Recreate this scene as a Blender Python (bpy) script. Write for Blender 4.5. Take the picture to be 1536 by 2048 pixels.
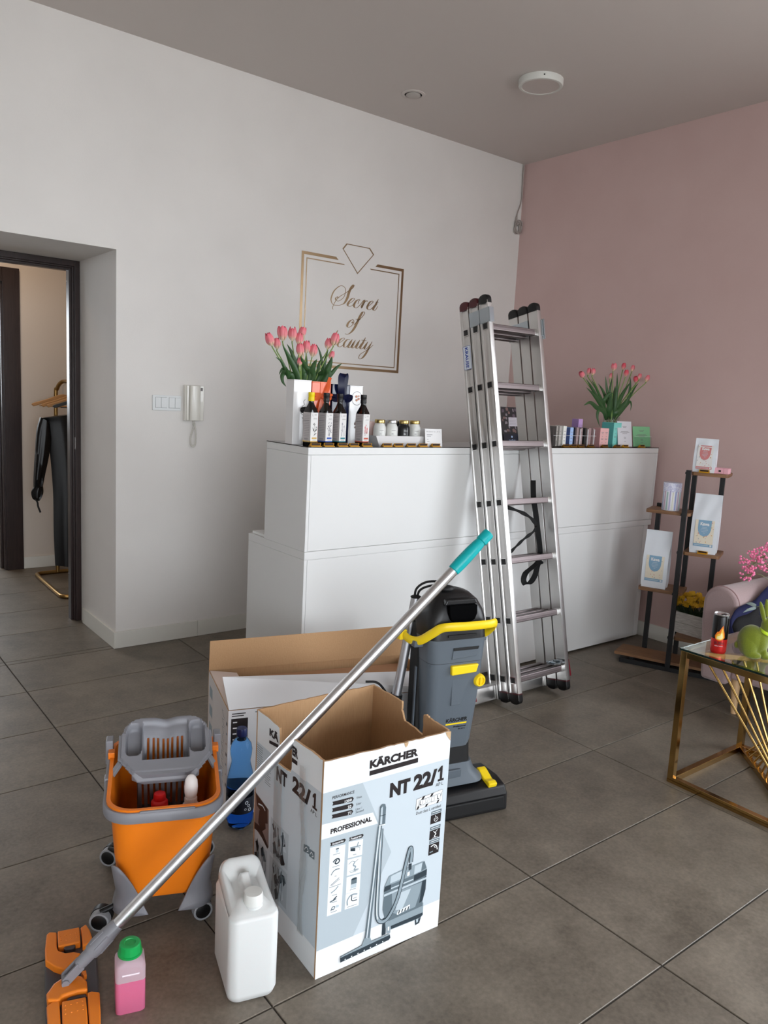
import bpy, bmesh, math, random
from mathutils import Vector, Matrix

for o in list(bpy.data.objects):
    bpy.data.objects.remove(o)
S = bpy.context.scene
COL = S.collection
R = math.radians
random.seed(7)

# ------------------------------------------------------------------ camera
FPX, YAW, PITCH, ROLL, CAM_H = 1551.31, 0.90217, -0.14757, 0.05290, 1.4264
_fw = Vector((math.cos(YAW)*math.cos(PITCH), math.sin(YAW)*math.cos(PITCH), math.sin(PITCH)))
_r0 = Vector((math.sin(YAW), -math.cos(YAW), 0))
_u0 = _r0.cross(_fw)
_r = _r0*math.cos(ROLL) + _u0*math.sin(ROLL)
_u = -_r0*math.sin(ROLL) + _u0*math.cos(ROLL)
cam_d = bpy.data.cameras.new('camera')
cam = bpy.data.objects.new('camera', cam_d)
COL.objects.link(cam)
cam_d.sensor_fit = 'VERTICAL'
cam_d.sensor_height = 36.0
cam_d.lens = FPX/2048*36.0
cam_d.clip_start = 0.05
M = Matrix((_r, _u, -_fw)).transposed().to_4x4()
M.translation = Vector((0, 0, CAM_H))
cam.matrix_world = M
S.camera = cam

# ------------------------------------------------------------------ world, lights, exposure
W = bpy.data.worlds.new('daylight_sky')
S.world = W
W.use_nodes = True
_bg = W.node_tree.nodes['Background']
_bg.inputs[0].default_value = (0.88, 0.94, 1.0, 1)     # even overcast sky all round
_bg.inputs[1].default_value = 11.5

def area(name, loc, target, sx, sy, power, color, portal=False):
    d = bpy.data.lights.new(name, 'AREA')
    d.shape = 'RECTANGLE'; d.size = sx; d.size_y = sy
    d.energy = power; d.color = color
    if portal: d.cycles.is_portal = True
    o = bpy.data.objects.new(name, d)
    COL.objects.link(o)
    o.location = loc
    o.rotation_euler = (Vector(target)-Vector(loc)).to_track_quat('-Z', 'Y').to_euler()
    return o

# sky light enters through the window openings (portals only steer the sampling)
area('front_window_portal', (-0.45, -4.62, 1.40), (-0.45, 3, 1.40), 5.1, 2.7, 1, (1, 1, 1), True)
area('right_window_portal', (4.34, -0.85, 1.40), (0, -0.85, 1.40), 3.5, 2.7, 1, (1, 1, 1), True)
area('left_fill_portal', (-4.22, -3.5, 1.40), (0, -3.5, 1.40), 1.0, 2.7, 1, (1, 1, 1), True)  # opening added to let in more light from the left
area('far_window_portal', (0.5, 8.02, 1.35), (0.5, 0, 1.35), 1.8, 1.9, 1, (1, 1, 1), True)
area('corridor_fill_light', (1.1, 5.5, 2.66), (1.1, 5.5, 0), 0.25, 0.25, 9.0, (1.0, 0.78, 0.58))  # unseen light added to brighten and warm the corridor
S.view_settings.view_transform = 'Standard'
S.view_settings.look = 'None'
S.view_settings.gamma = 1.0
S.view_settings.use_curve_mapping = False
S.view_settings.exposure = -0.36

# ------------------------------------------------------------------ measuring: photograph pixel -> point on a real plane
def _ray(u, v):
    return _r*((u-768)/FPX) - _u*((v-1024)/FPX) + _fw
def at_y(u, v, y):
    d = _ray(u, v); return Vector((0, 0, CAM_H)) + d*(y/d.y)
def at_x(u, v, x):
    d = _ray(u, v); return Vector((0, 0, CAM_H)) + d*(x/d.x)
def at_z(u, v, z):
    d = _ray(u, v); return Vector((0, 0, CAM_H)) + d*((z-CAM_H)/d.z)
def at_plane(u, v, p, n):
    d = _ray(u, v); o = Vector((0, 0, CAM_H)); n = Vector(n)
    return o + d*(((Vector(p)-o).dot(n))/d.dot(n))

# ------------------------------------------------------------------ materials
def lin(c):
    return tuple(((x/255)/12.92 if x/255 <= 0.04045 else ((x/255+0.055)/1.055)**2.4) for x in c) + (1.0,)
MATS = {}
def mat(name, col=(128, 128, 128), rough=0.5, metal=0.0, col2=None, nscale=20.0, ndetail=4.0, bump=0.0, bscale=None,
        trans=0.0, ior=1.45, spec=0.5, coat=0.0, sheen=0.0, emit=None, estr=0.0, stretch=None, alpha=1.0, sss=0.0, vary=0.0, lo=0.3, hi=0.7):
    if name in MATS: return MATS[name]
    m = bpy.data.materials.new(name); MATS[name] = m
    m.use_nodes = True
    nt = m.node_tree; N = nt.nodes; L = nt.links
    b = N['Principled BSDF']
    b.inputs['Base Color'].default_value = lin(col)
    b.inputs['Roughness'].default_value = rough
    b.inputs['Metallic'].default_value = metal
    b.inputs['IOR'].default_value = ior
    b.inputs['Transmission Weight'].default_value = trans
    b.inputs['Specular IOR Level'].default_value = spec
    b.inputs['Coat Weight'].default_value = coat
    b.inputs['Sheen Weight'].default_value = sheen
    b.inputs['Alpha'].default_value = alpha
    if sss:
        b.inputs['Subsurface Weight'].default_value = sss
        b.inputs['Subsurface Radius'].default_value = (0.02, 0.01, 0.01)
    if emit:
        b.inputs['Emission Color'].default_value = lin(emit)
        b.inputs['Emission Strength'].default_value = estr
    vec = None
    if col2 or bump:
        tc = N.new('ShaderNodeTexCoord')
        vec = tc.outputs['Object']
        if stretch:
            mp = N.new('ShaderNodeMapping'); mp.inputs['Scale'].default_value = stretch
            L.new(vec, mp.inputs[0]); vec = mp.outputs[0]
    if col2:
        nz = N.new('ShaderNodeTexNoise'); nz.inputs['Scale'].default_value = nscale; nz.inputs['Detail'].default_value = ndetail
        L.new(vec, nz.inputs['Vector'])
        cr = N.new('ShaderNodeValToRGB')
        cr.color_ramp.elements[0].color = lin(col); cr.color_ramp.elements[0].position = lo
        cr.color_ramp.elements[1].color = lin(col2); cr.color_ramp.elements[1].position = hi
        L.new(nz.outputs[0], cr.inputs[0])
        out = cr.outputs[0]
        if vary:
            oi = N.new('ShaderNodeObjectInfo')
            hs = N.new('ShaderNodeHueSaturation')
            mr = N.new('ShaderNodeMapRange')
            mr.inputs['To Min'].default_value = 1-vary; mr.inputs['To Max'].default_value = 1+vary
            L.new(oi.outputs['Random'], mr.inputs['Value']); L.new(mr.outputs[0], hs.inputs['Value'])
            L.new(out, hs.inputs['Color']); out = hs.outputs[0]
        L.new(out, b.inputs['Base Color'])
    if bump:
        nb = N.new('ShaderNodeTexNoise'); nb.inputs['Scale'].default_value = bscale or nscale; nb.inputs['Detail'].default_value = 6
        L.new(vec, nb.inputs['Vector'])
        bp = N.new('ShaderNodeBump'); bp.inputs['Strength'].default_value = bump; bp.inputs['Distance'].default_value = 0.01
        L.new(nb.outputs[0], bp.inputs['Height']); L.new(bp.outputs[0], b.inputs['Normal'])
    return m

def ramp_mat(name, stops, axis='Z', rough=0.5, sss=0.0, noise=0.0):
    """colour of the thing itself graded along its own length (petals, flames)"""
    if name in MATS: return MATS[name]
    m = bpy.data.materials.new(name); MATS[name] = m
    m.use_nodes = True
    nt = m.node_tree; N = nt.nodes; L = nt.links
    b = N['Principled BSDF']; b.inputs['Roughness'].default_value = rough
    tc = N.new('ShaderNodeTexCoord'); sp = N.new('ShaderNodeSeparateXYZ')
    L.new(tc.outputs['UV'], sp.inputs[0])
    cr = N.new('ShaderNodeValToRGB')
    while len(cr.color_ramp.elements) < len(stops): cr.color_ramp.elements.new(0.5)
    for e, (p, c) in zip(cr.color_ramp.elements, stops): e.position = p; e.color = lin(c)
    L.new(sp.outputs['XYZ'.index(axis)], cr.inputs[0]); L.new(cr.outputs[0], b.inputs['Base Color'])
    return m

# ------------------------------------------------------------------ geometry
def crv(pts, n=8):
    """Catmull-Rom through points"""
    P = [Vector(p) for p in pts]
    if len(P) < 3: return P
    Q = [P[0]*2-P[1]] + P + [P[-1]*2-P[-2]]
    out = []
    for i in range(1, len(Q)-2):
        a, b, c, d = Q[i-1:i+3]
        for k in range(n):
            t = k/n
            out.append(0.5*((2*b)+(c-a)*t+(2*a-5*b+4*c-d)*t*t+(3*b-a-3*c+d)*t**3))
    out.append(P[-1])
    return out

def rrect(w, d, r, n=5, cx=0.0, cy=0.0):
    """rounded rectangle outline, half sizes w, d"""
    r = min(r, w, d)
    out = []
    for sx, sy, a0 in ((1, 1, 0), (-1, 1, 90), (-1, -1, 180), (1, -1, 270)):
        for k in range(n+1):
            a = R(a0+90*k/n)
            out.append((cx+sx*(w-r)+r*math.cos(a), cy+sy*(d-r)+r*math.sin(a)))
    return out

def circ(r, n=24, cx=0.0, cy=0.0, ry=None):
    ry = r if ry is None else ry
    return [(cx+r*math.cos(2*math.pi*k/n), cy+ry*math.sin(2*math.pi*k/n)) for k in range(n)]

class G:
    def __init__(s, T=None):
        s.v = []; s.f = []; s.m = []; s.T = T; s.uv = None
    def add(s, V, F, m=0):
        o = len(s.v)
        for p in V:
            p = Vector(p)
            if s.T is not None: p = s.T @ p
            s.v.append(p)
        for f in F:
            s.f.append([i+o for i in f]); s.m.append(m)
        return s
    def box(s, x0, x1, y0, y1, z0, z1, m=0):
        V = [(x, y, z) for z in (z0, z1) for y in (y0, y1) for x in (x0, x1)]
        return s.add(V, [(0, 2, 3, 1), (4, 5, 7, 6), (0, 1, 5, 4), (2, 6, 7, 3), (0, 4, 6, 2), (1, 3, 7, 5)], m)
    def prism(s, pts, lo, hi, plane='xy', m=0, mcap=None, mcap2=None):
        n = len(pts)
        f = {'xy': lambda a, b, c: (a, b, c), 'xz': lambda a, b, c: (a, c, b), 'yz': lambda a, b, c: (c, a, b)}[plane]
        V = [f(a, b, lo) for a, b in pts] + [f(a, b, hi) for a, b in pts]
        s.add(V, [(i, (i+1) % n, n+(i+1) % n, n+i) for i in range(n)], m)
        o = len(s.v)-2*n
        s.f.append([o+i for i in range(n)][::-1]); s.m.append(m if mcap is None else mcap)
        s.f.append([o+n+i for i in range(n)]); s.m.append((m if mcap is None else mcap) if mcap2 is None else mcap2)
        return s
    def loft(s, rings, m=0, c0=True, c1=True, closed=True):
        n = len(rings[0]); V = [p for r in rings for p in r]; F = []
        for k in range(len(rings)-1):
            for i in range(n if closed else n-1):
                j = (i+1) % n
                F.append((k*n+i, k*n+j, (k+1)*n+j, (k+1)*n+i))
        if c0 and closed: F.append(tuple(range(n))[::-1])
        if c1 and closed: F.append(tuple((len(rings)-1)*n+i for i in range(n)))
        return s.add(V, F, m)
    def lathe(s, prof, n=24, o=(0, 0, 0), m=0, T=None):
        rings = []
        for r, z in prof:
            ring = [Vector((r*math.cos(2*math.pi*k/n), r*math.sin(2*math.pi*k/n), z)) for k in range(n)]
            if T is not None: ring = [T @ p for p in ring]
            rings.append([p+Vector(o) for p in ring])
        return s.loft(rings, m)
    def tube(s, pts, r, n=10, m=0, flat=1.0, up=None, cap=True):
        P = [Vector(p) for p in pts]
        rs = r if isinstance(r, (list, tuple)) else [r]*len(P)
        T = []
        for i in range(len(P)):
            d = (P[min(i+1, len(P)-1)]-P[max(i-1, 0)])
            T.append(d.normalized() if d.length > 1e-9 else Vector((0, 0, 1)))
        ref = Vector(up) if up else (Vector((0, 0, 1)) if abs(T[0].z) < 0.9 else Vector((1, 0, 0)))
        x = T[0].cross(ref).normalized(); rings = []
        for i, p in enumerate(P):
            if up: x = T[i].cross(Vector(up)).normalized()
            else:
                x = (x-T[i]*x.dot(T[i])).normalized()
            y = T[i].cross(x)
            rings.append([p+x*(rs[i]*math.cos(2*math.pi*k/n))+y*(rs[i]*flat*math.sin(2*math.pi*k/n)) for k in range(n)])
        return s.loft(rings, m, cap, cap)
    def bar(s, a, b, w, h, up=(0, 0, 1), m=0):
        """rectangular bar a->b, w across, h along up"""
        a = Vector(a); b = Vector(b); t = (b-a).normalized(); x = t.cross(Vector(up)).normalized(); y = x.cross(t)
        q = [x*w/2+y*h/2, -x*w/2+y*h/2, -x*w/2-y*h/2, x*w/2-y*h/2]
        return s.loft([[a+c for c in q], [b+c for c in q]], m)
    def ribbon(s, pts, w, t, side, m=0):
        """flat band along pts, width w along side vector(s), thickness t"""
        P = [Vector(p) for p in pts]; rings = []
        for i, p in enumerate(P):
            d = (P[min(i+1, len(P)-1)]-P[max(i-1, 0)]).normalized()
            sv = Vector(side[i] if isinstance(side, list) else side); sv = (sv-d*sv.dot(d)).normalized()
            nn = d.cross(sv); ww = w[i] if isinstance(w, list) else w
            rings.append([p+sv*ww/2+nn*t/2, p-sv*ww/2+nn*t/2, p-sv*ww/2-nn*t/2, p+sv*ww/2-nn*t/2])
        return s.loft(rings, m)
    def poly(s, pts, m=0):
        return s.add(pts, [tuple(range(len(pts)))], m)
    def sphere(s, c, rx, ry=None, rz=None, nu=16, nv=10, m=0, T=None):
        ry = ry or rx; rz = rz or rx
        rings = []
        for j in range(1, nv):
            a = math.pi*j/nv-math.pi/2
            ring = [Vector((rx*math.cos(a)*math.cos(2*math.pi*k/nu), ry*math.cos(a)*math.sin(2*math.pi*k/nu), rz*math.sin(a))) for k in range(nu)]
            rings.append(ring)
        V = [p for r in rings for p in r]+[Vector((0, 0, -rz)), Vector((0, 0, rz))]
        if T is not None: V = [T @ p for p in V]
        V = [p+Vector(c) for p in V]
        F = []
        for k in range(nv-2):
            for i in range(nu):
                j = (i+1) % nu
                F.append((k*nu+i, k*nu+j, (k+1)*nu+j, (k+1)*nu+i))
        b = (nv-1)*nu
        for i in range(nu):
            F.append((b, (i+1) % nu, i)); F.append((b+1, (nv-2)*nu+i, (nv-2)*nu+(i+1) % nu))
        return s.add(V, F, m)
    def build(s, name, mats, parent=None, smooth=38, bevel=0.0, bseg=2, sub=0, flatprint=False, kind=None):
        me = bpy.data.meshes.new(name)
        me.from_pydata([tuple(p) for p in s.v], [], s.f)
        if not isinstance(mats, (list, tuple)): mats = [mats]
        for x in mats: me.materials.append(x)
        for p, k in zip(me.polygons, s.m): p.material_index = k
        if not flatprint:
            bm = bmesh.new(); bm.from_mesh(me)
            bmesh.ops.recalc_face_normals(bm, faces=bm.faces)
            bm.to_mesh(me); bm.free()
        if s.uv:
            uvl = me.uv_layers.new(name='UVMap')
            for lp in me.loops: uvl.data[lp.index].uv = s.uv[lp.vertex_index]
        if smooth:
            for p in me.polygons: p.use_smooth = True
            me.set_sharp_from_angle(angle=R(smooth))
        o = bpy.data.objects.new(name, me)
        COL.objects.link(o)
        if parent is not None: o.parent = parent
        if bevel:
            b = o.modifiers.new('bevel', 'BEVEL'); b.width = bevel; b.segments = bseg; b.limit_method = 'ANGLE'; b.angle_limit = R(35)
            b.harden_normals = False
        if sub:
            q = o.modifiers.new('subsurf', 'SUBSURF'); q.levels = sub; q.render_levels = sub
        if kind: o['kind'] = kind
        return o

def thing(name, label, cat, loc=(0, 0, 0), rotz=0.0, group=None, rot=None):
    o = bpy.data.objects.new(name, None)
    o.empty_display_size = 0.05
    COL.objects.link(o)
    o.location = loc
    o.rotation_euler = rot if rot else (0, 0, R(rotz))
    o['label'] = label; o['category'] = cat
    if group: o['group'] = group
    return o
def tag(o, label, cat, group=None):
    o['label'] = label; o['category'] = cat
    if group: o['group'] = group
    return o
def dup(root, loc, rotz=None, label=None, group=None):
    r = root.copy(); COL.objects.link(r); r.location = loc
    if rotz is not None: r.rotation_euler = (0, 0, R(rotz))
    if label: r['label'] = label
    if group: r['group'] = group
    for ch in list(root.children):
        c = ch.copy(); COL.objects.link(c); c.parent = r
        for g in list(ch.children):
            d = g.copy(); COL.objects.link(d); d.parent = c
    return r
def struct(o):
    o['kind'] = 'structure'; return o

_TXT = {}
def text_shape(s, bold=0.0, shear=0.0, spacing=1.0):
    k = (s, bold, shear, spacing)
    if k in _TXT: return _TXT[k]
    c = bpy.data.curves.new('txt', 'FONT'); c.body = s; c.size = 1.0; c.offset = bold; c.shear = shear; c.space_character = spacing
    c.resolution_u = 3
    o = bpy.data.objects.new('txt', c); COL.objects.link(o)
    dg = bpy.context.evaluated_depsgraph_get()
    me = bpy.data.meshes.new_from_object(o.evaluated_get(dg))
    V = [v.co.copy() for v in me.vertices]; F = [tuple(p.vertices) for p in me.polygons]
    bpy.data.objects.remove(o); bpy.data.curves.remove(c); bpy.data.meshes.remove(me)
    x0 = min(v.x for v in V); x1 = max(v.x for v in V); y0 = min(v.y for v in V); y1 = max(v.y for v in V)
    V = [((v.x-x0)/(x1-x0), (v.y-y0)/(y1-y0)) for v in V]
    _TXT[k] = (V, F, (x1-x0)/(y1-y0))
    return _TXT[k]
def text_on(g, s, fn, u0, v0, w, h, m=0, bold=0.0, shear=0.0, spacing=1.0):
    """lay the string in the box (u0,v0,w,h) of a surface, fn(u,v) -> 3D point"""
    V, F, asp = text_shape(s, bold, shear, spacing)
    if w is None: w = h*asp
    g.add([fn(u0+a*w, v0+b*h) for a, b in V], F, m)
    return g
# ------------------------------------------------------------------ room materials
M_WALL = mat('white_wall_paint', (230, 226, 222), 0.75, col2=(225, 221, 217), nscale=3, bump=0.04, bscale=160)
M_PINK = mat('dusty_pink_wall_paint', (210, 182, 177), 0.8, col2=(205, 176, 171), nscale=3, bump=0.04, bscale=160)
M_CEIL = mat('white_ceiling_paint', (214, 206, 201), 0.85)
M_BASE = mat('white_skirting_lacquer', (224, 222, 214), 0.45)
M_GROUT = mat('grout', (62, 57, 52), 0.9)
def floor_tile_mat():
    m = bpy.data.materials.new('grey_stoneware_tile'); m.use_nodes = True
    nt = m.node_tree; N = nt.nodes; L = nt.links; b = N['Principled BSDF']
    geo = N.new('ShaderNodeNewGeometry'); oi = N.new('ShaderNodeObjectInfo')
    add = N.new('ShaderNodeVectorMath'); add.operation = 'MULTIPLY_ADD'
    cmb = N.new('ShaderNodeCombineXYZ')
    for i in range(3): L.new(oi.outputs['Random'], cmb.inputs[i])
    add.inputs[1].default_value = (1, 1, 1)
    sc = N.new('ShaderNodeVectorMath'); sc.operation = 'SCALE'; sc.inputs['Scale'].default_value = 23.0
    L.new(cmb.outputs[0], sc.inputs[0])
    L.new(geo.outputs['Position'], add.inputs[0]); L.new(sc.outputs[0], add.inputs[2])
    n1 = N.new('ShaderNodeTexNoise'); n1.inputs['Scale'].default_value = 5; n1.inputs['Detail'].default_value = 9; n1.inputs['Roughness'].default_value = 0.68
    n2 = N.new('ShaderNodeTexNoise'); n2.inputs['Scale'].default_value = 95; n2.inputs['Detail'].default_value = 5
    L.new(add.outputs[0], n1.inputs['Vector']); L.new(add.outputs[0], n2.inputs['Vector'])
    mx = N.new('ShaderNodeMix'); mx.data_type = 'FLOAT'; mx.inputs['Factor'].default_value = 0.33
    L.new(n1.outputs[0], mx.inputs['A']); L.new(n2.outputs[0], mx.inputs['B'])
    cr = N.new('ShaderNodeValToRGB')
    cr.color_ramp.elements[0].position = 0.33; cr.color_ramp.elements[0].color = lin((88, 80, 70))
    cr.color_ramp.elements[1].position = 0.68; cr.color_ramp.elements[1].color = lin((134, 124, 111))
    L.new(mx.outputs[0], cr.inputs[0])
    hs = N.new('ShaderNodeHueSaturation'); mr = N.new('ShaderNodeMapRange')
    mr.inputs['To Min'].default_value = 0.95; mr.inputs['To Max'].default_value = 1.05
    L.new(oi.outputs['Random'], mr.inputs['Value']); L.new(mr.outputs[0], hs.inputs['Value']); L.new(cr.outputs[0], hs.inputs['Color'])
    L.new(hs.outputs[0], b.inputs['Base Color'])
    rr = N.new('ShaderNodeMapRange'); rr.inputs['To Min'].default_value = 0.36; rr.inputs['To Max'].default_value = 0.56
    L.new(mx.outputs[0], rr.inputs['Value']); L.new(rr.outputs[0], b.inputs['Roughness'])
    bp = N.new('ShaderNodeBump'); bp.inputs['Strength'].default_value = 0.12; bp.inputs['Distance'].default_value = 0.004
    L.new(n2.outputs[0], bp.inputs['Height']); L.new(bp.outputs[0], b.inputs['Normal'])
    return m
M_TILE = floor_tile_mat()
M_DARKWOOD = mat('wenge_veneer', (52, 38, 36), 0.32, col2=(40, 29, 28), nscale=14, stretch=(8, 8, 0.6), bump=0.05)
M_SEAL = mat('black_rubber_seal', (14, 13, 13), 0.6)

WALL_Y, WALL_X, CEIL = 4.055, 4.318, 3.115
DOOR_R, DOOR_T = 1.398, 2.0886      # right reveal face and head of the opening
XL, YF = -4.2, -4.6                 # left wall and window wall

# floor: slab with the tiles laid on it
fl = struct(G().box(XL, WALL_X, YF, WALL_Y, -0.12, -0.004).build('floor', M_GROUT))
fl2 = struct(G().box(-1.0, 2.6, WALL_Y+0.0005, 8.0, -0.12, -0.004).build('floor', M_GROUT))
TX0, TY0 = 0.8518, 0.0489
_full = None
def lay(parent, rx0, rx1, ry0, ry1, kr, jr):
    global _full
    for k in kr:
        for j in jr:
            x0, x1 = TX0+0.9*k, TX0+0.9*(k+1); y0, y1 = TY0+0.45*j, TY0+0.45*(j+1)
            cx0, cx1, cy0, cy1 = max(x0, rx0), min(x1, rx1), max(y0, ry0), min(y1, ry1)
            if cx1-cx0 < 0.02 or cy1-cy0 < 0.02: continue
            g = 0.0024
            whole = abs(cx1-cx0-0.9) < 1e-4 and abs(cy1-cy0-0.45) < 1e-4
            if whole and _full is not None:
                o = _full.copy(); COL.objects.link(o); o.parent = parent; o.location = (x0, y0, 0)
                continue
            gg = G()
            w, d = cx1-cx0, cy1-cy0
            bv = 0.0012
            gg.loft([[(g, g, -0.004), (w-g, g, -0.004), (w-g, d-g, -0.004), (g, d-g, -0.004)],
                     [(g, g, -bv), (w-g, g, -bv), (w-g, d-g, -bv), (g, d-g, -bv)],
                     [(g+bv, g+bv, 0), (w-g-bv, g+bv, 0), (w-g-bv, d-g-bv, 0), (g+bv, d-g-bv, 0)]])
            o = gg.build('tile', M_TILE, parent, smooth=0)
            o.location = (cx0, cy0, 0)
            if whole: _full = o
lay(fl, -1.8482, WALL_X, -1.7511, WALL_Y, range(-3, 4), range(-4, 9))
struct(G().box(XL, -1.8482, YF, WALL_Y, -0.003, 0).box(-1.8482, WALL_X, YF, -1.7511, -0.003, 0).build('floor', M_TILE, smooth=0))
lay(fl2, 0.0, 2.0, WALL_Y+0.0005, 6.15, range(-1, 2), range(8, 14))
lay(fl2, 0.2, 1.312, 6.15, 7.9, range(-1, 1), range(13, 18))

# walls
struct(G().prism([(XL, 0), (0.40, 0), (0.40, DOOR_T), (DOOR_R, DOOR_T), (DOOR_R, 0), (WALL_X+0.2, 0), (WALL_X+0.2, CEIL), (XL, CEIL)],
                 WALL_Y, 4.80, 'xz').build('wall_back', M_WALL, smooth=0))
struct(G().box(WALL_X, WALL_X+0.15, 0.90, WALL_Y, 0, CEIL).box(WALL_X, WALL_X+0.15, YF, -2.6, 0, CEIL).box(WALL_X, WALL_X+0.15, -2.6, 0.90, 0, 0.05).box(WALL_X, WALL_X+0.15, -2.6, 0.90, 2.75, CEIL).build('wall_right', M_PINK, smooth=0))
struct(G().box(XL-0.15, XL, YF-0.15, -4.0, 0, CEIL).box(XL-0.15, XL, -3.0, 4.80, 0, CEIL).box(XL-0.15, XL, -4.0, -3.0, 0, 0.05).box(XL-0.15, XL, -4.0, -3.0, 2.75, CEIL).build('wall_left', M_WALL, smooth=0))
struct(G().box(XL, -3.0, YF-0.15, YF, 0, CEIL).box(2.1, WALL_X+0.15, YF-0.15, YF, 0, CEIL).box(-3.0, 2.1, YF-0.15, YF, 0, 0.05).box(-3.0, 2.1, YF-0.15, YF, 2.75, CEIL).build('wall_front', M_WALL, smooth=0))
struct(G().box(XL-0.15, WALL_X+0.15, YF-0.15, 4.80, CEIL, CEIL+0.12).build('ceiling', M_CEIL, smooth=0))
M_ALU = mat('anthracite_window_frame', (60, 60, 62), 0.4)
w1 = G()
for x in (-3.0, -1.7, -0.4, 0.9, 2.05): w1.box(x, x+0.05, YF-0.10, YF-0.05, 0.05, 2.75)
w1.box(-3.0, 2.1, YF-0.10, YF-0.05, 0.05, 0.10).box(-3.0, 2.1, YF-0.10, YF-0.05, 2.70, 2.75)
struct(w1.build('window_1', M_ALU, smooth=0))
w3 = G()
for y in (-2.6, -0.85, 0.84): w3.box(WALL_X+0.05, WALL_X+0.10, y, y+0.06, 0.05, 2.75)
w3.box(WALL_X+0.05, WALL_X+0.10, -2.6, 0.90, 0.05, 0.11).box(WALL_X+0.05, WALL_X+0.10, -2.6, 0.90, 2.69, 2.75)
struct(w3.build('window_2', M_ALU, smooth=0))

M_PAVE = mat('pavement_concrete', (186, 183, 178), 0.9, col2=(172, 169, 164), nscale=2)
struct(G().box(-16, 18, -20, YF-0.16, -0.3, -0.14).box(WALL_X+0.16, 18, YF-0.16, 12, -0.3, -0.14).box(-16, XL-0.16, YF-0.16, 4.9, -0.3, -0.14).box(-16, -1.2, 4.9, 12, -0.3, -0.14).box(-1.2, WALL_X+0.16, 8.12, 14, -0.3, -0.14).build('ground', M_PAVE, smooth=0))
w4 = G()
for y in (-4.0, -3.52, -3.05): w4.box(XL-0.10, XL-0.05, y, y+0.05, 0.05, 2.75)
w4.box(XL-0.10, XL-0.05, -4.0, -3.0, 0.05, 0.10).box(XL-0.10, XL-0.05, -4.0, -3.0, 2.70, 2.75)
struct(w4.build('added_window_left', M_ALU, smooth=0))  # unseen window added in the left wall for extra side light
# skirting boards: butt joint on the logo wall at x = 1.868
BH, BT = 0.092, 0.012
def skirt(name, g): return struct(g.build(name, M_BASE, smooth=0, bevel=0.0015))
skirt('baseboard_back', G().box(DOOR_R-BT, 1.867, WALL_Y-BT, WALL_Y-0.0003, 0.0005, BH))
skirt('baseboard_back', G().box(1.8685, WALL_X-BT-0.0005, WALL_Y-BT, WALL_Y-0.0003, 0.0005, BH))
skirt('baseboard_reveal', G().box(DOOR_R-BT, DOOR_R-0.0003, WALL_Y+0.0005, 4.60, 0.0005, BH))
skirt('baseboard_right', G().box(WALL_X-BT, WALL_X-0.0003, YF+0.001, WALL_Y-BT-0.001, 0.0005, BH))
# painted strip of reveal beside the casing
# doorway 1: dark wood frame at the back of the reveal
d1 = struct(G().box(1.367, 1.3965, 4.645, 4.660, 0.0005, DOOR_T-0.0005).box(1.359, 1.3965, 4.664, 4.678, 0.0005, DOOR_T-0.0005)
            .box(1.347, 1.3965, 4.684, 4.737, 0.0005, DOOR_T-0.0005).build('door_1', M_DARKWOOD, smooth=0, bevel=0.002))
G().box(0.402, 1.367, 4.645, 4.660, 2.056, DOOR_T-0.0005).box(0.402, 1.359, 4.664, 4.678, 2.048, DOOR_T-0.0005).box(0.402, 1.347, 4.684, 4.737, 2.036, DOOR_T-0.0005).build('lintel', M_DARKWOOD, d1, smooth=0, bevel=0.002)
G().box(0.402, 0.454, 4.645, 4.737, 0.0005, 2.036).build('hinge_post', M_DARKWOOD, d1, smooth=0, bevel=0.002)
G().box(1.372, 1.3965, 4.660, 4.664, 0.0005, 2.06).box(1.363, 1.3965, 4.678, 4.684, 0.0005, 2.06).build('door_seal', M_SEAL, d1, smooth=0)
G().box(1.3655, 1.367, 4.646, 4.659, 1.03, 1.10).build('strike_plate', mat('nickel', (190, 188, 186), 0.35, 1.0), d1, smooth=0)
G().prism(circ(0.004, 8, 4.722, 0.28), 1.346, 1.347, 'yz').prism(circ(0.004, 8, 4.722, 1.98), 1.346, 1.347, 'yz').build('screw', mat('screw_steel', (200, 200, 200), 0.3, 1.0), d1)

# corridor beyond
CY = 6.16
M_WALL2 = mat('corridor_wall_paint', (214, 203, 192), 0.8)
struct(G().prism([(1.32, 0), (2.6, 0), (2.6, 2.75), (-1.0, 2.75), (-1.0, 0), (0.25, 0), (0.25, 2.13), (1.32, 2.13)], CY, CY+0.16, 'xz').build('wall_far', M_WALL2, smooth=0))
struct(G().box(2.6, 2.7, 4.80, CY+0.16, 0, 2.75).build('wall_corridor_right', M_WALL2, smooth=0))
struct(G().box(-1.1, -1.0, 4.80, 8.1, 0, 2.75).build('wall_corridor_left', M_WALL2, smooth=0))
struct(G().box(-1.0, -0.4, 8.0, 8.1, 0, 2.75).box(1.4, 2.6, 8.0, 8.1, 0, 2.75).box(-0.4, 1.4, 8.0, 8.1, 0, 1.2).box(-0.4, 1.4, 8.0, 8.1, 2.15, 2.75).build('wall_far_room', M_WALL, smooth=0))
struct(G().box(2.5, 2.6, CY+0.16, 8.0, 0, 2.75).build('wall_far_room_right', M_WALL, smooth=0))
struct(G().box(-1.1, 2.7, 4.80, 8.1, 2.75, 2.85).build('ceiling', M_WALL2, smooth=0))
skirt('baseboard_far', G().box(1.428, 2.6, CY-BT, CY-0.0003, 0.0005, 0.088))
skirt('baseboard_far_room', G().box(-1.0, 2.499, 8.0-BT, 8.0-0.0003, 0.0005, 0.09))
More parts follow.
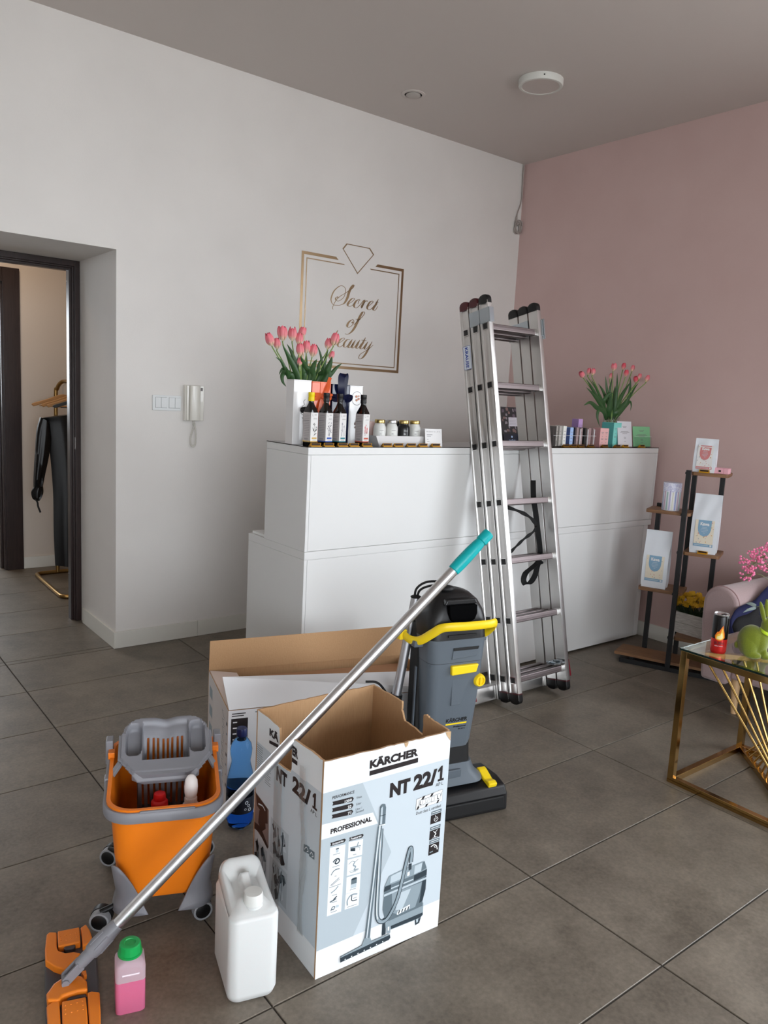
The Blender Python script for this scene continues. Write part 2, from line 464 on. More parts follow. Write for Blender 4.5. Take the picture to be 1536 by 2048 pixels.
d2 = struct(G().box(1.312, 1.425, CY-0.022, CY-0.0005, 0.0005, 2.19).box(1.300, 1.3195, CY-0.0005, CY+0.17, 0.0005, 2.13).box(1.285, 1.300, CY+0.06, CY+0.17, 0.0005, 2.12).build('door_2', M_DARKWOOD, smooth=0, bevel=0.002))
G().box(0.16, 1.312, CY-0.022, CY-0.0005, 2.09, 2.19).box(0.27, 1.300, CY-0.0005, CY+0.17, 2.115, 2.13).build('lintel', M_DARKWOOD, d2, smooth=0, bevel=0.002)
G().box(0.16, 0.27, CY-0.022, CY-0.0005, 0.0005, 2.09).build('hinge_post', M_DARKWOOD, d2, smooth=0, bevel=0.002)

# ------------------------------------------------------------------ ceiling lamp, speaker, cable
M_LAMPW = mat('white_lamp_plastic', (222, 222, 216), 0.45)
c = at_z(1081, 166, CEIL)
lp = thing('ceiling_lamp', 'round white surface mounted ceiling lamp, switched off', 'lamp', (3.268, 2.998, CEIL))
G().lathe([(0.116, -0.0005), (0.116, -0.030), (0.113, -0.034), (0.100, -0.0345), (0.097, -0.032), (0.0, -0.032)], 48).build('lamp_body', M_LAMPW, lp)
G().lathe([(0.0965, -0.0315), (0.0965, -0.0330), (0.0, -0.0332)], 48).build('diffuser', mat('opal_diffuser', (205, 196, 190), 0.55), lp)
G().prism(circ(0.0035, 8, -0.075, -0.016), -0.0915, -0.086, 'xz').build('screw', M_SEAL, lp)
sp = thing('ceiling_speaker', 'small round flush ceiling speaker with a dark ring, nearest the white wall', 'speaker', (2.921, 3.632, CEIL))
G().lathe([(0.068, -0.0005), (0.068, -0.004), (0.062, -0.006), (0.050, -0.006), (0.050, -0.0005)], 40).build('outer_ring', M_CEIL, sp)
G().lathe([(0.0525, -0.0005), (0.0525, -0.002), (0.0, -0.002)], 40).build('dark_gap', mat('speaker_gap', (18, 17, 17), 0.8), sp)
G().lathe([(0.040, -0.002), (0.0415, -0.0085), (0.039, -0.010), (0.0, -0.0102)], 40).build('grille', mat('speaker_grille', (200, 194, 188), 0.6), sp)

M_CABLE = mat('white_cable', (168, 158, 152), 0.5)
yk = WALL_Y-0.008
def W3(x, z, dy=0.0): return Vector((x, yk-dy, z))
g = G()
g.tube(crv([W3(4.305, 3.113), W3(4.303, 2.98), W3(4.300, 2.86), W3(4.280, 2.80), W3(4.262, 2.745), W3(4.255, 2.70)], 6), 0.0040, 6)
g.tube(crv([W3(4.295, 3.113, .004), W3(4.297, 2.99, .004), W3(4.303, 2.90, .003), W3(4.290, 2.83, .004), W3(4.266, 2.77, .004), W3(4.268, 2.72, .004)], 6), 0.0040, 6)
rc = random.Random(4)
for k in range(5):
    cx, cz = 4.278+rc.uniform(-.008, .008), 2.675+rc.uniform(-.012, .012)
    a, b, t0 = rc.uniform(.018, .030), rc.uniform(.032, .048), rc.uniform(-.5, .5)
    pts = []
    for i in range(25):
        th = 2*math.pi*i/24
        x, z = a*math.cos(th), b*math.sin(th)
        pts.append(W3(cx+x*math.cos(t0)-z*math.sin(t0), cz+x*math.sin(t0)+z*math.cos(t0), .003+.003*k))
    g.tube(pts, 0.0040, 6)
tag(g.build('hanging_cable', M_CABLE), 'thin white cable hanging from the ceiling corner, coiled into a loop', 'cable')

# ------------------------------------------------------------------ light switch and door phone
M_SWITCH = mat('white_switch_plastic', (226, 228, 228), 0.35)
sw = thing('light_switch', 'white double light switch in a horizontal frame beside the door phone', 'switch', (1.670, WALL_Y, 1.331))
G().prism(rrect(.080, .0405, .004), -0.0095, -0.0003, 'xz').build('switch_frame', M_SWITCH, sw, bevel=.0015)
for i, (xa, xb) in enumerate(((-.064, -.034), (-.033, -.002), (.0105, .0430), (.0440, .0727))):
    G().prism([(xa, -.0256), (xb, -.0256), (xb, .029), (xa, .029)], -0.0125-.001*(i % 2), -0.0095, 'xz').build('rocker', M_SWITCH, sw, bevel=.001)
g = G()
for xa in (-.0652, .0093):
    g.prism([(xa, -.0272), (xa+.0645, -.0272), (xa+.0645, .0302), (xa, .0302)], -.0098, -.0094, 'xz')
g.build('rocker_gap', mat('switch_gap', (140, 142, 144), 0.6), sw, smooth=0)

M_PHONE = mat('cream_phone_plastic', (226, 223, 214), 0.22, coat=0.4)
ph = thing('door_phone', 'cream wall door phone handset with coiled cord below', 'intercom', (1.818, WALL_Y, 1.335))
z0, z1 = -.095, .097
G().prism([(-.055, z0), (.055, z0), (.055, z1), (-.055, z1)], -.030, -.0003, 'xz').build('base_unit', M_PHONE, ph, bevel=.003)
prof = [(-.032, -.030), (-.032, -.046), (-.026, -.054), (.016, -.056), (.026, -.050), (.028, -.030)]
G().prism(prof, z0+.001, z1-.001, 'xy').build('handset', M_PHONE, ph, bevel=.003)
G().prism([(-.050, z0+.002), (-.037, z0+.002), (-.037, z1-.002), (-.050, z1-.002)], -.042, -.030, 'xz').build('side_rail', M_PHONE, ph, bevel=.003)
G().prism([(.034, .068), (.047, .068), (.047, .086), (.034, .086)], -.0312, -.030, 'xz').build('name_plate', mat('name_plate_grey', (120, 118, 116), 0.5), ph, smooth=0)
for zz in (.054, .030, .014):
    G().prism(rrect(.0075, .0045, .001, 2, .041, zz), -.0325, -.030, 'xz').build('button', M_PHONE, ph, bevel=.0006)
g = G(); pts = []
main = crv([(.006, -.016, -.095), (.008, -.016, -.120), (-.002, -.014, -.150), (-.012, -.012, -.190), (-.010, -.012, -.225), (.004, -.012, -.238), (.016, -.012, -.222), (.018, -.013, -.180), (.014, -.014, -.140), (.004, -.012, -.115), (.000, -.006, -.097)], 40)
for i, p in enumerate(main):
    t = i/len(main); am = .0048 if .06 < t < .92 else 0.001
    d = (main[min(i+1, len(main)-1)]-main[max(i-1, 0)]).normalized(); sx = d.cross(Vector((0, 1, 0))); sy = Vector((0, 1, 0))
    a = i*0.95
    pts.append(p+sx*am*math.cos(a)+sy*am*math.sin(a))
g.tube(pts, .0017, 5)
g.build('coiled_cord', M_PHONE, ph)

# ------------------------------------------------------------------ gold wall logo, laid flat on the wall
M_GOLDFOIL = mat('gold_foil_lettering', (150, 128, 100), 0.30, 1.0)
lg = thing('wall_logo', 'gold foil logo on the white wall with diamond, double frame and script lettering', 'logo', (0, WALL_Y, 0))
def LW(x, z, d): return (x, -d, z)
def strip2(g, pts, hi=-.0012, lo=-.0002): g.prism(pts, hi, lo, 'xz')
X0, X1, Z0, Z1 = 2.486, 3.261, 1.583, 2.248
t = .017
g = G()
strip2(g, [(X0, Z0), (X0+t, Z0+t), (X0+t, Z1-t), (X0, Z1)])
strip2(g, [(X1, Z0), (X1, Z1), (X1-t, Z1-t), (X1-t, Z0+t)])
strip2(g, [(X0, Z0), (X1, Z0), (X1-t, Z0+t), (X0+t, Z0+t)])
strip2(g, [(X0, Z1), (X0+t, Z1-t), (2.748, Z1-t), (2.730, Z1)])
strip2(g, [(X1, Z1), (3.047, Z1), (3.030, Z1-t), (X1-t, Z1-t)])
g.build('outer_frame', M_GOLDFOIL, lg, smooth=0)
g = G(); a0, a1, b0, b1, q = 2.520, 3.226, 1.614, 2.214, .006
strip2(g, [(a0, b0), (a0+q, b0+q), (a0+q, b1-q), (a0, b1)]); strip2(g, [(a1, b0), (a1, b1), (a1-q, b1-q), (a1-q, b0+q)])
strip2(g, [(a0, b0), (a1, b0), (a1-q, b0+q), (a0+q, b0+q)])
strip2(g, [(a0, b1), (a0+q, b1-q), (2.796, b1-q), (2.790, b1)]); strip2(g, [(a1, b1), (2.990, b1), (2.996, b1-q), (a1-q, b1-q)])
g.build('inner_frame', M_GOLDFOIL, lg, smooth=0)
dia = [(2.774, 2.303), (2.802, 2.337), (2.981, 2.337), (3.015, 2.302), (2.8945, 2.168)]
g = G(); cxd, czd = 2.8945, 2.275
inn = [(cxd+(x-cxd)*.93, czd+(z-czd)*.92) for x, z in dia]
for i in range(5):
    j = (i+1) % 5
    strip2(g, [dia[i], dia[j], inn[j], inn[i]])
g.build('diamond_outline', M_GOLDFOIL, lg, smooth=0)
# script letters traced as pen strokes: (points in crop pixels, pen weights)
def PX(x, y): p = at_y(630+x/9.6, 550+y/9.6, WALL_Y); return (p.x, p.z)
def stroke(g, pts, w0, wmax, n=7):
    """calligraphic stroke: thin at the ends, swelling to wmax (m) in the middle"""
    P = crv([Vector((*PX(*p), 0)) for p in pts], n)
    k = len(P); L = []; Rr = []
    for i, p in enumerate(P):
        d = (P[min(i+1, k-1)]-P[max(i-1, 0)]).normalized()
        t = i/(k-1)
        # broad on steep down strokes, hairline on the rest
        s = max(0.0, abs(d.y)-0.35)/0.65
        down = 1.0 if d.y < 0 else 0.12
        w = w0*.9+(wmax*.72-w0*.9)*s*down*min(1, 5*t, 5*(1-t))
        nn = Vector((-d.y, d.x, 0))
        L.append(p+nn*w/2); Rr.append(p-nn*w/2)
    V = []; F = []
    for a, b in zip(L, Rr): V += [(a.x, -.0012, a.y), (b.x, -.0012, b.y), (a.x, -.0002, a.y), (b.x, -.0002, b.y)]
    for i in range(k-1):
        o = 4*i
        F += [(o, o+1, o+5, o+4), (o+2, o+6, o+7, o+3), (o, o+4, o+6, o+2), (o+1, o+3, o+7, o+5)]
    g.add(V, F)
HW = .0035
words = {
 'script_word_secret': [
  ([(410, 425), (430, 415), (435, 430), (415, 440), (395, 440), (400, 480), (450, 500), (530, 450), (575, 370), (585, 270), (540, 215), (470, 215), (370, 300), (315, 420), (310, 500), (350, 570), (430, 582)], HW, .012),
  ([(345, 660), (338, 615), (400, 490), (480, 410), (580, 350), (650, 300), (720, 255), (750, 205), (735, 195), (690, 250), (650, 340), (620, 440), (560, 540), (480, 578), (430, 582)], HW, .026),
  ([(625, 560), (700, 520), (755, 465), (735, 445), (690, 470), (635, 540), (630, 585), (665, 605), (720, 580), (760, 530)], HW, .020),
  ([(820, 555), (835, 530), (830, 510), (860, 480), (840, 470), (790, 500), (750, 570), (755, 615), (790, 632), (840, 600), (890, 540), (930, 490), (960, 480)], HW, .020),
  ([(965, 485), (945, 510), (905, 590), (885, 640)], HW, .024),
  ([(890, 635), (930, 560), (965, 510), (995, 495), (1000, 515)], HW, .014),
  ([(1000, 620), (1060, 570), (1115, 520), (1095, 500), (1050, 525), (1005, 600), (1005, 645), (1040, 668), (1090, 640), (1130, 590)], HW, .020),
  ([(1215, 465), (1170, 560), (1120, 640), (1125, 675), (1160, 670), (1205, 600)], HW, .024),
  ([(1165, 520), (1220, 525)], HW, .006)],
 'script_word_of': [
  ([(735, 860), (690, 870), (640, 920), (618, 975), (640, 1005), (690, 985), (735, 930), (745, 880), (720, 850)], HW, .022),
  ([(705, 925), (725, 900)], .010, .014),
  ([(745, 960), (800, 900), (900, 810), (950, 740), (945, 710), (910, 720), (860, 800), (810, 910), (760, 1010), (700, 1090), (630, 1138), (575, 1130)], HW, .026),
  ([(780, 850), (870, 860)], HW, .006)],
 'script_word_beauty': [
  ([(440, 1058), (400, 1130), (345, 1230), (320, 1300), (335, 1340), (380, 1330), (420, 1260), (410, 1230)], HW, .026),
  ([(440, 1320), (510, 1275), (565, 1230), (545, 1210), (490, 1235), (440, 1310), (440, 1360), (480, 1380), (540, 1340), (570, 1300)], HW, .020),
  ([(665, 1240), (620, 1240), (565, 1300), (550, 1360), (575, 1388), (620, 1360), (680, 1270)], HW, .020),
  ([(715, 1235), (680, 1300), (640, 1370), (655, 1398), (690, 1375), (730, 1310)], HW, .022),
  ([(775, 1250), (735, 1320), (710, 1380), (725, 1402), (765, 1375), (830, 1280)], HW, .022),
  ([(860, 1250), (820, 1320), (790, 1385), (805, 1408), (845, 1385), (885, 1320)], HW, .022),
  ([(970, 1200), (920, 1300), (870, 1385), (885, 1418), (925, 1395), (965, 1340)], HW, .024),
  ([(890, 1250), (985, 1262)], HW, .006),
  ([(1015, 1280), (980, 1340), (950, 1400), (965, 1425), (1000, 1405), (1060, 1330)], HW, .022),
  ([(1095, 1280), (1040, 1390), (980, 1500), (920, 1580), (865, 1612), (838, 1590), (860, 1530), (930, 1480), (1030, 1420), (1115, 1345)], HW, .024)]}
for wname, sts in words.items():
    g = G()
    for pts, a, b in sts: stroke(g, pts, a, b)
    g.build(wname, M_GOLDFOIL, lg, smooth=0)
# ------------------------------------------------------------------ reception desk
M_DESK = mat('white_desk_laminate', (220, 220, 219), 0.38)
M_TOPG = mat('dark_glass_top', (30, 24, 22), 0.08, spec=0.6)
DY, DX0, DX1 = 2.732, 1.741, 4.288
ZT = 1.2035                          # surface of the glass top
dk = thing('reception_desk', 'white two-tier reception desk with a dark glass top', 'desk', (0, 0, 0))
G().box(DX0, DX1, DY+.004, 3.08, .7565, 1.1695).build('upper_body', M_DESK, dk, smooth=0, bevel=.0015)
G().box(DX0, DX1, DY, 3.08, 1.170, 1.2).build('top_board', M_DESK, dk, smooth=0, bevel=.0015)
G().box(DX0-.001, DX1+.001, DY-.001, 3.081, 1.2002, ZT).build('glass_top', M_TOPG, dk, smooth=0, bevel=.0008)
G().box(DX0+.016, DX1-.018, DY+.0005, DY+.004, .759, 1.168).build('upper_front_panel', M_DESK, dk, smooth=0, bevel=.001)
G().box(DX0, DX0+.0145, DY, DY+.004, .7575, 1.169).build('end_panel', M_DESK, dk, smooth=0, bevel=.001)
G().box(DX1-.0165, DX1, DY, DY+.004, .7575, 1.169).build('end_panel', M_DESK, dk, smooth=0, bevel=.001)
G().box(DX0, DX1, DY, 3.2285, .722, .756).build('lower_board', M_DESK, dk, smooth=0, bevel=.0015)
G().box(DX0, DX1-.03, DY+.004, 3.228, .014, .7215).build('lower_body', M_DESK, dk, smooth=0, bevel=.0015)
G().box(DX0+.016, DX1-.075, DY+.0005, DY+.004, .014, .720).build('lower_front_panel', M_DESK, dk, smooth=0, bevel=.001)
G().box(DX0, DX0+.0145, DY, DY+.004, .014, .7215).build('end_panel', M_DESK, dk, smooth=0, bevel=.001)
G().box(DX1-.073, DX1-.03, DY, DY+.004, .014, .7215).build('end_panel', M_DESK, dk, smooth=0, bevel=.001)
G().box(DX1-.029, DX1-.004, DY+.02, 3.0, .004, .7215).build('filler_panel', M_DESK, dk, smooth=0, bevel=.001)
for fx in (1.80, 2.9, 4.16):
    G().lathe([(.018, .0), (.018, .014)], 12, (fx, DY+.03, .0)).build('foot', mat('grey_foot', (120, 120, 120), .5), dk)
    G().lathe([(.018, .0), (.018, .014)], 12, (fx, 3.18, .0)).build('foot', MATS['grey_foot'], dk)
pp = G().box(1.755, 1.99, 3.095, 3.215, .757, .7685)
tag(pp.build('paper_stack', mat('white_paper', (226, 226, 224), .7), smooth=0, bevel=.001), 'low stack of white paper on the lower left ledge of the desk', 'paper')

# ------------------------------------------------------------------ square oil bottles
M_DGLASS = mat('black_bottle_glass', (9, 8, 7), 0.07, spec=0.6)
M_LABEL = mat('white_bottle_label', (226, 224, 222), .55)
M_LABELG = mat('grey_bottle_label', (186, 180, 180), .55)
M_PRINT = mat('dark_print', (38, 36, 38), .7)
M_PRINTG = mat('grey_print', (128, 124, 126), .7)
def make_bottle(u, y, cap, capname, stripe, label, kind, word):
    p = at_y(u, 887, y)
    b = thing('oil_bottle', label, 'bottle', (p.x, y, ZT), 12, 'square oil bottles on the desk')
    h = .0225
    rings = []
    for w, z, r in ((.0205, 0, .004), (h, .003, .005), (h, .142, .005), (.0215, .150, .008), (.0165, .166, .012), (.0125, .178, .0125), (.0115, .184, .0115), (.0115, .205, .0115)):
        rings.append([(x, yy, z) for x, yy in rrect(w, w, r, 5)])
    G().loft(rings).build('glass_body', M_DGLASS, b)
    G().lathe([(.0128, .188), (.0135, .190), (.0135, .203), (.0128, .2045), (.0128, .2065), (.0138, .208), (.0138, .224), (.0125, .2255), (0, .2255)], 20).build('cap', mat(capname, cap, .38), b)
    e = h+.0005
    g = G().prism([(-.021, .022), (.021, .022), (.021, .141), (-.021, .141)], -e, -h+.0005, 'xz')
    fl = g.build('front_label', M_LABEL, b, smooth=0)
    sd = G().prism([(-.021, .022), (.021, .022), (.021, .141), (-.021, .141)], -e, -h+.0005, 'yz').build('side_label', M_LABELG, b, smooth=0)
    ms = mat('stripe_'+kind, stripe, .5)
    k = e+.0003
    G().prism([(-.021, .017), (.021, .017), (.021, .022), (-.021, .022)], -k, -h, 'xz').prism([(-.021, .017), (.021, .017), (.021, .022), (-.021, .022)], -k, -h, 'yz').prism([(-.012, .030), (.016, .030), (.016, .037), (-.012, .037)], -k-.0003, -e, 'xz').build('colour_band', ms, fl, smooth=0)
    F = lambda a, c: (a, -k, c)
    g = G()
    text_on(g, word, F, -.006, .113, .022, .006, shear=.25)
    g.poly([F(-.012, .126), F(-.011, .126), F(-.011, .136), F(-.012, .136)]); g.poly([F(-.012, .126), F(-.007, .126), F(-.007, .127), F(-.012, .127)])
    for j in range(2): g.poly([F(-.001, .129+.004*j), F(.014, .129+.004*j), F(.014, .130+.004*j), F(-.001, .130+.004*j)])
    g.poly([F(-.008, .025), F(.012, .025), F(.012, .0262), F(-.008, .0262)])
    g.build('printed_words', M_PRINTG, fl, smooth=0, flatprint=True)
    # botanical drawing
    g = G(); rr = random.Random(kind)
    def fl2(x, z, s, n=7):
        for q in range(n):
            a = 2*math.pi*q/n+rr.random()
            g.poly([F(x, z), F(x+s*math.cos(a-.2), z+s*math.sin(a-.2)), F(x+s*1.15*math.cos(a), z+s*1.15*math.sin(a)), F(x+s*math.cos(a+.2), z+s*math.sin(a+.2))])
    def stem(x0, z0, x1, z1, w=.0006): g.poly([F(x0-w, z0), F(x0+w, z0), F(x1+w, z1), F(x1-w, z1)])
    if kind == 'yellow':
        fl2(.000, .092, .0055, 9); fl2(.012, .080, .004); stem(.000, .088, .006, .050); stem(.012, .078, .006, .060)
        g.poly([F(-.010, .080), F(-.006, .066), F(.004, .058), F(-.002, .070)]); g.poly([F(-.004, .042), F(.004, .052), F(.016, .056), (F(.004, .047))]); g.poly([F(.006, .060), F(.014, .066), F(.016, .074), F(.008, .068)])
    elif kind == 'blue':
        for q in range(26):
            x, z = rr.uniform(-.012, .014), rr.uniform(.045, .098); a = rr.uniform(.8, 2.3)
            g.poly([F(x, z), F(x+.002, z+.0015), F(x+.005*math.cos(a), z+.006*math.sin(a)), F(x-.001, z+.002)])
        stem(.001, .042, .002, .090); stem(.001, .042, -.008, .075); stem(.001, .042, .012, .072)
    elif kind == 'teal':
        fl2(-.004, .096, .0045, 6); fl2(.008, .084, .0045, 6); fl2(-.004, .068, .0045, 6)
        stem(-.004, .042, -.004, .094); stem(.008, .042, .008, .082); stem(.014, .044, .016, .066); stem(-.008, .042, -.004, .066)
    else:
        for q in range(10): fl2(rr.uniform(-.010, .012), rr.uniform(.048, .060), .0025, 5)
        stem(-.006, .056, -.007, .074); stem(.006, .056, .007, .070)
    g.build('botanical_drawing', mat('drawing_'+kind, {'yellow': (50, 52, 46), 'blue': (70, 72, 92), 'teal': (62, 66, 104), 'red': (150, 92, 84)}[kind], .7), fl, smooth=0, flatprint=True)
    if kind == 'red':
        g = G()
        for (x, z, s) in ((-.006, .082, .005), (.007, .076, .005), (-.001, .092, .003)): g.poly([F(x+s*c, z+1.3*s*d) for c, d in circ(1, 10)])
        for x, z in ((-.006, .068), (.006, .064)): g.poly([F(x-.004, z-.008), F(x+.004, z-.008), F(x+.003, z+.010), F(x-.002, z+.010)])
        g.build('figure_drawing', mat('drawing_pink', (222, 150, 150), .7), fl, smooth=0, flatprint=True)
    # side text block
    K = lambda a, c: (-k, a, c)
    g = G()
    for j in range(13):
        z = .128-.0072*j
        if j == 3: g.poly([K(-.017, z-.001), K(.017, z-.001), K(.017, z+.002), K(-.017, z+.002)])
        else: g.poly([K(-.017, z), K(.016-.004*rr.random(), z), K(.016-.004*rr.random(), z+.0012), K(-.017, z+.0012)])
    for j in range(7): g.poly([K(-.010+.0032*j, .026), K(-.010+.0032*j+.0016, .026), K(-.010+.0032*j+.0016, .033), K(-.010+.0032*j, .033)])
    g.build('printed_words', MATS['grey_print'], sd, smooth=0, flatprint=True)
    return b
make_bottle(619.5, 2.795, (240, 214, 10), 'yellow_cap_plastic', (206, 170, 96), 'square dark oil bottle with a bright yellow cap', 'yellow', 'Senior')
make_bottle(649.5, 2.800, (22, 21, 22), 'black_cap_plastic', (48, 84, 170), 'black-capped oil bottle with a blue band, in front of the orange gift box', 'blue', 'Intim')
make_bottle(676.5, 2.802, (22, 21, 22), 'black_cap_plastic', (52, 128, 140), 'black-capped oil bottle with a teal band, in front of the navy gift box', 'teal', 'Immuno')
make_bottle(723.0, 2.800, (22, 21, 22), 'black_cap_plastic', (200, 96, 74), 'black-capped oil bottle with a coral band and two figures, beside the white jars', 'red', 'Junior')

# ------------------------------------------------------------------ tall gift boxes behind the bottles
def gift(x0, x1, yf, d, h, m, name, label, lid=True):
    b = thing('gift_box', label, 'box', ((x0+x1)/2, yf+d/2, ZT), 0, 'tall gift boxes on the desk')
    w = (x1-x0)/2
    G().box(-w, w, -d/2, d/2, 0, h-.004).build('box_body', m, b, smooth=0, bevel=.001)
    G().box(-w-.0015, w+.0015, -d/2-.0015, d/2+.0015, h-.004, h).build('lid_board', m, b, smooth=0, bevel=.0008)
    return b, w, -d/2
M_GLOSSW = mat('white_gloss_card', (228, 226, 226), .22, coat=.4)
M_ORANGE = mat('orange_gloss_card', (232, 98, 48), .28, coat=.3)
M_NAVY = mat('navy_gloss_card', (12, 21, 58), .22, coat=.4)
M_RIBO = mat('orange_satin_ribbon', (238, 104, 50), .3, sheen=.3)
M_RIBN = mat('navy_satin_ribbon', (9, 16, 52), .32)
M_RIBK = mat('black_satin_ribbon', (14, 13, 15), .35, sheen=.3)
def bow(parent, c, s, m, tails=True, up=0.0):
    g = G(); cx, cy, cz = c
    for sx in (-1, 1):
        pts = crv([(cx, cy, cz), (cx+sx*s*.45, cy-s*.22, cz+s*(.25+up)), (cx+sx*s*.95, cy-s*.14, cz+s*(.18+up*1.6)), (cx+sx*s*.8, cy-s*.02, cz-s*.10+up*s), (cx+sx*s*.3, cy-s*.05, cz-s*.08), (cx, cy, cz)], 6)
        g.ribbon(pts, s*.42, .0007, (0, -.45, 1))
    g.sphere((cx, cy-.003, cz), s*.14, s*.12, s*.17, 10, 6)
    if tails:
        for sx, ln in ((-1, 1.5), (1, 1.25)):
            g.ribbon(crv([(cx, cy-.002, cz), (cx+sx*s*.25, cy-.006, cz-s*.5*ln), (cx+sx*s*.40, cy-.004, cz-s*ln)], 5), s*.36, .0007, (1, 0, .1))
    return g.build('ribbon_bow', m, parent, smooth=60)
b1, w, f = gift(1.742, 1.829, 2.865, .060, .275, M_GLOSSW, 'w', 'glossy white gift box with handwriting and a black bow, at the left end')
bow(b1, (.030, f-.003, .146), .036, M_RIBK)
g = G(); rr = random.Random(3); x = -.004
F = lambda u, v: (.014-v, f-.0022, .085+u)
pts = [(0, 0), (.006, .006), (.010, -.002), (.016, .008), (.022, 0), (.030, .014), (.036, -.004), (.040, .006), (.050, .020), (.056, 0), (.062, .010), (.070, .001), (.078, .014), (.086, .002), (.098, .008), (.108, .0)]
P = crv([F(*q) for q in pts], 5)
g.tube(P, .0007, 4)
g.build('handwriting', M_PRINT, b1)
b2, w, f = gift(1.836, 1.932, 2.868, .058, .272, M_ORANGE, 'o', 'orange gift box tied with an orange satin ribbon')
G().box(-w-.0012, w+.0012, f-.0022, -f+.0012, .196, .212).box(-.008, .008, f-.0024, f+.001, .0, .272).build('ribbon_band', M_RIBO, b2, smooth=0)
bow(b2, (.002, f-.004, .204), .046, M_RIBO)
G().ribbon(crv([(.004, f-.006, .206), (.022, f-.016, .240), (.034, f-.006, .276), (.040, f-.004, .292), (.028, f-.004, .262), (.006, f-.006, .208)], 6), .014, .0007, (.6, -.4, .2)).build('ribbon_loop', M_RIBO, b2, smooth=60)
b3, w, f = gift(1.940, 2.032, 2.866, .058, .266, M_NAVY, 'n', 'navy blue gift box tied with a dark blue satin ribbon')
G().box(-w-.0012, w+.0012, f-.0022, -f+.0012, .194, .210).box(.014, .030, f-.0024, f+.001, .0, .266).build('ribbon_band', M_RIBN, b3, smooth=0)
bow(b3, (.004, f-.004, .202), .048, M_RIBN)
G().ribbon(crv([(.0, f-.004, .205), (-.012, f-.018, .250), (-.010, f-.014, .300), (.012, f-.010, .305), (.010, f-.006, .255), (.002, f-.004, .208)], 6), .030, .0007, (1, -.3, 0)).build('ribbon_loop', M_RIBN, b3, smooth=60)
b4, w, f = gift(2.038, 2.108, 2.870, .058, .264, M_GLOSSW, 'p', 'slim white gift box with a round printed emblem near its top')
g = G()
ec = (.004, .208)
o1 = circ(.0285, 28, *ec, ry=.031); o2 = circ(.0270, 28, *ec, ry=.0295)
for i in range(28):
    j = (i+1) % 28
    g.poly([(o1[i][0], f-.002, o1[i][1]), (o1[j][0], f-.002, o1[j][1]), (o2[j][0], f-.002, o2[j][1]), (o2[i][0], f-.002, o2[i][1])])
g.build('emblem_ring', M_PRINTG, b4, smooth=0, flatprint=True)
g = G()
for x, z, s in ((-.004, .216, .006), (-.002, .200, .0055), (.010, .206, .0055), (.009, .219, .004)): g.poly([(ec[0]+x+s*c, f-.002, z+s*d) for c, d in circ(1, 9)])
g.build('emblem_blossoms', mat('emblem_peach', (226, 160, 130), .6), b4, smooth=0, flatprint=True)
g = G()
for x, z, r_ in ((.006, .094, .011), (.006, .078, .009)): g.poly([(x+r_*c, f-.002, z+.7*r_*d) for c, d in circ(1, 12)])
g.poly([(.0, f-.002, .10), (.012, f-.002, .10), (.007, f-.002, .128)])
g.build('printed_bottle', mat('print_brown', (122, 84, 78), .6), b4, smooth=0, flatprint=True)

# ------------------------------------------------------------------ white tray with supplement jars, small boxes behind
M_TRAY = mat('white_card_tray', (224, 222, 222), .5)
ty = 2.785
tr = thing('display_tray', 'long white card display tray holding the jars', 'tray', (2.30, ty, ZT))
g = G()
g.loft([[(-.140, .010, .001), (.150, .010, .001), (.150, .012, .001), (-.140, .012, .001)], [(-.168, 0, .046), (.150, 0, .046), (.150, .002, .046), (-.168, .002, .046)]])
g.loft([[(-.140, .012, .001), (-.1385, .012, .001), (-.1385, .090, .001), (-.140, .090, .001)], [(-.168, .002, .046), (-.1665, .002, .046), (-.1665, .090, .046), (-.168, .090, .046)]])
g.box(-.140, .150, .012, .090, 0, .002).box(-.150, .150, .088, .090, .002, .044).box(.1485, .150, .012, .090, .002, .044)
g.build('tray_shell', M_TRAY, tr, smooth=0)
g = G(); text_on(g, 'MEDICLES', lambda a, c: (a, .0045-.22*(c-.03)-.0005, c), -.130, .024, .088, .006, spacing=1.6)
g.poly([(-.118, .0085, .012), (-.105, .0085, .012), (-.105, .0083, .014), (-.118, .0083, .014)])
g.build('lettering', M_PRINTG, tr, smooth=0, flatprint=True)
M_JARW = mat('white_jar_plastic', (218, 218, 214), .28)
M_JARK = mat('black_jar_plastic', (16, 16, 17), .28)
M_LIDG = mat('gold_lid', (196, 172, 112), .28, 1.0)
M_LIDS = mat('silver_lid', (190, 190, 192), .28, 1.0)
def jar(u, mj, ml, label, pr):
    p = at_y(u, 880, 2.833)
    j = thing('supplement_jar', label, 'jar', (p.x, 2.833, ZT+.0026), 0, 'supplement jars in the tray')
    G().lathe([(.026, 0), (.0285, .003), (.0290, .072), (.0275, .084), (.0225, .092), (.0215, .096), (.0215, .1), (0, .1)], 28).build('jar_body', mj, j)
    G().lathe([(.0235, .099), (.0242, .101), (.0242, .113), (.0228, .1155), (0, .1155)], 28).build('lid', ml, j)
    g = G()
    def cy(a, c): th = a/.0293-math.pi/2-.45; return (.0293*math.cos(th), .0293*math.sin(th), c)
    for z, ww in ((.066, .020), (.054, .009), (.049, .010), (.040, .011), (.034, .010), (.024, .012)):
        n = 5
        for q in range(n): g.poly([cy(-.006+ww*q/n, z), cy(-.006+ww*(q+1)/n, z), cy(-.006+ww*(q+1)/n, z+.0016), cy(-.006+ww*q/n, z+.0016)])
    g.build('printed_words', pr, j, smooth=0, flatprint=True)
jar(758.1, M_JARW, M_LIDG, 'white supplement jar with a gold lid, leftmost in the tray', M_PRINTG)
jar(782.2, M_JARW, M_LIDS, 'white supplement jar with a silver lid', M_PRINTG)
jar(806.4, M_JARK, M_LIDG, 'black supplement jar with a gold lid', mat('white_print', (225, 225, 225), .6))
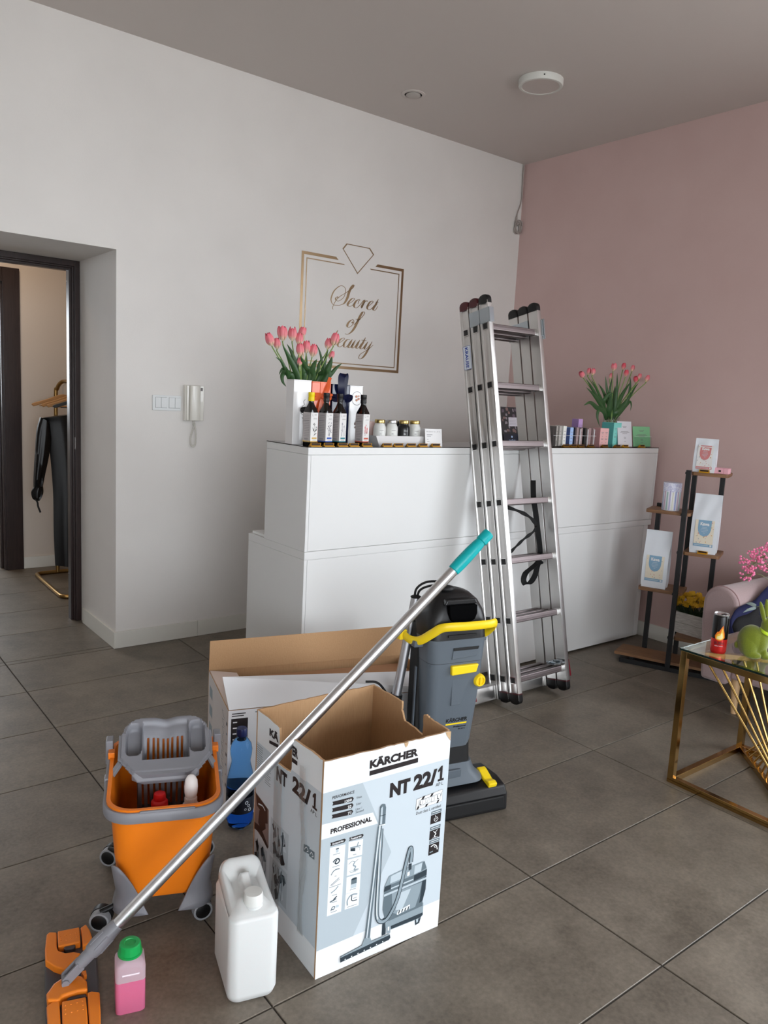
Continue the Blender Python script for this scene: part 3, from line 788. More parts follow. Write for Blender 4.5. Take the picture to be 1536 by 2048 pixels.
jar(827.8, M_JARW, M_LIDG, 'white supplement jar with a gold lid, right of the black jar', M_PRINTG)
def card_box(u0, u1, v0, v1, y, d, col, nm, name, label, cat='box', rough=.45, zb=None, group=None):
    a = at_y(u0, v1, y); c = at_y(u1, v0, y)
    zb = ZT if zb is None else zb
    b = thing(name, label, cat, ((a.x+c.x)/2, y+d/2, zb), 0, group)
    w = (c.x-a.x)/2; h = c.z-zb
    G().box(-w, w, -d/2, d/2, 0, h-.001).build('carton', mat(nm, col, rough), b, smooth=0, bevel=.0007)
    G().box(-w+.001, w-.001, -d/2+.001, d/2-.001, h-.001, h).build('closing_flap', mat(nm, col, rough), b, smooth=0)
    return b, w, -d/2, h
card_box(737.5, 749.5, 843, 886, 2.900, .04, (226, 196, 190), 'pale_pink_card', 'pink_carton', 'pale pink carton behind the bottle with the coral band')
card_box(764, 781, 841, 886, 2.905, .04, (196, 194, 194), 'pale_grey_card', 'grey_carton', 'pale grey carton behind the jars, between the first two')
card_box(789, 803, 843, 886, 2.905, .04, (24, 23, 24), 'black_card', 'black_carton', 'black carton standing behind the black jar')
card_box(830, 850.5, 857, 888, 2.902, .04, (205, 202, 203), 'greyish_card', 'low_carton', 'low pale carton behind the jar nearest the white card')
cd = thing('leaflet_card', 'small white printed card leaning at the right end of the tray', 'card', (at_y(868, 890, 2.762).x, 2.762, ZT), 0)
cd.rotation_euler = (R(-8), 0, 0)
G().box(-.053, .053, 0, .002, .001, .084).build('card_sheet', M_TRAY, cd, smooth=0)
g = G(); F = lambda a, c: (a, -.0006, c)
text_on(g, 'MEDICLES', F, -.043, .068, .082, .0055, spacing=1.6)
for z, ww in ((.055, .036), (.048, .026), (.034, .010), (.024, .016)): g.poly([F(-.043, z), F(-.043+ww, z), F(-.043+ww, z+.002), F(-.043, z+.002)])
g.build('lettering', M_PRINTG, cd, smooth=0, flatprint=True)

# ------------------------------------------------------------------ gold price holders
M_TAGG = mat('gold_tag_plastic', (158, 112, 28), .36, .7)
M_TAGY = mat('bright_gold_tag', (222, 168, 40), .32, .7)
M_TAGK = mat('dark_tag_card', (44, 28, 20), .5)
def make_tag():
    t = thing('price_holder', 'tag', 'price tag', (0, 0, 0))
    G().prism([(-.012, 0), (.010, 0), (.010, .0025), (-.003, .016), (-.006, .016), (-.004, .004), (-.012, .003)], -.026, .026, 'yz').build('wedge', M_TAGG, t, smooth=0, bevel=.0005)
    G().loft([[(-.021, -.0050, .0062), (.021, -.0050, .0062), (.021, -.0055, .0062), (-.021, -.0055, .0062)], [(-.021, -.0062, .0145), (.021, -.0062, .0145), (.021, -.0068, .0145), (-.021, -.0068, .0145)]]).build('price_card', M_TAGK, t, smooth=0)
    return t
t0 = make_tag(); first = [True]
def put_tag(x, y, z, rz, label, group, bright=False):
    if first[0]:
        o = t0; first[0] = False; o.location = (x, y, z); o.rotation_euler = (0, 0, R(rz)); o['label'] = label; o['group'] = group
    else: o = dup(t0, (x, y, z), rz, label, group)
    if bright:
        for c in o.children:
            if c.name.startswith('wedge'):
                c.data = c.data.copy(); c.data.materials[0] = M_TAGY
ltags = [(631, 'price holder in front of the yellow-capped bottle'), (657.5, 'price holder in front of the bottle with the blue band'),
         (685, 'price holder in front of the bottle with the teal band'), (708, 'price holder in front of the slim white gift box'),
         (733.5, 'price holder in front of the bottle with the coral band'), (774, 'leftmost price holder below the white tray'),
         (797, 'second price holder from the left below the white tray'), (822.5, 'third price holder from the left below the white tray'),
         (846, 'rightmost price holder below the white tray'), (871.5, 'price holder in front of the small white printed card')]
for u, l in ltags:
    put_tag(at_y(u, 890, 2.745).x, 2.7475, ZT, 0, 'small gold '+l, 'gold price holders on the left of the desk')
rtags = [(1132.5, 'in front of the white carton in the clear rack', 0), (1147, 'in front of the blue carton', 0), (1162, 'in front of the grey cartons with white edges', 0),
         (1182, 'in front of the mauve carton at the rack end', 0), (1210, 'in front of the pale pink carton', 0), (1235, 'in front of the mint carton', 0),
         (1251, 'in front of the white leaflet', 1), (1284, 'in front of the green leaflet', 1)]
for u, l, br in rtags:
    put_tag(at_y(u, 891, 2.745).x, 2.7475 if br else 2.7478, ZT, 0, ('bright' if br else 'small')+' gold price holder '+l, 'gold price holders on the right of the desk', br)
# ------------------------------------------------------------------ right end of the desk: clear rack, cartons, leaflets
M_ACRYL = mat('clear_acrylic', (244, 246, 247), .04, trans=1.0, ior=1.12, spec=.3)
M_EDGEW = mat('acrylic_bright_edge', (226, 226, 228), .3)
ra = at_y(1105, 890, 2.772); rb = at_y(1190.5, 890, 2.772)
rk = thing('acrylic_rack', 'clear acrylic rack with dividers holding small cartons upright on the desk', 'rack', ((ra.x+rb.x)/2, 2.772, ZT))
rw = (rb.x-ra.x)/2
G().box(-rw, -rw+.002, 0, .085, 0, .104).box(rw-.002, rw, 0, .085, 0, .104).box(-rw+.002, rw-.002, .083, .085, 0, .104).build('rack_shell', M_ACRYL, rk, smooth=0)
G().box(-rw+.002, rw-.002, .002, .083, .0003, .003).build('rack_floor', mat('rack_floor_smoke', (52, 44, 42), .3), rk, smooth=0)
for q in (.62, .80, .955): G().box(-rw+2*rw*q-.55*.005, -rw+2*rw*q+.55*.005-.002, -.002, .004, 0, .100).build('divider_edge', M_EDGEW, rk, smooth=0)
G().box(-rw, rw, -.0015, 0, .062, .0635).build('front_lip', M_EDGEW, rk, smooth=0)
G().box(-rw-.0015, -rw, -.0015, .0015, 0, .106).box(-rw, rw, .082, .0855, .1041, .1056).build('edge_line', mat('acrylic_dark_edge', (96, 84, 84), .3), rk, smooth=0)
def rbox(u0, u1, v0, col, nm, label, d=.06, y=2.780, side=None, printed=True, group='cartons in the clear rack', band=None):
    b, w, f, h = card_box(u0, u1, v0, 888, y, d, col, nm, 'carton', label, 'box', .5, ZT+.0035, group)
    if side: G().box(-w-.0006, -w+.0004, f+.001, f+d-.001, .001, h-.002).build('darker_side', mat(nm+'_side', side, .5), b, smooth=0)
    if printed:
        g = G(); F = lambda a, c: (a, f-.0004, c)
        for q in range(4): g.poly([F(-w*.6, h*(.25+.16*q)), F(w*.5, h*(.25+.16*q)), F(w*.5, h*(.25+.16*q)+.0022), F(-w*.6, h*(.25+.16*q)+.0022)])
        if band: g.poly([F(-w*.7, .006), F(w*.1, .006), F(w*.1, .03), F(-w*.7, .03)])
        g.build('printed_words', M_PRINTG if not band else M_PRINT, b, smooth=0, flatprint=True)
    return b
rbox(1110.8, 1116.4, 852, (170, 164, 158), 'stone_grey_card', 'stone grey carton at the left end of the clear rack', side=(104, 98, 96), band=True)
rbox(1116.9, 1124.0, 852.5, (176, 171, 166), 'stone_grey_card_b', 'stone grey carton second from the left in the clear rack')
rbox(1124.6, 1134.0, 852, (226, 226, 220), 'white_carton_card', 'white carton with a dark mark in the clear rack')
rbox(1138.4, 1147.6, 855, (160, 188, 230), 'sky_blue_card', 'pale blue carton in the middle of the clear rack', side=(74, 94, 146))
rbox(1148.2, 1150.8, 855, (40, 44, 62), 'ink_card', 'narrow dark carton right of the pale blue one', printed=False)
rbox(1151.4, 1158.2, 855, (160, 138, 138), 'taupe_card', 'taupe carton right of the narrow dark one')
rbox(1160.0, 1166.2, 856, (162, 140, 140), 'taupe_card_b', 'taupe carton left of the black one')
rbox(1167.6, 1173.6, 856, (34, 36, 34), 'black_green_card', 'black carton in the clear rack', printed=False)
rbox(1175.2, 1183.2, 856.5, (158, 132, 132), 'mauve_card', 'mauve carton just right of the black carton')
rbox(1183.6, 1189.6, 857, (160, 134, 134), 'mauve_card_b', 'mauve carton at the right end of the clear rack')
def shaded_carton(u0, um, u1, v0, y, d, c1, c2, nm, label, rz=0):
    a = at_y(um, 890, y); b_ = at_y(u1, 890, y); top = at_y((um+u1)/2, v0, y)
    w = (b_.x-a.x)/2; h = top.z-ZT
    b = thing('carton', label, 'box', ((a.x+b_.x)/2, y+d/2, ZT), rz)
    G().box(-w, w, -d/2, d/2, 0, h).build('carton_body', mat(nm, c1, .5), b, smooth=0, bevel=.0006)
    G().box(-w-.0006, -w+.0003, -d/2+.0008, d/2-.0008, .0008, h-.0008).build('darker_side', mat(nm+'_side', c2, .5), b, smooth=0)  # left face gets a darker copy of the colour, as painted shade
    g = G(); F = lambda p, q: (p, -d/2-.0004, q)
    for cx in (-.45*w, .45*w):
        for q, ln in ((.76, .6), (.70, .4), (.55, .18), (.42, .62), (.38, .5), (.22, .2)): g.poly([F(cx-w*ln/2, h*q), F(cx+w*ln/2, h*q), F(cx+w*ln/2, h*q+.002), F(cx-w*ln/2, h*q+.002)])
    g.build('printed_words', M_PRINTG, b, smooth=0, flatprint=True)
    return b
shaded_carton(1146, 1153.5, 1161.5, 838, 2.930, .05, (206, 168, 222), (150, 118, 170), 'lilac_card', 'lilac carton standing behind the clear rack')
shaded_carton(1191, 1198.4, 1215.4, 856.5, 2.778, .05, (236, 186, 184), (184, 136, 138), 'rose_card', 'pale pink double carton right of the clear rack')
shaded_carton(1202, 1224.5, 1239.5, 845.5, 2.790, .085, (132, 214, 204), (84, 166, 162), 'mint_card', 'mint green double carton left of the white leaflet')
def leaflet(u0, u1, v0, col, nm, label, tilt, y):
    a = at_y(u0, 892, y); b_ = at_y(u1, 892, y); h = at_y((u0+u1)/2, v0, y).z-ZT
    w = (b_.x-a.x)/2
    b = thing('leaflet', label, 'leaflet', ((a.x+b_.x)/2, y, ZT))
    b.rotation_euler = (R(-9), 0, 0)
    for k in range(3): G().box(-w+.001*k, w-.001*(k % 2), .0012*k, .0012*k+.0009, .003, h-.001*k).build('sheet', mat(nm, col, .6), b, smooth=0)
    g = G(); F = lambda p, q: (p, -.0005, q)
    for q, ln in ((.80, .30), (.76, .22), (.60, .5), (.565, .66), (.52, .34), (.38, .14), (.33, .12), (.22, .12)): g.poly([F(-w*ln+.0, h*q), F(w*ln, h*q), F(w*ln, h*q+.0022), F(-w*ln, h*q+.0022)])
    g.build('printed_words', M_PRINTG, b, smooth=0, flatprint=True)
    return b, w, h
lf1, w, h = leaflet(1236.5, 1264.5, 842.5, (220, 220, 226), 'white_leaflet_paper', 'white leaflet stack propped on the desk between the mint carton and the green leaflets', 0, 2.772)
lf2, w, h = leaflet(1267, 1301, 853, (132, 196, 146), 'green_leaflet_paper', 'green leaflet stack at the right end of the desk', 0, 2.770)
G().box(-w-.002, w+.002, -.010, -.0085, .003, .062).box(-w-.002, w+.002, -.010, .012, .0015, .003).build('acrylic_holder', M_ACRYL, lf2, smooth=0)
G().box(-w-.002, w+.002, -.0103, -.0083, .062, .0632).build('holder_lip', mat('acrylic_pale_edge', (214, 222, 220), .3), lf2, smooth=0)

# flyer and small card behind the ladder
fp = at_y(1024, 884, 2.93)
fy = thing('flyer', 'dark photo collage flyer with a pale text box, behind the ladder', 'flyer', (fp.x, 2.93, ZT))
fy.rotation_euler = (R(-10), 0, 0)
G().box(-.072, .072, 0, .0015, .003, .205).build('flyer_sheet', mat('flyer_black', (30, 25, 28), .4), fy, smooth=0)
G().box(-.074, .074, .0016, .0036, .0, .19).build('acrylic_back', M_ACRYL, fy, smooth=0)
rr = random.Random(11)
for nm, cols in (('photo_brown', (120, 92, 88)), ('photo_grey', (132, 122, 128)), ('photo_mauve', (92, 78, 90))):
    g = G()
    for k in range(9):
        x, z = rr.uniform(-.069, .045), rr.uniform(.062, .185); a, b = rr.uniform(.01, .022), rr.uniform(.006, .016); yy = -.0003-.00012*k
        pts = [(x+rr.uniform(0, .006), z), (x+a, z+rr.uniform(-.003, .004)), (x+a+rr.uniform(-.004, .003), z+b), (x+a*.4, z+b+.004), (x, z+b)]
        g.poly([(min(max(p, -.071), .071), yy-{'photo_brown': 0, 'photo_grey': .00004, 'photo_mauve': .00008}[nm], min(max(q, .06), .204)) for p, q in pts])
    g.build(nm, mat(nm, cols, .4), fy, smooth=0, flatprint=True)
G().box(-.018, .058, -.0022, -.0016, .100, .148).build('text_panel', mat('flyer_text_panel', (198, 192, 200), .5), fy, smooth=0)
g = G(); F = lambda p, q: (p, -.0024, q)
for k in range(5): g.poly([F(-.012, .139-.008*k), F(.050-.006*(k % 2), .139-.008*k), F(.050-.006*(k % 2), .1405-.008*k), F(-.012, .1405-.008*k)])
g.build('printed_words', M_PRINTG, fy, smooth=0, flatprint=True)
fc = at_y(1025, 890, 2.90)
sc = thing('small_card', 'small dark blue card propped below the photo flyer', 'card', (fc.x, 2.90, ZT))
sc.rotation_euler = (R(-12), 0, 0)
G().box(-.064, .060, 0, .0015, .001, .058).build('card_sheet', mat('midnight_card', (16, 22, 40), .3), sc, smooth=0)
g = G(); F = lambda p, q: (p, -.0006, q)
text_on(g, 'nebo', F, -.024, .018, .050, .014); g.poly([F(p, q) for p, q in circ(.006, 10, .0, .044)])
g.build('lettering', mat('pale_blue_print', (170, 196, 230), .5), sc, smooth=0, flatprint=True)

# ------------------------------------------------------------------ tulips in glass vases
M_STEM = mat('tulip_stem_green', (122, 150, 78), .5)
M_LEAF = mat('tulip_leaf_green', (58, 92, 50), .42, col2=(44, 76, 40), nscale=30)
M_PETAL = ramp_mat('tulip_petal_pink', [(0.0, (226, 214, 150)), (0.16, (238, 208, 178)), (0.42, (233, 144, 148)), (1.0, (222, 92, 112))], 'X', .5)
M_PETAL2 = ramp_mat('tulip_petal_deep', [(0.0, (230, 206, 160)), (0.25, (232, 150, 150)), (0.55, (220, 84, 100)), (1.0, (206, 56, 78))], 'X', .5)
M_VASE = mat('vase_glass', (236, 244, 240), .03, trans=1.0, ior=1.3)
M_WATER = mat('vase_water', (220, 232, 226), .02, trans=1.0, ior=1.33)
def bloom(name, head, axis, s, opened, m, parent, seed):
    """six overlapping petals, base at head, along axis"""
    rr = random.Random(seed)
    ax = Vector(axis).normalized(); ref = Vector((0, 1, 0)) if abs(ax.y) < .8 else Vector((1, 0, 0))
    ux = ax.cross(ref).normalized(); uy = ax.cross(ux)
    g = G(); g.uv = []
    prof = [(0, .10), (.10, .52), (.25, .84), (.45, 1.0), (.65, .96), (.82, .82), (.94, .66), (1.0, .56)]
    for k in range(6):
        inner = k % 2
        a0 = math.pi/3*k+rr.uniform(-.1, .1); rad = .33*s*(.88 if inner else 1.0)
        L = s*(1.0 if inner else .96)*rr.uniform(.94, 1.04); op = opened*rr.uniform(.6, 1.3)
        V = []; n = 5
        for t, q in prof:
            half = 0.68*math.sin(math.pi*min(1, .10+.90*(1-t)**.55*1.0))*.9 if t > .5 else .66*(0.35+1.3*t if t < .5 else 1)
            half = max(.02, min(.66, half))
            rr_ = rad*q*(1+op*t*t)
            for j in range(n):
                b = (j/(n-1)*2-1)
                th = a0+b*half
                rb = rr_*(1-.06*b*b)
                V.append(Vector(head)+ax*(L*t-.02*s*b*b*t)+ux*(rb*math.cos(th))+uy*(rb*math.sin(th)))
                g.uv.append((t, .5+.5*b))
        F = []
        for i in range(len(prof)-1):
            for j in range(n-1): F.append((i*n+j, i*n+j+1, (i+1)*n+j+1, (i+1)*n+j))
        g.add(V, F)
    return g.build(name, m, parent, smooth=70, flatprint=True)
def leaf(parent, pts, w, m=None, fold=.25):
    P = crv(pts, 6); k = len(P); V = []; F = []
    for i, p in enumerate(P):
        t = i/(k-1); d = (P[min(i+1, k-1)]-P[max(i-1, 0)]).normalized()
        view = Vector((.5, .85, -.1))
        sv = d.cross(view).normalized(); ww = w*(.45+.55*math.sin(math.pi*min(1, .2+t)) if t < .3 else math.sin(math.pi*(.5+.5*(t-.3)/.7))**.8)
        ww = max(ww, .0004); nn = sv.cross(d)
        V += [p-sv*ww/2+nn*ww*fold, p-sv*ww*.25+nn*ww*fold*.3, p, p+sv*ww*.25+nn*ww*fold*.3, p+sv*ww/2+nn*ww*fold]
    for i in range(k-1):
        for j in range(4): F.append((5*i+j, 5*i+j+1, 5*i+j+6, 5*i+j+5))
    g = G().add(V, F)
    o = g.build('leaf', m or M_LEAF, parent, smooth=70, flatprint=True)
    return o
def bouquet(side, vase_xyz, vr, vh, yhead, heads, leaves, sc, ox, oy):
    vx, vy, vz = vase_xyz
    v = thing('glass_vase', 'clear glass vase of tulips '+('behind the gift boxes' if side == 'left' else 'behind the mint carton'), 'vase', (vx, vy, vz))
    G().lathe([(0, .001), (vr*.92, .001), (vr, .006), (vr*1.02, vh*.5), (vr*.86, vh*.85), (vr*.92, vh), (vr*.92-.0022, vh), (vr*.86-.0025, vh*.85), (vr*1.02-.003, vh*.5), (vr-.003, .010), (0, .010)], 32).build('glass_wall', M_VASE, v)
    G().lathe([(0, .0105), (vr-.0036, .0105), (vr*1.02-.0036, vh*.5), (vr*.97-.0036, vh*.6), (0, vh*.6)], 32).build('water', M_WATER, v)
    out = []
    for i, (px, py, ln, tx, op, deep, dy, lab) in enumerate(heads):
        y = yhead+dy
        hc = at_y(ox+px/sc, oy+py/sc, y)
        s = ln/sc*3.45/1551*1.10
        ax = Vector((math.sin(R(tx))*.9, -.12, math.cos(R(tx)))).normalized()
        base = hc-ax*(s*.48)
        rr = random.Random(i*7+len(heads))
        foot = Vector((vx+rr.uniform(-.4, .4)*vr, vy+rr.uniform(-.4, .4)*vr, vz+.014))
        neck = Vector((vx+(base.x-vx)*.22, vy+rr.uniform(-.3, .3)*vr, vz+vh*.98))
        nmax = vr*.66
        neck.x = max(vx-nmax, min(vx+nmax, neck.x))
        mid = neck.lerp(base, .55)+Vector((0, 0, .012))
        t = thing('tulip', lab, 'flower', tuple(foot), 0, 'pink tulips in the %s bouquet' % side)
        T = Matrix.Translation(-foot)
        g = G(T); g.tube(crv([foot, neck, mid, base-ax*.012, base], 6), [.0028]*25 if False else .0027, 7)
        st = g.build('stem', M_STEM, t, smooth=60)
        bl = bloom('petals', base-foot, ax, s, op, M_PETAL2 if deep else M_PETAL, t, i+31*len(heads))
        out.append((t, foot))
    for i, (pts, w, ti, dy) in enumerate(leaves):
        t, foot = out[ti % len(out)]
        P = [at_y(ox+a/sc, oy+b/sc, yhead+dy*(.3+.7*k/(len(pts)-1)))-foot for k, (a, b) in enumerate(pts)]
        # first point runs down into the vase neck
        P = [Vector((vx-foot.x+(P[0].x+foot.x-vx)*.35, vy-foot.y, vz+vh*.9-foot.z))]+P if pts[0][1] > 0 else P
        leaf(t, P, w/sc*3.4/1551)
LH = [(240, 400, 195, -32, .0, 0, -.02, 'leftmost tulip of the left bouquet'),
      (355, 462, 165, -10, .05, 0, .02, 'second tulip from the left, tucked under the leftmost bloom'),
      (445, 300, 215, -10, .35, 0, 0, 'large open tulip standing tallest on the left of the left bouquet'),
      (605, 312, 200, -6, .15, 0, .01, 'tall tulip right of the large open one, left bouquet'),
      (765, 280, 160, 14, .35, 0, .03, 'tulip in front of the gold frame corner, topmost of that pair'),
      (717, 388, 175, 2, .10, 0, 0, 'tulip just below the one in front of the gold frame'),
      (730, 565, 190, -14, .0, 0, -.03, 'closed tulip low in the centre of the left bouquet'),
      (832, 522, 185, -4, .15, 0, .0, 'tulip right above the low closed one, left bouquet'),
      (943, 580, 190, 8, .10, 0, -.01, 'tulip right of centre with a yellowish base, left bouquet'),
      (725, 755, 125, 0, .0, 0, -.02, 'small pale tulip bud hanging lowest in the left bouquet'),
      (1290, 395, 195, 12, .15, 0, -.02, 'rightmost tulip of the left bouquet, over the letter b'),
      (1187, 465, 180, 8, .0, 0, .01, 'tulip behind the rightmost one of the left bouquet'),
      (1236, 655, 140, 14, .05, 0, .03, 'small tulip half hidden by a leaf on the right of the left bouquet')]
LL = [([(690, 1010), (640, 860), (540, 660), (440, 475)], 105, 0, -.03), ([(670, 1010), (650, 800), (600, 620), (515, 465)], 95, 3, .02),
      ([(560, 1000), (480, 850), (420, 740), (335, 682)], 62, 1, -.02), ([(890, 940), (820, 830), (770, 740), (735, 665)], 80, 6, -.05),
      ([(925, 1030), (925, 900), (960, 790), (1003, 712)], 110, 8, -.05), ([(1075, 930), (1080, 760), (1050, 600), (990, 465)], 48, 11, .02),
      ([(1150, 1020), (1180, 880), (1220, 770), (1248, 665)], 115, 10, -.04), ([(1170, 1020), (1250, 930), (1330, 840), (1408, 782)], 75, 12, -.03),
      ([(560, 1010), (490, 920), (440, 980), (450, 1080), (505, 1160)], 80, 0, -.03), ([(520, 960), (460, 870), (420, 900), (388, 968)], 50, 1, 0),
      ([(1000, 960), (1030, 820), (1070, 730), (1112, 662)], 62, 8, .02), ([(790, 1020), (780, 940), (770, 860), (765, 800)], 95, 9, -.02),
      ([(1110, 1000), (1120, 820), (1150, 680), (1185, 560)], 66, 11, 0), ([(640, 1010), (560, 930), (490, 880), (440, 720)], 70, 2, .03),
      ([(860, 1010), (830, 900), (830, 760), (835, 640)], 80, 7, .02), ([(730, 1020), (700, 900), (690, 800), (680, 660)], 70, 5, .03),
      ([(1030, 1020), (1060, 960), (1090, 920), (1110, 880)], 95, 10, -.05), ([(600, 1020), (560, 970), (530, 920), (500, 830)], 95, 1, -.05)]
bouquet('left', (1.855, 2.985, ZT), .048, .215, 2.975, LH, LL, 8.084, 510, 630)
RH = [(495, 292, 118, -55, .15, 0, 0, 'leftmost tulip of the right bouquet, leaning out sideways'),
      (577, 256, 100, -4, .0, 0, .02, 'pale closed tulip second from the left of the right bouquet'),
      (628, 258, 100, -2, .05, 0, -.01, 'tulip third from the left, touching the pale closed one'),
      (872, 205, 118, -2, .45, 0, 0, 'large open tulip in the middle of the right bouquet'),
      (838, 308, 88, 4, .0, 0, .02, 'small tulip below the large open one, right bouquet'),
      (987, 195, 100, 4, .1, 1, .02, 'tallest deep pink tulip of the right bouquet'),
      (1018, 275, 105, 4, .1, 1, -.02, 'deep pink tulip just below the tallest one'),
      (1093, 218, 95, 8, .1, 0, .02, 'upright tulip right of the tallest one, right bouquet'),
      (1175, 315, 95, 12, .1, 0, .01, 'tulip behind the wilted red one, right bouquet'),
      (1130, 352, 100, -20, .3, 1, -.03, 'wilted reddish tulip hanging on the right of the right bouquet'),
      (1265, 340, 110, 24, .0, 0, -.02, 'rightmost tulip of the right bouquet, on a pale arching stem')]
RL = [([(750, 700), (690, 600), (620, 510), (545, 440)], 62, 0, -.02), ([(740, 640), (660, 520), (600, 420), (540, 335)], 54, 1, 0),
      ([(740, 610), (690, 500), (650, 420), (608, 345)], 44, 2, 0), ([(760, 720), (680, 680), (600, 620), (515, 655)], 84, 0, -.03),
      ([(760, 720), (700, 710), (680, 790), (705, 905)], 62, 4, -.02), ([(825, 730), (830, 660), (838, 590), (850, 520)], 105, 4, -.03),
      ([(820, 680), (780, 560), (740, 470), (685, 392)], 62, 2, .02), ([(760, 620), (790, 550), (830, 515), (868, 512)], 62, 3, -.03),
      ([(830, 640), (800, 500), (785, 400), (774, 305)], 50, 3, .02), ([(890, 700), (905, 560), (915, 420), (912, 270)], 62, 5, -.02),
      ([(900, 700), (950, 580), (1010, 470), (1075, 375)], 80, 7, 0), ([(900, 740), (960, 690), (1020, 620), (1060, 540)], 118, 9, -.03),
      ([(1030, 620), (1060, 500), (1070, 400), (1065, 312)], 52, 8, .01), ([(1010, 640), (1070, 540), (1120, 450), (1165, 390)], 44, 8, 0),
      ([(1040, 640), (1070, 610), (1080, 660), (1065, 725)], 36, 10, 0), ([(860, 720), (870, 600), (885, 500), (890, 420)], 80, 6, .03),
      ([(850, 640), (830, 480), (840, 400), (850, 330)], 44, 4, .02)]
vx = at_y(1222, 845, 2.885).x
bouquet('right', (vx, 2.885, ZT), .052, .175, 2.865, RH, RL, 5.908, 1080, 700)
# ------------------------------------------------------------------ aluminium ladder leaning on the desk
M_ALUM = mat('ladder_aluminium', (206, 204, 202), .30, 1.0, bump=.05, bscale=9, stretch=(60, 60, 1.2))
M_ALUB = mat('ladder_aluminium_flange', (214, 213, 212), .22, 1.0)
M_RUNG = mat('ladder_rung_darkened_aluminium', (132, 122, 122), .42, 1.0, bump=.05, bscale=30)  # darkened to imitate the dim wall that the rungs reflect
M_CAPR = mat('dark_red_end_cap', (74, 16, 24), .4)
M_CAPK = mat('black_end_cap', (12, 10, 11), .45)
M_REDF = mat('red_rubber_foot', (120, 16, 34), .5)
M_STEEL = mat('zinc_steel', (176, 184, 190), .28, 1.0)
M_STRAP = mat('black_webbing', (9, 9, 10), .85)
LT = math.atan(.2115)
ld = thing('ladder', 'three-part aluminium extension ladder leaning folded against the white desk', 'ladder', (2.675, 2.291, .045), rot=(-LT, 0, 0))
SEC = (0.0, .066, .132)
LEN = 1.90
def stile(x0, yo, s0, s1, sgn, feet, capm):
    # outer web slightly hollow between two proud flanges
    P = [(-.004, 0), (.0, -.001), (.024, 0), (.024, .058), (.0, .059), (-.004, .058), (-.004, .050), (.0025, .047), (.004, .040), (.0045, .029), (.004, .018), (.0025, .011), (-.004, .008)]
    P = [(x0+(a if sgn > 0 else .024-a), yo+b) for a, b in P]
    o = G().prism(P, s0, s1, 'xy').build('stile', M_ALUM, ld, smooth=30, bevel=.0008)
    c = G()
    xm = x0+.011
    prof = []
    ring = rrect(.0155, .031, .006, 4)
    rings = []
    for k, (sc_, z) in enumerate(((1, -.012), (1, .004), (.98, .012), (.86, .021), (.58, .028), (.2, .031))):
        rings.append([(xm+a*(1 if sc_ > .9 else .6+.4*sc_), yo+.029+b*sc_, s1+z) for a, b in ring])
    G().loft(rings).build('end_cap', capm, o)
    if feet:
        rings = []
        for k, (sc_, z) in enumerate(((1.0, .030), (1.02, .004), (.98, -.006), (.8, -.016), (.35, -.022))):
            rings.append([(xm+a*(1.02 if sc_ > .9 else .55+.45*sc_), yo+.029+b*sc_, s0+z) for a, b in ring])
        G().loft(rings).build('foot_cap', M_CAPK, o)
        G().prism([(xm+a*1.03, yo+.029+b*1.03) for a, b in ring], s0+.026, s0+.031, 'xy').build('foot_band', M_CAPR, o)
    return o
XR = .346
RS = [.103+.2795*k for k in range(7)]
for si, yo in enumerate(SEC):
    s0 = .012 if si < 2 else .0
    lft = stile(0, yo, s0, LEN, 1, si < 2, M_CAPR if si else M_CAPK)
    rgt = stile(XR, yo, s0, LEN, -1, si < 2, M_CAPK)
    for k, s in enumerate(RS):
        q = rrect(.0145, .0145, .003, 2, yo+.029, s)
        g = G().prism(q, .022, XR+.002, 'yz')
        for d in (-.008, 0, .008): g.box(.024, XR, yo+.0132, yo+.0146, s+d-.0018, s+d+.0018)
        g.build('rung', M_RUNG, ld, smooth=30)
        if si == 0: G().prism(rrect(.0165, .0165, .003, 2, yo+.029, s), XR-.016, XR+.001, 'yz').build('rung_sleeve', M_ALUB, rgt, smooth=30)
        G().prism(rrect(  .0165, .0165, .005, 3, yo+.029, s), -.0015, .0045, 'yz').build('rung_rim', M_ALUB, lft, smooth=30)
        g = G().prism(rrect(.0132, .0132, .002, 2, yo+.029, s), -.0022, .0, 'yz')
        pl = g.build('rung_plug', M_CAPK, lft, smooth=30)
# rivets in the foot end
# top guide brackets
for x0, w, yy in ((-.006, .034, .060), (-.006, .034, -.004)):
    G().box(x0, x0+.004, yy-.004, yy+.066, 1.795, 1.865).box(x0, x0+.030, yy-.006, yy-.002, 1.795, 1.865).box(x0-.002, x0+.006, yy-.004, yy+.006, 1.800, 1.86).build('guide_bracket', M_STEEL, ld, smooth=0, bevel=.001)
G().box(XR+.020, XR+.032, -.006, .066, 1.76, 1.84).box(XR+.028, XR+.036, -.012, .004, 1.745, 1.845).build('guide_bracket', M_STEEL, ld, smooth=0, bevel=.0015)
G().box(XR-.006, XR+.002, .062, .196, 1.77, 1.85).box(XR-.01, XR-.004, .11, .15, 1.79, 1.83).build('guide_bracket', M_STEEL, ld, smooth=0, bevel=.001)
g = G()
g.box(XR-.060, XR-.004, .020, .064, .128, .133).box(XR-.030, XR-.010, .006, .05, .133, .146)
g.tube([(XR-.07, .05, .14), (XR+.004, .05, .14)], .005, 8).tube([(XR-.05, .02, .138), (XR-.05, .075, .138)], .005, 8)
g.build('rung_latch', M_STEEL, ld, smooth=30)
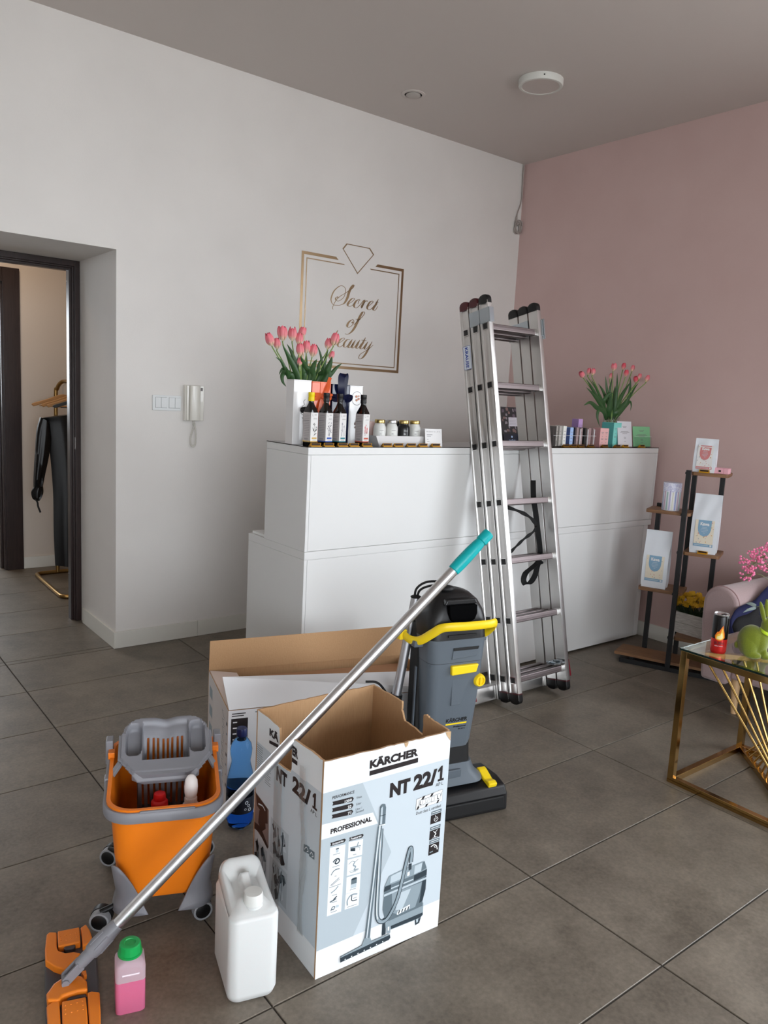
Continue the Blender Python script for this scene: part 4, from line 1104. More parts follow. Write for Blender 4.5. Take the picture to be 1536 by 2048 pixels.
# stabiliser bar under the rear section
sb = G().prism(rrect(.022, .036, .004, 3, .166, .0), -.150, .535, 'yz').build('stabiliser_bar', M_ALUM, ld, smooth=30)
sb.location = (0, 0, .036)
for x0, x1 in ((-.170, -.138), (.523, .556)):
    g = G().prism([(.138, -.020), (.194, -.032), (.200, .060), (.146, .066)], x0, x1, 'yz')
    g.build('stabiliser_foot', M_REDF, sb, smooth=0, bevel=.003)
    sb.children[-1].location = (0, 0, -.016) if False else (0, 0, 0)
# sticker on the rear left stile
g = G().prism(rrect(.0255, .057, .004, 3, .161, 1.658), -.0046, -.0036, 'yz')
stk = g.build('sticker', mat('sticker_white', (222, 228, 236), .4), ld, smooth=0)
o1 = rrect(.0255, .057, .004, 3, .161, 1.658); o2 = rrect(.0238, .0553, .003, 3, .161, 1.658)
g = G(); F = lambda a, b: (-.0049, a, b)
for i in range(len(o1)):
    j = (i+1) % len(o1); g.poly([F(*o1[i]), F(*o1[j]), F(*o2[j]), F(*o2[i])])
M_BLUE = mat('sticker_blue', (16, 62, 160), .4)
text_on(g, 'KRAUSE', lambda a, c: F(.161+.012-c, 1.658+.050-a), .0, .0, .100, .020, bold=.03)
g.poly([F(.150, 1.612), F(.1495, 1.612), F(.1495, 1.690), F(.150, 1.690)]); g.poly([F(.1495, 1.648), F(.146, 1.652), F(.146, 1.700), F(.1465, 1.700), F(.1465, 1.652), F(.150, 1.648)])
g.build('lettering', M_BLUE, stk, smooth=0, flatprint=True)
# webbing strap looped through the rungs
g = G()
g.ribbon(crv([(.320, .09, 1.045), (.310, .085, 1.00), (.302, .080, .95), (.298, .070, .87), (.302, .070, .80), (.312, .074, .72), (.318, .082, .67), (.305, .085, .635), (.262, .088, .612), (.210, .088, .588), (.188, .086, .556), (.200, .084, .534), (.236, .082, .542), (.272, .082, .575), (.298, .086, .618), (.322, .092, .634), (.342, .10, .62)], 8), .027, .0016, (.75, -.65, .05))
g.build('strap', M_STRAP, ld, smooth=60)
g = G()
g.ribbon(crv([(.06, .10, .932), (.112, .085, .918), (.198, .078, .890), (.262, .072, .856), (.292, .070, .815), (.270, .074, .786), (.220, .080, .762), (.166, .084, .732), (.118, .088, .702), (.07, .10, .672)], 8), [.020-.008*math.sin(i*.35)**2 for i in range(73)], .0016, (.15, -.25, 1))
g.build('strap', M_STRAP, ld, smooth=60)

# ------------------------------------------------------------------ upright floor scrubber
M_GREY = mat('scrubber_grey_plastic', (88, 96, 104), .42, bump=.03, bscale=300)
M_GREYD = mat('scrubber_grey_recess', (86, 94, 102), .45)
M_BLK = mat('scrubber_black_plastic', (17, 17, 19), .38, bump=.02, bscale=300)
M_BLKM = mat('scrubber_matt_black', (13, 13, 14), .6)
M_YEL = mat('scrubber_yellow_plastic', (240, 206, 24), .38)
M_TUBEG = mat('tube_grey_aluminium', (186, 186, 190), .34, .9)
sv = thing('floor_scrubber', 'upright grey and black floor scrubber with yellow handle behind the open carton', 'floor scrubber', (1.795, 1.755, 0), -13)
BX = -.026                                      # centre line of the body
def sec(hw, y0, y1, z, r, n=4, dx=0.0): return [(BX+dx+a, (y0+y1)/2+b, z) for a, b in rrect(hw, (y1-y0)/2, r, n)]
# head
pr = [(0, .002), (.205, .002), (.205, .075), (.185, .095), (.075, .100), (.022, .088), (.004, .062)]
G().prism(pr, -.19, .19, 'yz').build('brush_head', M_BLK, sv, smooth=20, bevel=.008, bseg=3)
G().prism([(.002, .012), (-.004, .014), (-.004, .058), (.002, .060)], -.17, .17, 'yz').build('front_bumper', M_BLKM, sv, smooth=0, bevel=.003)
G().prism([(.055, .096), (.18, .100), (.18, .108), (.06, .106)], BX-.115, BX+.118, 'yz').build('head_cover', M_BLK, sv, smooth=0, bevel=.006)
# pedal
G().prism([(.022, .083), (.095, .098), (.112, .112), (.104, .124), (.088, .120), (.050, .102), (.030, .106), (.016, .100)], .118, .152, 'yz').build('foot_pedal', M_YEL, sv, smooth=0, bevel=.004)
# skirt, bellows, tanks
g = G().loft([sec(.150, .042, .192, .104, .05), sec(.146, .044, .190, .116, .05), sec(.118, .052, .186, .140, .045), sec(.103, .058, .182, .170, .035), sec(.100, .060, .180, .178, .03)])
g.build('skirt', M_GREY, sv)
G().prism(rrect(.052, .014, .004, 3, BX-.01, .148), .044, .056, 'xz').build('skirt_badge', M_GREYD, sv, bevel=.002)
G().loft([sec(.096, .062, .182, .165, .03), sec(.092, .064, .184, .20, .03), sec(.090, .066, .186, .256, .03)]).build('swivel_joint', M_BLKM, sv)
tank = G().loft([sec(.081, .064, .150, .238, .025), sec(.0885, .060, .160, .262, .028), sec(.0985, .050, .168, .40, .03), sec(.1045, .044, .172, .50, .032), sec(.107, .042, .172, .552, .034)]).build('lower_tank', M_GREY, sv)
up = G().loft([sec(.1075, .0415, .172, .5535, .034), sec(.110, .040, .174, .60, .034), sec(.112, .039, .175, .634, .034)]).build('upper_tank', M_GREY, sv)
G().loft([sec(.1065, .0425, .171, .551, .034), sec(.1065, .0425, .171, .555, .034)]).build('tank_seam', M_BLKM, sv)
# hand recess in the upper tank
G().prism([(BX-.030, .566), (BX+.066, .572), (BX+.074, .606), (BX-.026, .606)], .0375, .0415, 'xz').build('hand_recess', M_GREYD, up, smooth=0, bevel=.002)
G().prism([(BX-.026, .596), (BX+.070, .596), (BX+.074, .606), (BX-.026, .606)], .0365, .041, 'xz').build('recess_painted_shade', M_BLKM, up, smooth=0, bevel=.001)  # black strip painted as the shade under the recess's top edge
G().prism([(BX-.020, .50), (BX+.052, .50), (BX+.045, .47), (BX+.020, .40), (BX-.018, .398)], .0445, .0505, 'xz').build('raised_panel', M_GREY, tank, smooth=0, bevel=.006)
# latch and knob
G().prism([(BX-.030, .512), (BX+.066, .516), (BX+.074, .545), (BX-.032, .545)], .030, .046, 'xz').build('latch', M_YEL, sv, smooth=0, bevel=.004)
T = Matrix.Translation((BX+.088, .052, .480)) @ Matrix.Rotation(R(90), 4, 'X')
G(T).lathe([(0, -.01), (.021, -.01), (.023, 0), (.022, .012), (.018, .018), (.014, .018), (.013, .013), (0, .013)], 28).build('fill_knob', M_YEL, sv)
G(T).box(-.003, .003, -.014, .014, .010, .019).build('knob_bar', M_YEL, sv, bevel=.001)
# logo on the tank
g = G(); yl = .0515
def TF(a, c):
    # follow the tapering tank front between its sections
    t = (c-.262)/(.40-.262); return (a, .060+(.050-.060)*t-.0008, c)
text_on(g, 'KÄRCHER', TF, BX-.028, .336, .084, .0165, bold=.035, shear=.12)
text_on(g, 'Professional', TF, BX+.004, .314, .050, .007, bold=.02, shear=.1)
text_on(g, 'BR 30/4 C', TF, BX+.024, .305, .028, .005, bold=.02, shear=.1)
g.build('lettering', mat('black_print', (14, 14, 15), .5), sv, smooth=0, flatprint=True)
G().add([TF(BX-.028, .326), TF(BX+.054, .326), TF(BX+.055, .3315), TF(BX-.028, .3315)], [(0, 1, 2, 3)]).build('logo_bar', M_YEL, sv, smooth=0, flatprint=True)
# motor cover dome: arched outline in x, deep in y, its front grip hole only imitated in black
g = G()
g.loft([sec(.1105, .040, .180, .634, .034), sec(.110, .042, .186, .662, .034), sec(.112, .046, .196, .69, .036), sec(.104, .052, .200, .725, .04), sec(.088, .062, .196, .757, .045), sec(.062, .078, .186, .780, .04), sec(.028, .10, .166, .790, .025)])
dome = g.build('motor_cover', M_BLK, sv, smooth=50)
dome_shade_outline = [(-.052, .752), (.056, .752), (.058, .722), (.050, .702), (.028, .690), (-.022, .690), (-.042, .702), (-.050, .724)]
G().prism([(BX+a, c) for a, c in dome_shade_outline], .0385, .060, 'xz').build('grip_hole_shade', mat('grip_painted_shade', (4, 4, 5), .9, spec=.05), dome, smooth=0, bevel=.003)  # solid black block standing in for the shade inside the grip hole
G().prism([(BX-.064, .752), (BX+.064, .752), (BX+.054, .770), (BX-.056, .770)], .048, .075, 'xz').build('grip_bar', M_BLK, dome, smooth=0, bevel=.004)
G().box(BX-.050, BX+.060, .036, .042, .644, .652).build('air_slot', M_BLKM, dome, smooth=0)
G().sphere((BX-.022, .115, .793), .026, .020, .012).build('cable_grommet', M_BLKM, dome)
# rear frame column
G().loft([[(BX-.094+dx+a, .158+b, z) for a, b in rrect(.018, .034, .012, 3)] for z, dx in ((.10, .012), (.35, 0), (.60, 0), (.665, .004))]).build('rear_frame', M_BLKM, sv)
G().loft([[(BX+.02+a, .190+b, z) for a, b in rrect(.10, .022, .012, 3)] for z in (.20, .45, .66)]).build('rear_frame', M_BLKM, sv)
G().box(BX-.116, BX-.111, .128, .138, .25, .52).build('level_strip', M_GREYD, sv, smooth=0, bevel=.001)
# yellow carrying handle wrapping the front
hp = crv([(BX-.158, .172, .636), (BX-.150, .125, .622), (BX-.132, .085, .628), (BX-.108, .048, .660), (BX-.088, .026, .683), (BX-.060, .012, .690), (BX, .004, .691), (BX+.085, .006, .691), (BX+.118, .022, .689), (BX+.136, .050, .672), (BX+.136, .080, .645), (BX+.122, .105, .622)], 7)
G().tube(hp, .0085, 12, flat=1.75, up=(0, 0, 1)).build('carry_handle', M_YEL, sv)
G().box(BX-.174, BX-.146, .150, .185, .612, .648).build('handle_bracket', M_YEL, sv, smooth=0, bevel=.004)
G().box(BX-.150, BX-.116, .085, .115, .604, .626).box(BX+.112, BX+.138, .09, .12, .604, .622).build('handle_mount', M_GREY, sv, smooth=0, bevel=.003)
# folded steering tube with its cable
a = Vector((-.118, .205, .742)); b = Vector((-.172, .205, .392)); d = (b-a).normalized()
G().tube([a, b], .0165, 16).build('steering_tube', M_TUBEG, sv)
G().tube([b-d*.004, b+d*.10], .0215, 16).tube([b+d*.10, b+d*.30], .018, 12).build('tube_socket', M_BLKM, sv)
g = G()
g.tube(crv([a+Vector((-.004, 0, -.01)), a+Vector((.0, 0, .03)), a+Vector((.03, -.01, .055)), a+Vector((.068, -.04, .062)), (BX-.022, .115, .796)], 7), .0042, 7)
g.tube(crv([a+Vector((.006, 0, -.01)), a+Vector((.012, 0, .022)), a+Vector((.036, -.012, .040)), a+Vector((.070, -.045, .052)), (BX-.016, .110, .796)], 7), .0042, 7)
g.lathe([(.018, .0), (.019, .004), (.012, .008), (0, .008)], 14, tuple(a))
g.build('power_cable', M_BLKM, sv)
G().tube(crv([(-.188, .20, .36), (-.225, .19, .42), (-.262, .18, .458), (-.30, .19, .462)], 7), .0042, 7).build('loose_cable', M_BLKM, sv)
# ------------------------------------------------------------------ open printed carton in the foreground
M_KRAFT = mat('kraft_cardboard', (190, 152, 112), .85, col2=(176, 138, 100), nscale=14, bump=.12, bscale=4, stretch=(90, 90, 3))
M_KRAFTL = mat('kraft_torn_edge', (206, 176, 140), .9, col2=(184, 150, 112), nscale=60)
M_CWHITE = mat('carton_white_print', (230, 233, 235), .48, bump=.05, bscale=5, stretch=(40, 40, 1.5))
M_CGREY = mat('carton_pale_grey_print', (196, 206, 213), .48)
M_CGREY2 = mat('carton_mid_grey_print', (176, 187, 194), .48)
M_CBLK = mat('carton_black_print', (34, 27, 28), .5)
M_INK = [mat('ink_dark', (44, 56, 64), .5), mat('ink_mid', (96, 110, 118), .5), mat('ink_soft', (140, 154, 162), .5), mat('ink_pale', (186, 198, 205), .5), M_CWHITE]
nb = thing('machine_carton', 'open white and grey printed cardboard carton with torn hand holes, in the foreground', 'box', (.979, 1.4145, 0), -3.4)
CW, CD, CH, TH = .385, .366, .569, .006
def wob(pts, n, amp, seed, z_only=True):
    rr = random.Random(seed); out = []
    for i in range(len(pts)-1):
        a, b = pts[i], pts[i+1]
        for k in range(n):
            t = k/n
            out.append((a[0]+(b[0]-a[0])*t+(0 if z_only else rr.uniform(-amp, amp)), a[1]+(b[1]-a[1])*t+rr.uniform(-amp, amp)))
    out.append(pts[-1]); return out
top = wob([(CW, .5655), (.28, .566), (.18, .567), (0, .5705)], 9, .0012, 1)
pf = G().prism([(0, .0006), (CW, .0006)]+top, 0, TH, 'xz', m=1, mcap=0, mcap2=1).build('front_panel', [M_CWHITE, M_KRAFT, M_KRAFTL], nb, smooth=0)
nl = [(0.0065, .5700), (.06, .571), (.1616, .562), (.1600, .530), (.1583, .4826), (.1638, .4707), (.20, .4655), (.2422, .4627), (.2360, .49), (.2259, .5173), (.2314, .5634), (.28, .5655), (CD-.0065, .563)]
lo = [(.0065, .0006)]+wob(nl, 4, .0011, 2, False)+[(CD-.0065, .0006)]
pl = G().prism(lo, 0, TH, 'yz', m=1, mcap=0, mcap2=1).build('left_panel', [M_CWHITE, M_KRAFT], nb, smooth=0)
nr = [(0.0065, .566), (.0594, .568), (.0907, .570), (.100, .575), (.1131, .566), (.1103, .5108), (.1528, .516), (.1958, .519), (.2150, .5439), (.2138, .5690), (.26, .5685), (CD-.0065, .567)]
ro = [(.0065, .0006)]+wob(nr, 4, .0016, 5, False)+[(CD-.0065, .0006)]
G().prism(ro, CW-TH, CW, 'yz', m=1, mcap=1, mcap2=0).build('right_panel', [M_CWHITE, M_KRAFT], nb, smooth=0)
bt = wob([(CW, .567), (.25, .5675), (.12, .566), (0, .563)], 9, .0012, 6)
G().prism([(0, .0006), (CW, .0006)]+bt, CD-TH, CD, 'xz', m=1, mcap=1, mcap2=0).build('back_panel', [M_CWHITE, M_KRAFT], nb, smooth=0)
G().box(TH, CW-TH, TH, CD-TH, .001, .006).build('bottom_panel', M_KRAFT, nb, smooth=0)
# torn kraft patches
g = G()
for pts in ([(.232, .5663), (.246, .5660), (.243, .5575), (.238, .553), (.2345, .559)], [(.366, .5662), (.384, .5650), (.3835, .540), (.378, .547), (.371, .556)]):
    G().prism(pts, -.0012, -.0002, 'xz').build('torn_patch', M_KRAFTL, pf, smooth=0)
LAY = .00022
class Print:
    """flat print on a panel: fn(u, z, layer)"""
    def __init__(s, fn): s.fn = fn; s.g = {}
    def get(s, m):
        if m.name not in s.g: s.g[m.name] = (G(), m)
        return s.g[m.name][0]
    def poly(s, pts, m, L): s.get(m).poly([s.fn(u, z, L) for u, z in pts])
    def text(s, t, u, z, w, h, m, L, **k): text_on(s.get(m), t, lambda a, c: s.fn(a, c, L), u, z, w, h, **k)
    def line(s, pts, w, m, L, n=6):
        P = crv([Vector((a, b, 0)) for a, b in pts], n) if len(pts) > 2 else [Vector((a, b, 0)) for a, b in pts]
        A = []; B = []
        for i, p in enumerate(P):
            d = (P[min(i+1, len(P)-1)]-P[max(i-1, 0)]).normalized(); nn = Vector((-d.y, d.x, 0)); ww = w[i*len(w)//len(P)] if isinstance(w, list) else w
            A.append(p+nn*ww/2); B.append(p-nn*ww/2)
        V = []; F = []
        for a, b in zip(A, B): V += [s.fn(a.x, a.y, L), s.fn(b.x, b.y, L)]
        for i in range(len(P)-1): F.append((2*i, 2*i+1, 2*i+3, 2*i+2))
        s.get(m).add(V, F)
    def done(s, parent, pre):
        for k, (g, m) in s.g.items(): g.build(pre, m, parent, smooth=0, flatprint=True)
P = Print(lambda u, z, L: (u, -.0001-LAY*L, z))
K, W_ = M_CBLK, M_CWHITE
D0, D1, D2, D3 = M_INK[:4]
P.poly([(.0005, .0775), (.3845, .0815), (.3845, .4895), (.0005, .4905)], M_CGREY, 1)
P.poly([(.0005, .0775), (.106, .0785), (.2109, .2754), (.1117, .4897), (.0005, .4905)], M_CGREY2, 2)
P.poly([(.0005, .3725), (.1634, .3675), (.1471, .4020), (.0005, .4115)], W_, 3)
P.text('KÄRCHER', .130, .5212, .149, .0265, K, 2, bold=.055)
P.poly([(.1305, .5031), (.2800, .5033), (.2795, .5158), (.1305, .5156)], K, 2)
P.text('NT', .1955, .4275, .0635, .0395, K, 3, bold=.06)
P.text('22/', .2700, .4265, .0760, .0440, K, 3, bold=.055); P.poly([(.3500, .4325), (.3500, .4385), (.3560, .4385), (.3560, .4610), (.3490, .4585), (.3490, .4650), (.3590, .4745), (.3640, .4745), (.3640, .4388), (.3700, .4388), (.3700, .4325)], K, 3)
P.text('AP L', .3440, .4195, .0250, .0095, K, 3)
# dust-class label
P.poly([(.2820, .3702), (.3690, .3722), (.3695, .4068), (.2820, .4010)], K, 3)
P.poly([(.2826, .3708), (.3684, .3728), (.3689, .4062), (.2826, .4004)], W_, 4)
for a in (.283, .311, .349): P.poly([(a, .3712), (a+.007, .3714), (a+.028 if a+.028 < .3685 else .3685, .4040), (a+.020, .4035)], K, 5)
P.poly([(.290, .3775), (.362, .3800), (.362, .3975), (.290, .3950)], K, 6)
P.poly([(.2906, .3782), (.3614, .3806), (.3614, .3968), (.2906, .3944)], W_, 7)
P.text('L', .293, .381, .006, .012, K, 8, bold=.03); P.text('L', .351, .383, .006, .012, K, 8, bold=.03)
for a in (.303, .331): P.line([(a, .381), (a, .394), (a+.010, .3945), (a+.010, .3815), (a, .381)], .0008, K, 8, 1)
P.line([(.316, .3815), (.3225, .395), (.329, .382), (.316, .3815)], .0008, K, 8, 1)
P.text('Dust class L certified', .2842, .3565, .082, .0085, K, 3)
# three icons
for i, (z0, z1) in enumerate(((.3150, .3410), (.2702, .2968), (.2257, .2575))):
    P.poly([(.3340, z0), (.3688, z0+.0008), (.3695, z1), (.3345, z1-.0005)], K, 3)
    P.poly([(.3350, z1+.0015), (.3695, z1+.0020), (.3698, z1+.0105), (.3355, z1+.0100)], D1, 3)
    P.line([(.3385, z1+.006), (.366, z1+.0065)], .0018, W_, 4)
    zc = (z0+z1)/2
    if i == 0: P.line([(.349, z1-.003), (.3515, zc+.004), (.356, zc+.003), (.359, zc-.003), (.354, zc-.008), (.348, zc-.006), (.346, zc), (.350, zc+.002)], .0013, W_, 4); P.line([(.3475, zc-.002), (.356, zc-.001)], .001, W_, 4)
    if i == 1: P.line([(.346, z1-.004), (.352, zc+.005), (.360, z1-.003)], .0015, W_, 4); P.line([(.350, zc+.006), (.355, zc), (.351, zc-.006), (.356, z0+.003)], .003, W_, 4); P.line([(.343, z0+.003), (.362, z0+.004)], .001, W_, 4)
    if i == 2: P.line([(.341, zc+.008), (.351, zc+.011), (.360, zc+.005), (.364, zc-.006)], .0028, W_, 4); P.line([(.352, zc+.006), (.357, zc+.001)], .002, W_, 4); P.line([(.338, zc-.008), (.349, zc-.007)], .003, D2, 4)
# performance block
P.text('PERFORMANCE', .0262, .4690, .0620, .0075, K, 3, bold=.02)
for j, (t, tw) in enumerate((('1350', .0200), ('22', .0105), ('71', .0095))):
    z0 = .4530-.0168*j
    P.poly([(.0265, z0), (.0290, z0+.0048), (.0265, z0+.0100), (.0835, z0+.0078), (.0875, z0+.0022), (.0830, z0-.0050)], K, 3)
    P.text(t, .0815-tw, z0-.0028, tw, .0072, W_, 4, bold=.03)
P.text('Watt', .0950, .4515, .0160, .0058, K, 3); P.text('Liter', .0955, .4350, .0150, .0058, K, 3)
P.text('Liter /', .0950, .4215, .0180, .0058, K, 3); P.text('Second', .0950, .4138, .0230, .0058, K, 3)
P.text('PROFESSIONAL', .0250, .3795, .1190, .0135, K, 4, bold=.045)
for t, u, z, w, h in (('Accessories', .026, .3480, .0445, .0090), ('Features', .0796, .3452, .0430, .0090)):
    P.poly([(u, z), (u+.002, z+h*.5), (u, z+h), (u+w-.004, z+h-.001), (u+w, z+h*.4), (u+w-.005, z-.002)], K, 3)
    P.text(t, u+.005, z+.001, w-.012, h-.003, W_, 4, bold=.02)
P.poly([(.0252, .1625), (.0665, .1612), (.0697, .3402), (.0256, .3440)], W_, 3)
fps = [[(.0785, .2998), (.1205, .2965), (.1212, .3384), (.0787, .3430)], [(.0779, .2529), (.1190, .2492), (.1194, .2927), (.078, .2961)], [(.0778, .2044), (.1188, .2008), (.1193, .2465), (.0776, .2488)], [(.0766, .1620), (.1180, .1596), (.1184, .2005), (.0776, .2036)]]
for q in fps: P.poly(q, W_, 3)
for z, w in ((.3225, .020), (.2900, .020), (.2640, .006), (.2380, .034), (.2140, .014), (.1950, .016), (.1690, .018)): P.line([(.045-w/2, z), (.045+w/2, z-.0006)], .0012, D1, 4)
for z, w in ((.3045, .010), (.2585, .022), (.2110, .018), (.1660, .028)): P.line([(.098-w/2, z), (.098+w/2, z-.0008)], .0012, D1, 4)
P.poly([(.043, .326), (.050, .3255), (.0505, .336), (.0435, .336)], D3, 4); P.poly([(.0425, .3345), (.051, .334), (.051, .3365), (.0425, .337)], D0, 5)
P.line([(.036, .303), (.044, .3085), (.052, .307), (.054, .300), (.047, .296), (.042, .300), (.047, .306)], .0035, D0, 4)
P.line([(.032, .270), (.038, .278), (.046, .281), (.056, .280)], .0024, D1, 4)
P.line([(.032, .243), (.056, .256)], .0016, D1, 4); P.line([(.034, .241), (.057, .252)], .0010, D0, 4)
P.line([(.034, .222), (.046, .227), (.054, .234)], .0030, D2, 4)
P.line([(.052, .208), (.044, .203), (.042, .198)], .0028, D0, 4); P.line([(.032, .198), (.050, .202)], .0038, D1, 4)
P.line([(.036, .173), (.040, .182), (.047, .181), (.044, .175), (.038, .177)], .0024, D1, 4); P.poly([(.049, .178), (.058, .176), (.059, .182), (.050, .184)], D3, 4)
P.poly([(.085, .317), (.099, .313), (.099, .322), (.085, .324)], D0, 4); P.line([(.084, .326), (.115, .323)], .0035, D2, 4); P.line([(.104, .324), (.108, .335)], .0030, D2, 4); P.line([(.100, .321), (.112, .319), (.112, .311)], .0008, D1, 4)
P.line([(.082, .283), (.092, .288), (.100, .284), (.110, .288)], .0012, D1, 4); P.line([(.100, .284), (.096, .276), (.103, .270), (.099, .263), (.112, .261)], .0032, D2, 4); P.line([(.084, .262), (.094, .262), (.104, .259)], .0008, D1, 4)
P.poly([(.0915, .214), (.1075, .2135), (.1085, .236), (.0920, .237)], D3, 4); P.poly([(.0918, .225), (.1082, .2245), (.1085, .238), (.0920, .239)], D1, 5); P.poly([(.1002+.0083*a, .2385+.0028*b) for a, b in circ(1, 14)], D0, 6)
P.line([(.084, .171), (.083, .184), (.090, .194), (.100, .196), (.112, .193)], .0036, D2, 4); P.line([(.096, .194), (.097, .180), (.112, .177)], .0024, D0, 4); P.line([(.100, .185), (.112, .184)], .0012, D1, 4)
# drawn vacuum cleaner
P.line([(.2013, .094), (.2013, .045)], .012, D0, 4)
P.poly([(.3020, .054), (.3050, .034), (.3180, .036), (.3230, .052)], D0, 4); P.poly([(.3060, .052), (.3080, .040), (.3130, .041), (.3140, .054)], D3, 5)
P.poly([(.2030, .0870), (.3275, .0930), (.3285, .0560), (.3200, .0500), (.2240, .0520), (.2060, .0630)], D2, 5)
P.poly([(.2240, .0535), (.3200, .0515), (.3275, .0575), (.3270, .0640), (.2230, .0630)], D0, 6)
P.poly([(.2090, .0660), (.2230, .0660), (.2220, .0440), (.2100, .0460)], D2, 6); P.poly([(.2130, .064), (.2180, .064), (.2180, .052), (.2135, .053)], W_, 7)
P.poly([(.1935, .1200), (.2020, .0900), (.2160, .0800), (.3255, .0840), (.3240, .1000), (.3320, .1300), (.3320, .1870), (.1960, .1830)], D1, 6)
P.poly([(.2250, .1000), (.2450, .0880), (.3000, .0900), (.3120, .1240), (.3180, .1560), (.2200, .1560)], D2, 7)
P.poly([(.2350, .104), (.2560, .098), (.2820, .150), (.2420, .150)], D3, 8)
P.poly([(.3130, .0960), (.3240, .1000), (.3318, .1300), (.3318, .1700), (.3200, .1640)], D0, 7)
P.poly([(.1935, .1560), (.3325, .1600), (.3325, .1660), (.1938, .1625)], D3, 8)
P.poly([(.1940, .1700), (.2150, .1710), (.2155, .1850), (.1960, .1845)], D0, 8)
P.poly([(.2160, .1700), (.2880, .1720), (.2880, .1760), (.2160, .1740)], D3, 8); P.poly([(.2900, .1680), (.3320, .1720), (.3320, .1900), (.2900, .1840)], D0, 8)
P.poly([(.1945, .1830), (.2080, .2100), (.2520, .2140), (.3200, .2160), (.3300, .1960), (.3310, .1880), (.2900, .1860)], D2, 8)
P.poly([(.2890, .1880), (.3120, .1900), (.3150, .2130), (.2900, .2120)], D3, 9); P.poly([(.3120, .1900), (.3300, .1930), (.3220, .2155), (.3150, .2130)], D1, 9)
P.poly([(.2120, .1880), (.2500, .1890), (.2480, .2110), (.2140, .2080)], D3, 9)
P.poly([(.2700, .2050), (.2790, .2060), (.2790, .2230), (.2690, .2230)], D0, 9); P.poly([(.2660, .1900), (.2740, .1905), (.2740, .2020), (.2660, .2010)], W_, 10)
P.poly([(.2392, .0905), (.2420, .0990), (.2815, .1045), (.2815, .0930), (.2420, .0880)], W_, 9)
for a in (.243, .253, .263, .273): P.poly([(a, .0905), (a+.004, .0908), (a+.007, .1000), (a+.003, .0995)], D0, 10)
# hose and suction tube
P.line([(.1745, .3500), (.1745, .2400), (.1745, .1300), (.1800, .0980), (.1960, .0860), (.2160, .0960), (.2400, .1400), (.2580, .2200), (.2690, .2640), (.2745, .2660), (.2770, .2500), (.2760, .2260)], .0125, D0, 10)
P.line([(.1745, .3500), (.1745, .2400), (.1745, .1300), (.1800, .0980), (.1960, .0860), (.2160, .0960), (.2400, .1400), (.2580, .2200), (.2690, .2640), (.2745, .2660), (.2770, .2500), (.2760, .2260)], .0080, D2, 11)
P.line([(.1733, .3500), (.1733, .2400), (.1733, .1300), (.1790, .0985)], .0022, W_, 12)
P.poly([(.1665, .3610), (.1850, .3600), (.1850, .4060), (.1820, .4160), (.1730, .4180), (.1670, .4120)], D1, 12)
P.poly([(.1690, .3640), (.1750, .3640), (.1750, .4120), (.1700, .4080)], D3, 13); P.line([(.1660, .3880), (.1850, .3870)], .0016, D0, 14); P.line([(.1660, .3620), (.1850, .3610)], .0024, W_, 14)
P.poly([(.1640, .3600), (.1760, .3600), (.1640, .2000), (.1560, .0400), (.1410, .0600), (.1530, .2000)], D1, 12)
P.poly([(.1665, .3600), (.1720, .3600), (.1600, .2000), (.1490, .0550), (.1450, .0600), (.1560, .2000)], D3, 13); P.poly([(.1683, .3600), (.1700, .3600), (.1580, .2000), (.1475, .0600), (.1462, .0600), (.1567, .2000)], W_, 14)
P.poly([(.1395, .0600), (.1580, .0560), (.1620, .0450), (.1700, .0400), (.1310, .0380)], D2, 13)
P.poly([(.0690, .0370), (.1400, .0440), (.2190, .0440), (.2225, .0310), (.2180, .0260), (.0700, .0205)], D0, 13)
P.poly([(.0692, .0340), (.2200, .0400), (.2190, .0440), (.1400, .0440), (.0690, .0370)], D2, 14)
for k in range(7): P.poly([(.082+.019*k, .0225+.0008*k), (.086+.019*k, .0227+.0008*k), (.0855+.019*k, .0255+.0008*k), (.0825+.019*k, .0253+.0008*k)], W_, 14)
P.done(pf, 'front_print')
# left side print
Q = Print(lambda u, z, L: (-.0001-LAY*L, u, z))
def lt(t, ua, ub, z, h, m, L, **k): Q.text(t, ua, z, ub-ua, h, m, L, **k)     # ua > ub: reads towards the front edge
Q.poly([(.0068, .080), (.3590, .074), (.3590, .474), (.245, .4745), (.243, .461), (.162, .469), (.1590, .4805), (.0068, .489)], M_CGREY, 1)
lt('KÄ', .2865, .2335, .5206, .0250, K, 2, bold=.055); lt('ER', .1570, .1270, .5210, .0255, K, 2, bold=.055)
Q.poly([(.2860, .4985), (.2335, .5062), (.2340, .5160), (.2860, .5070)], K, 2); Q.poly([(.1575, .5020), (.1290, .5040), (.1290, .5150), (.1575, .5140)], K, 2)
lt('NT', .2355, .1800, .4180, .0390, K, 3, bold=.06); lt('22/', .1500, .0560, .4270, .0440, K, 3, bold=.055); Q.poly([(.0460, .4330), (.0460, .4390), (.0400, .4390), (.0400, .4610), (.0470, .4590), (.0470, .4655), (.0370, .4745), (.0310, .4745), (.0310, .4390), (.0240, .4390), (.0240, .4330)], K, 3); lt('AP L', .0545, .0232, .4185, .0095, K, 3)
for j in range(13): Q.line([(.358, .4660-.0062*j), (.322+(.006 if j % 4 == 3 else 0), .4660-.0062*j)], .0018, D1, 2)
for j in range(11): Q.line([(.305, .4420-.0062*j), (.272+(.008 if j % 3 == 2 else 0), .4420-.0062*j)], .0018, D1, 2)
M_BRN = mat('photo_print_brown', (58, 40, 36), .5); M_BR2 = mat('photo_print_taupe', (128, 112, 108), .5)
Q.poly([(.3590, .325), (.2760, .312), (.2700, .205), (.3590, .220)], M_BR2, 2)
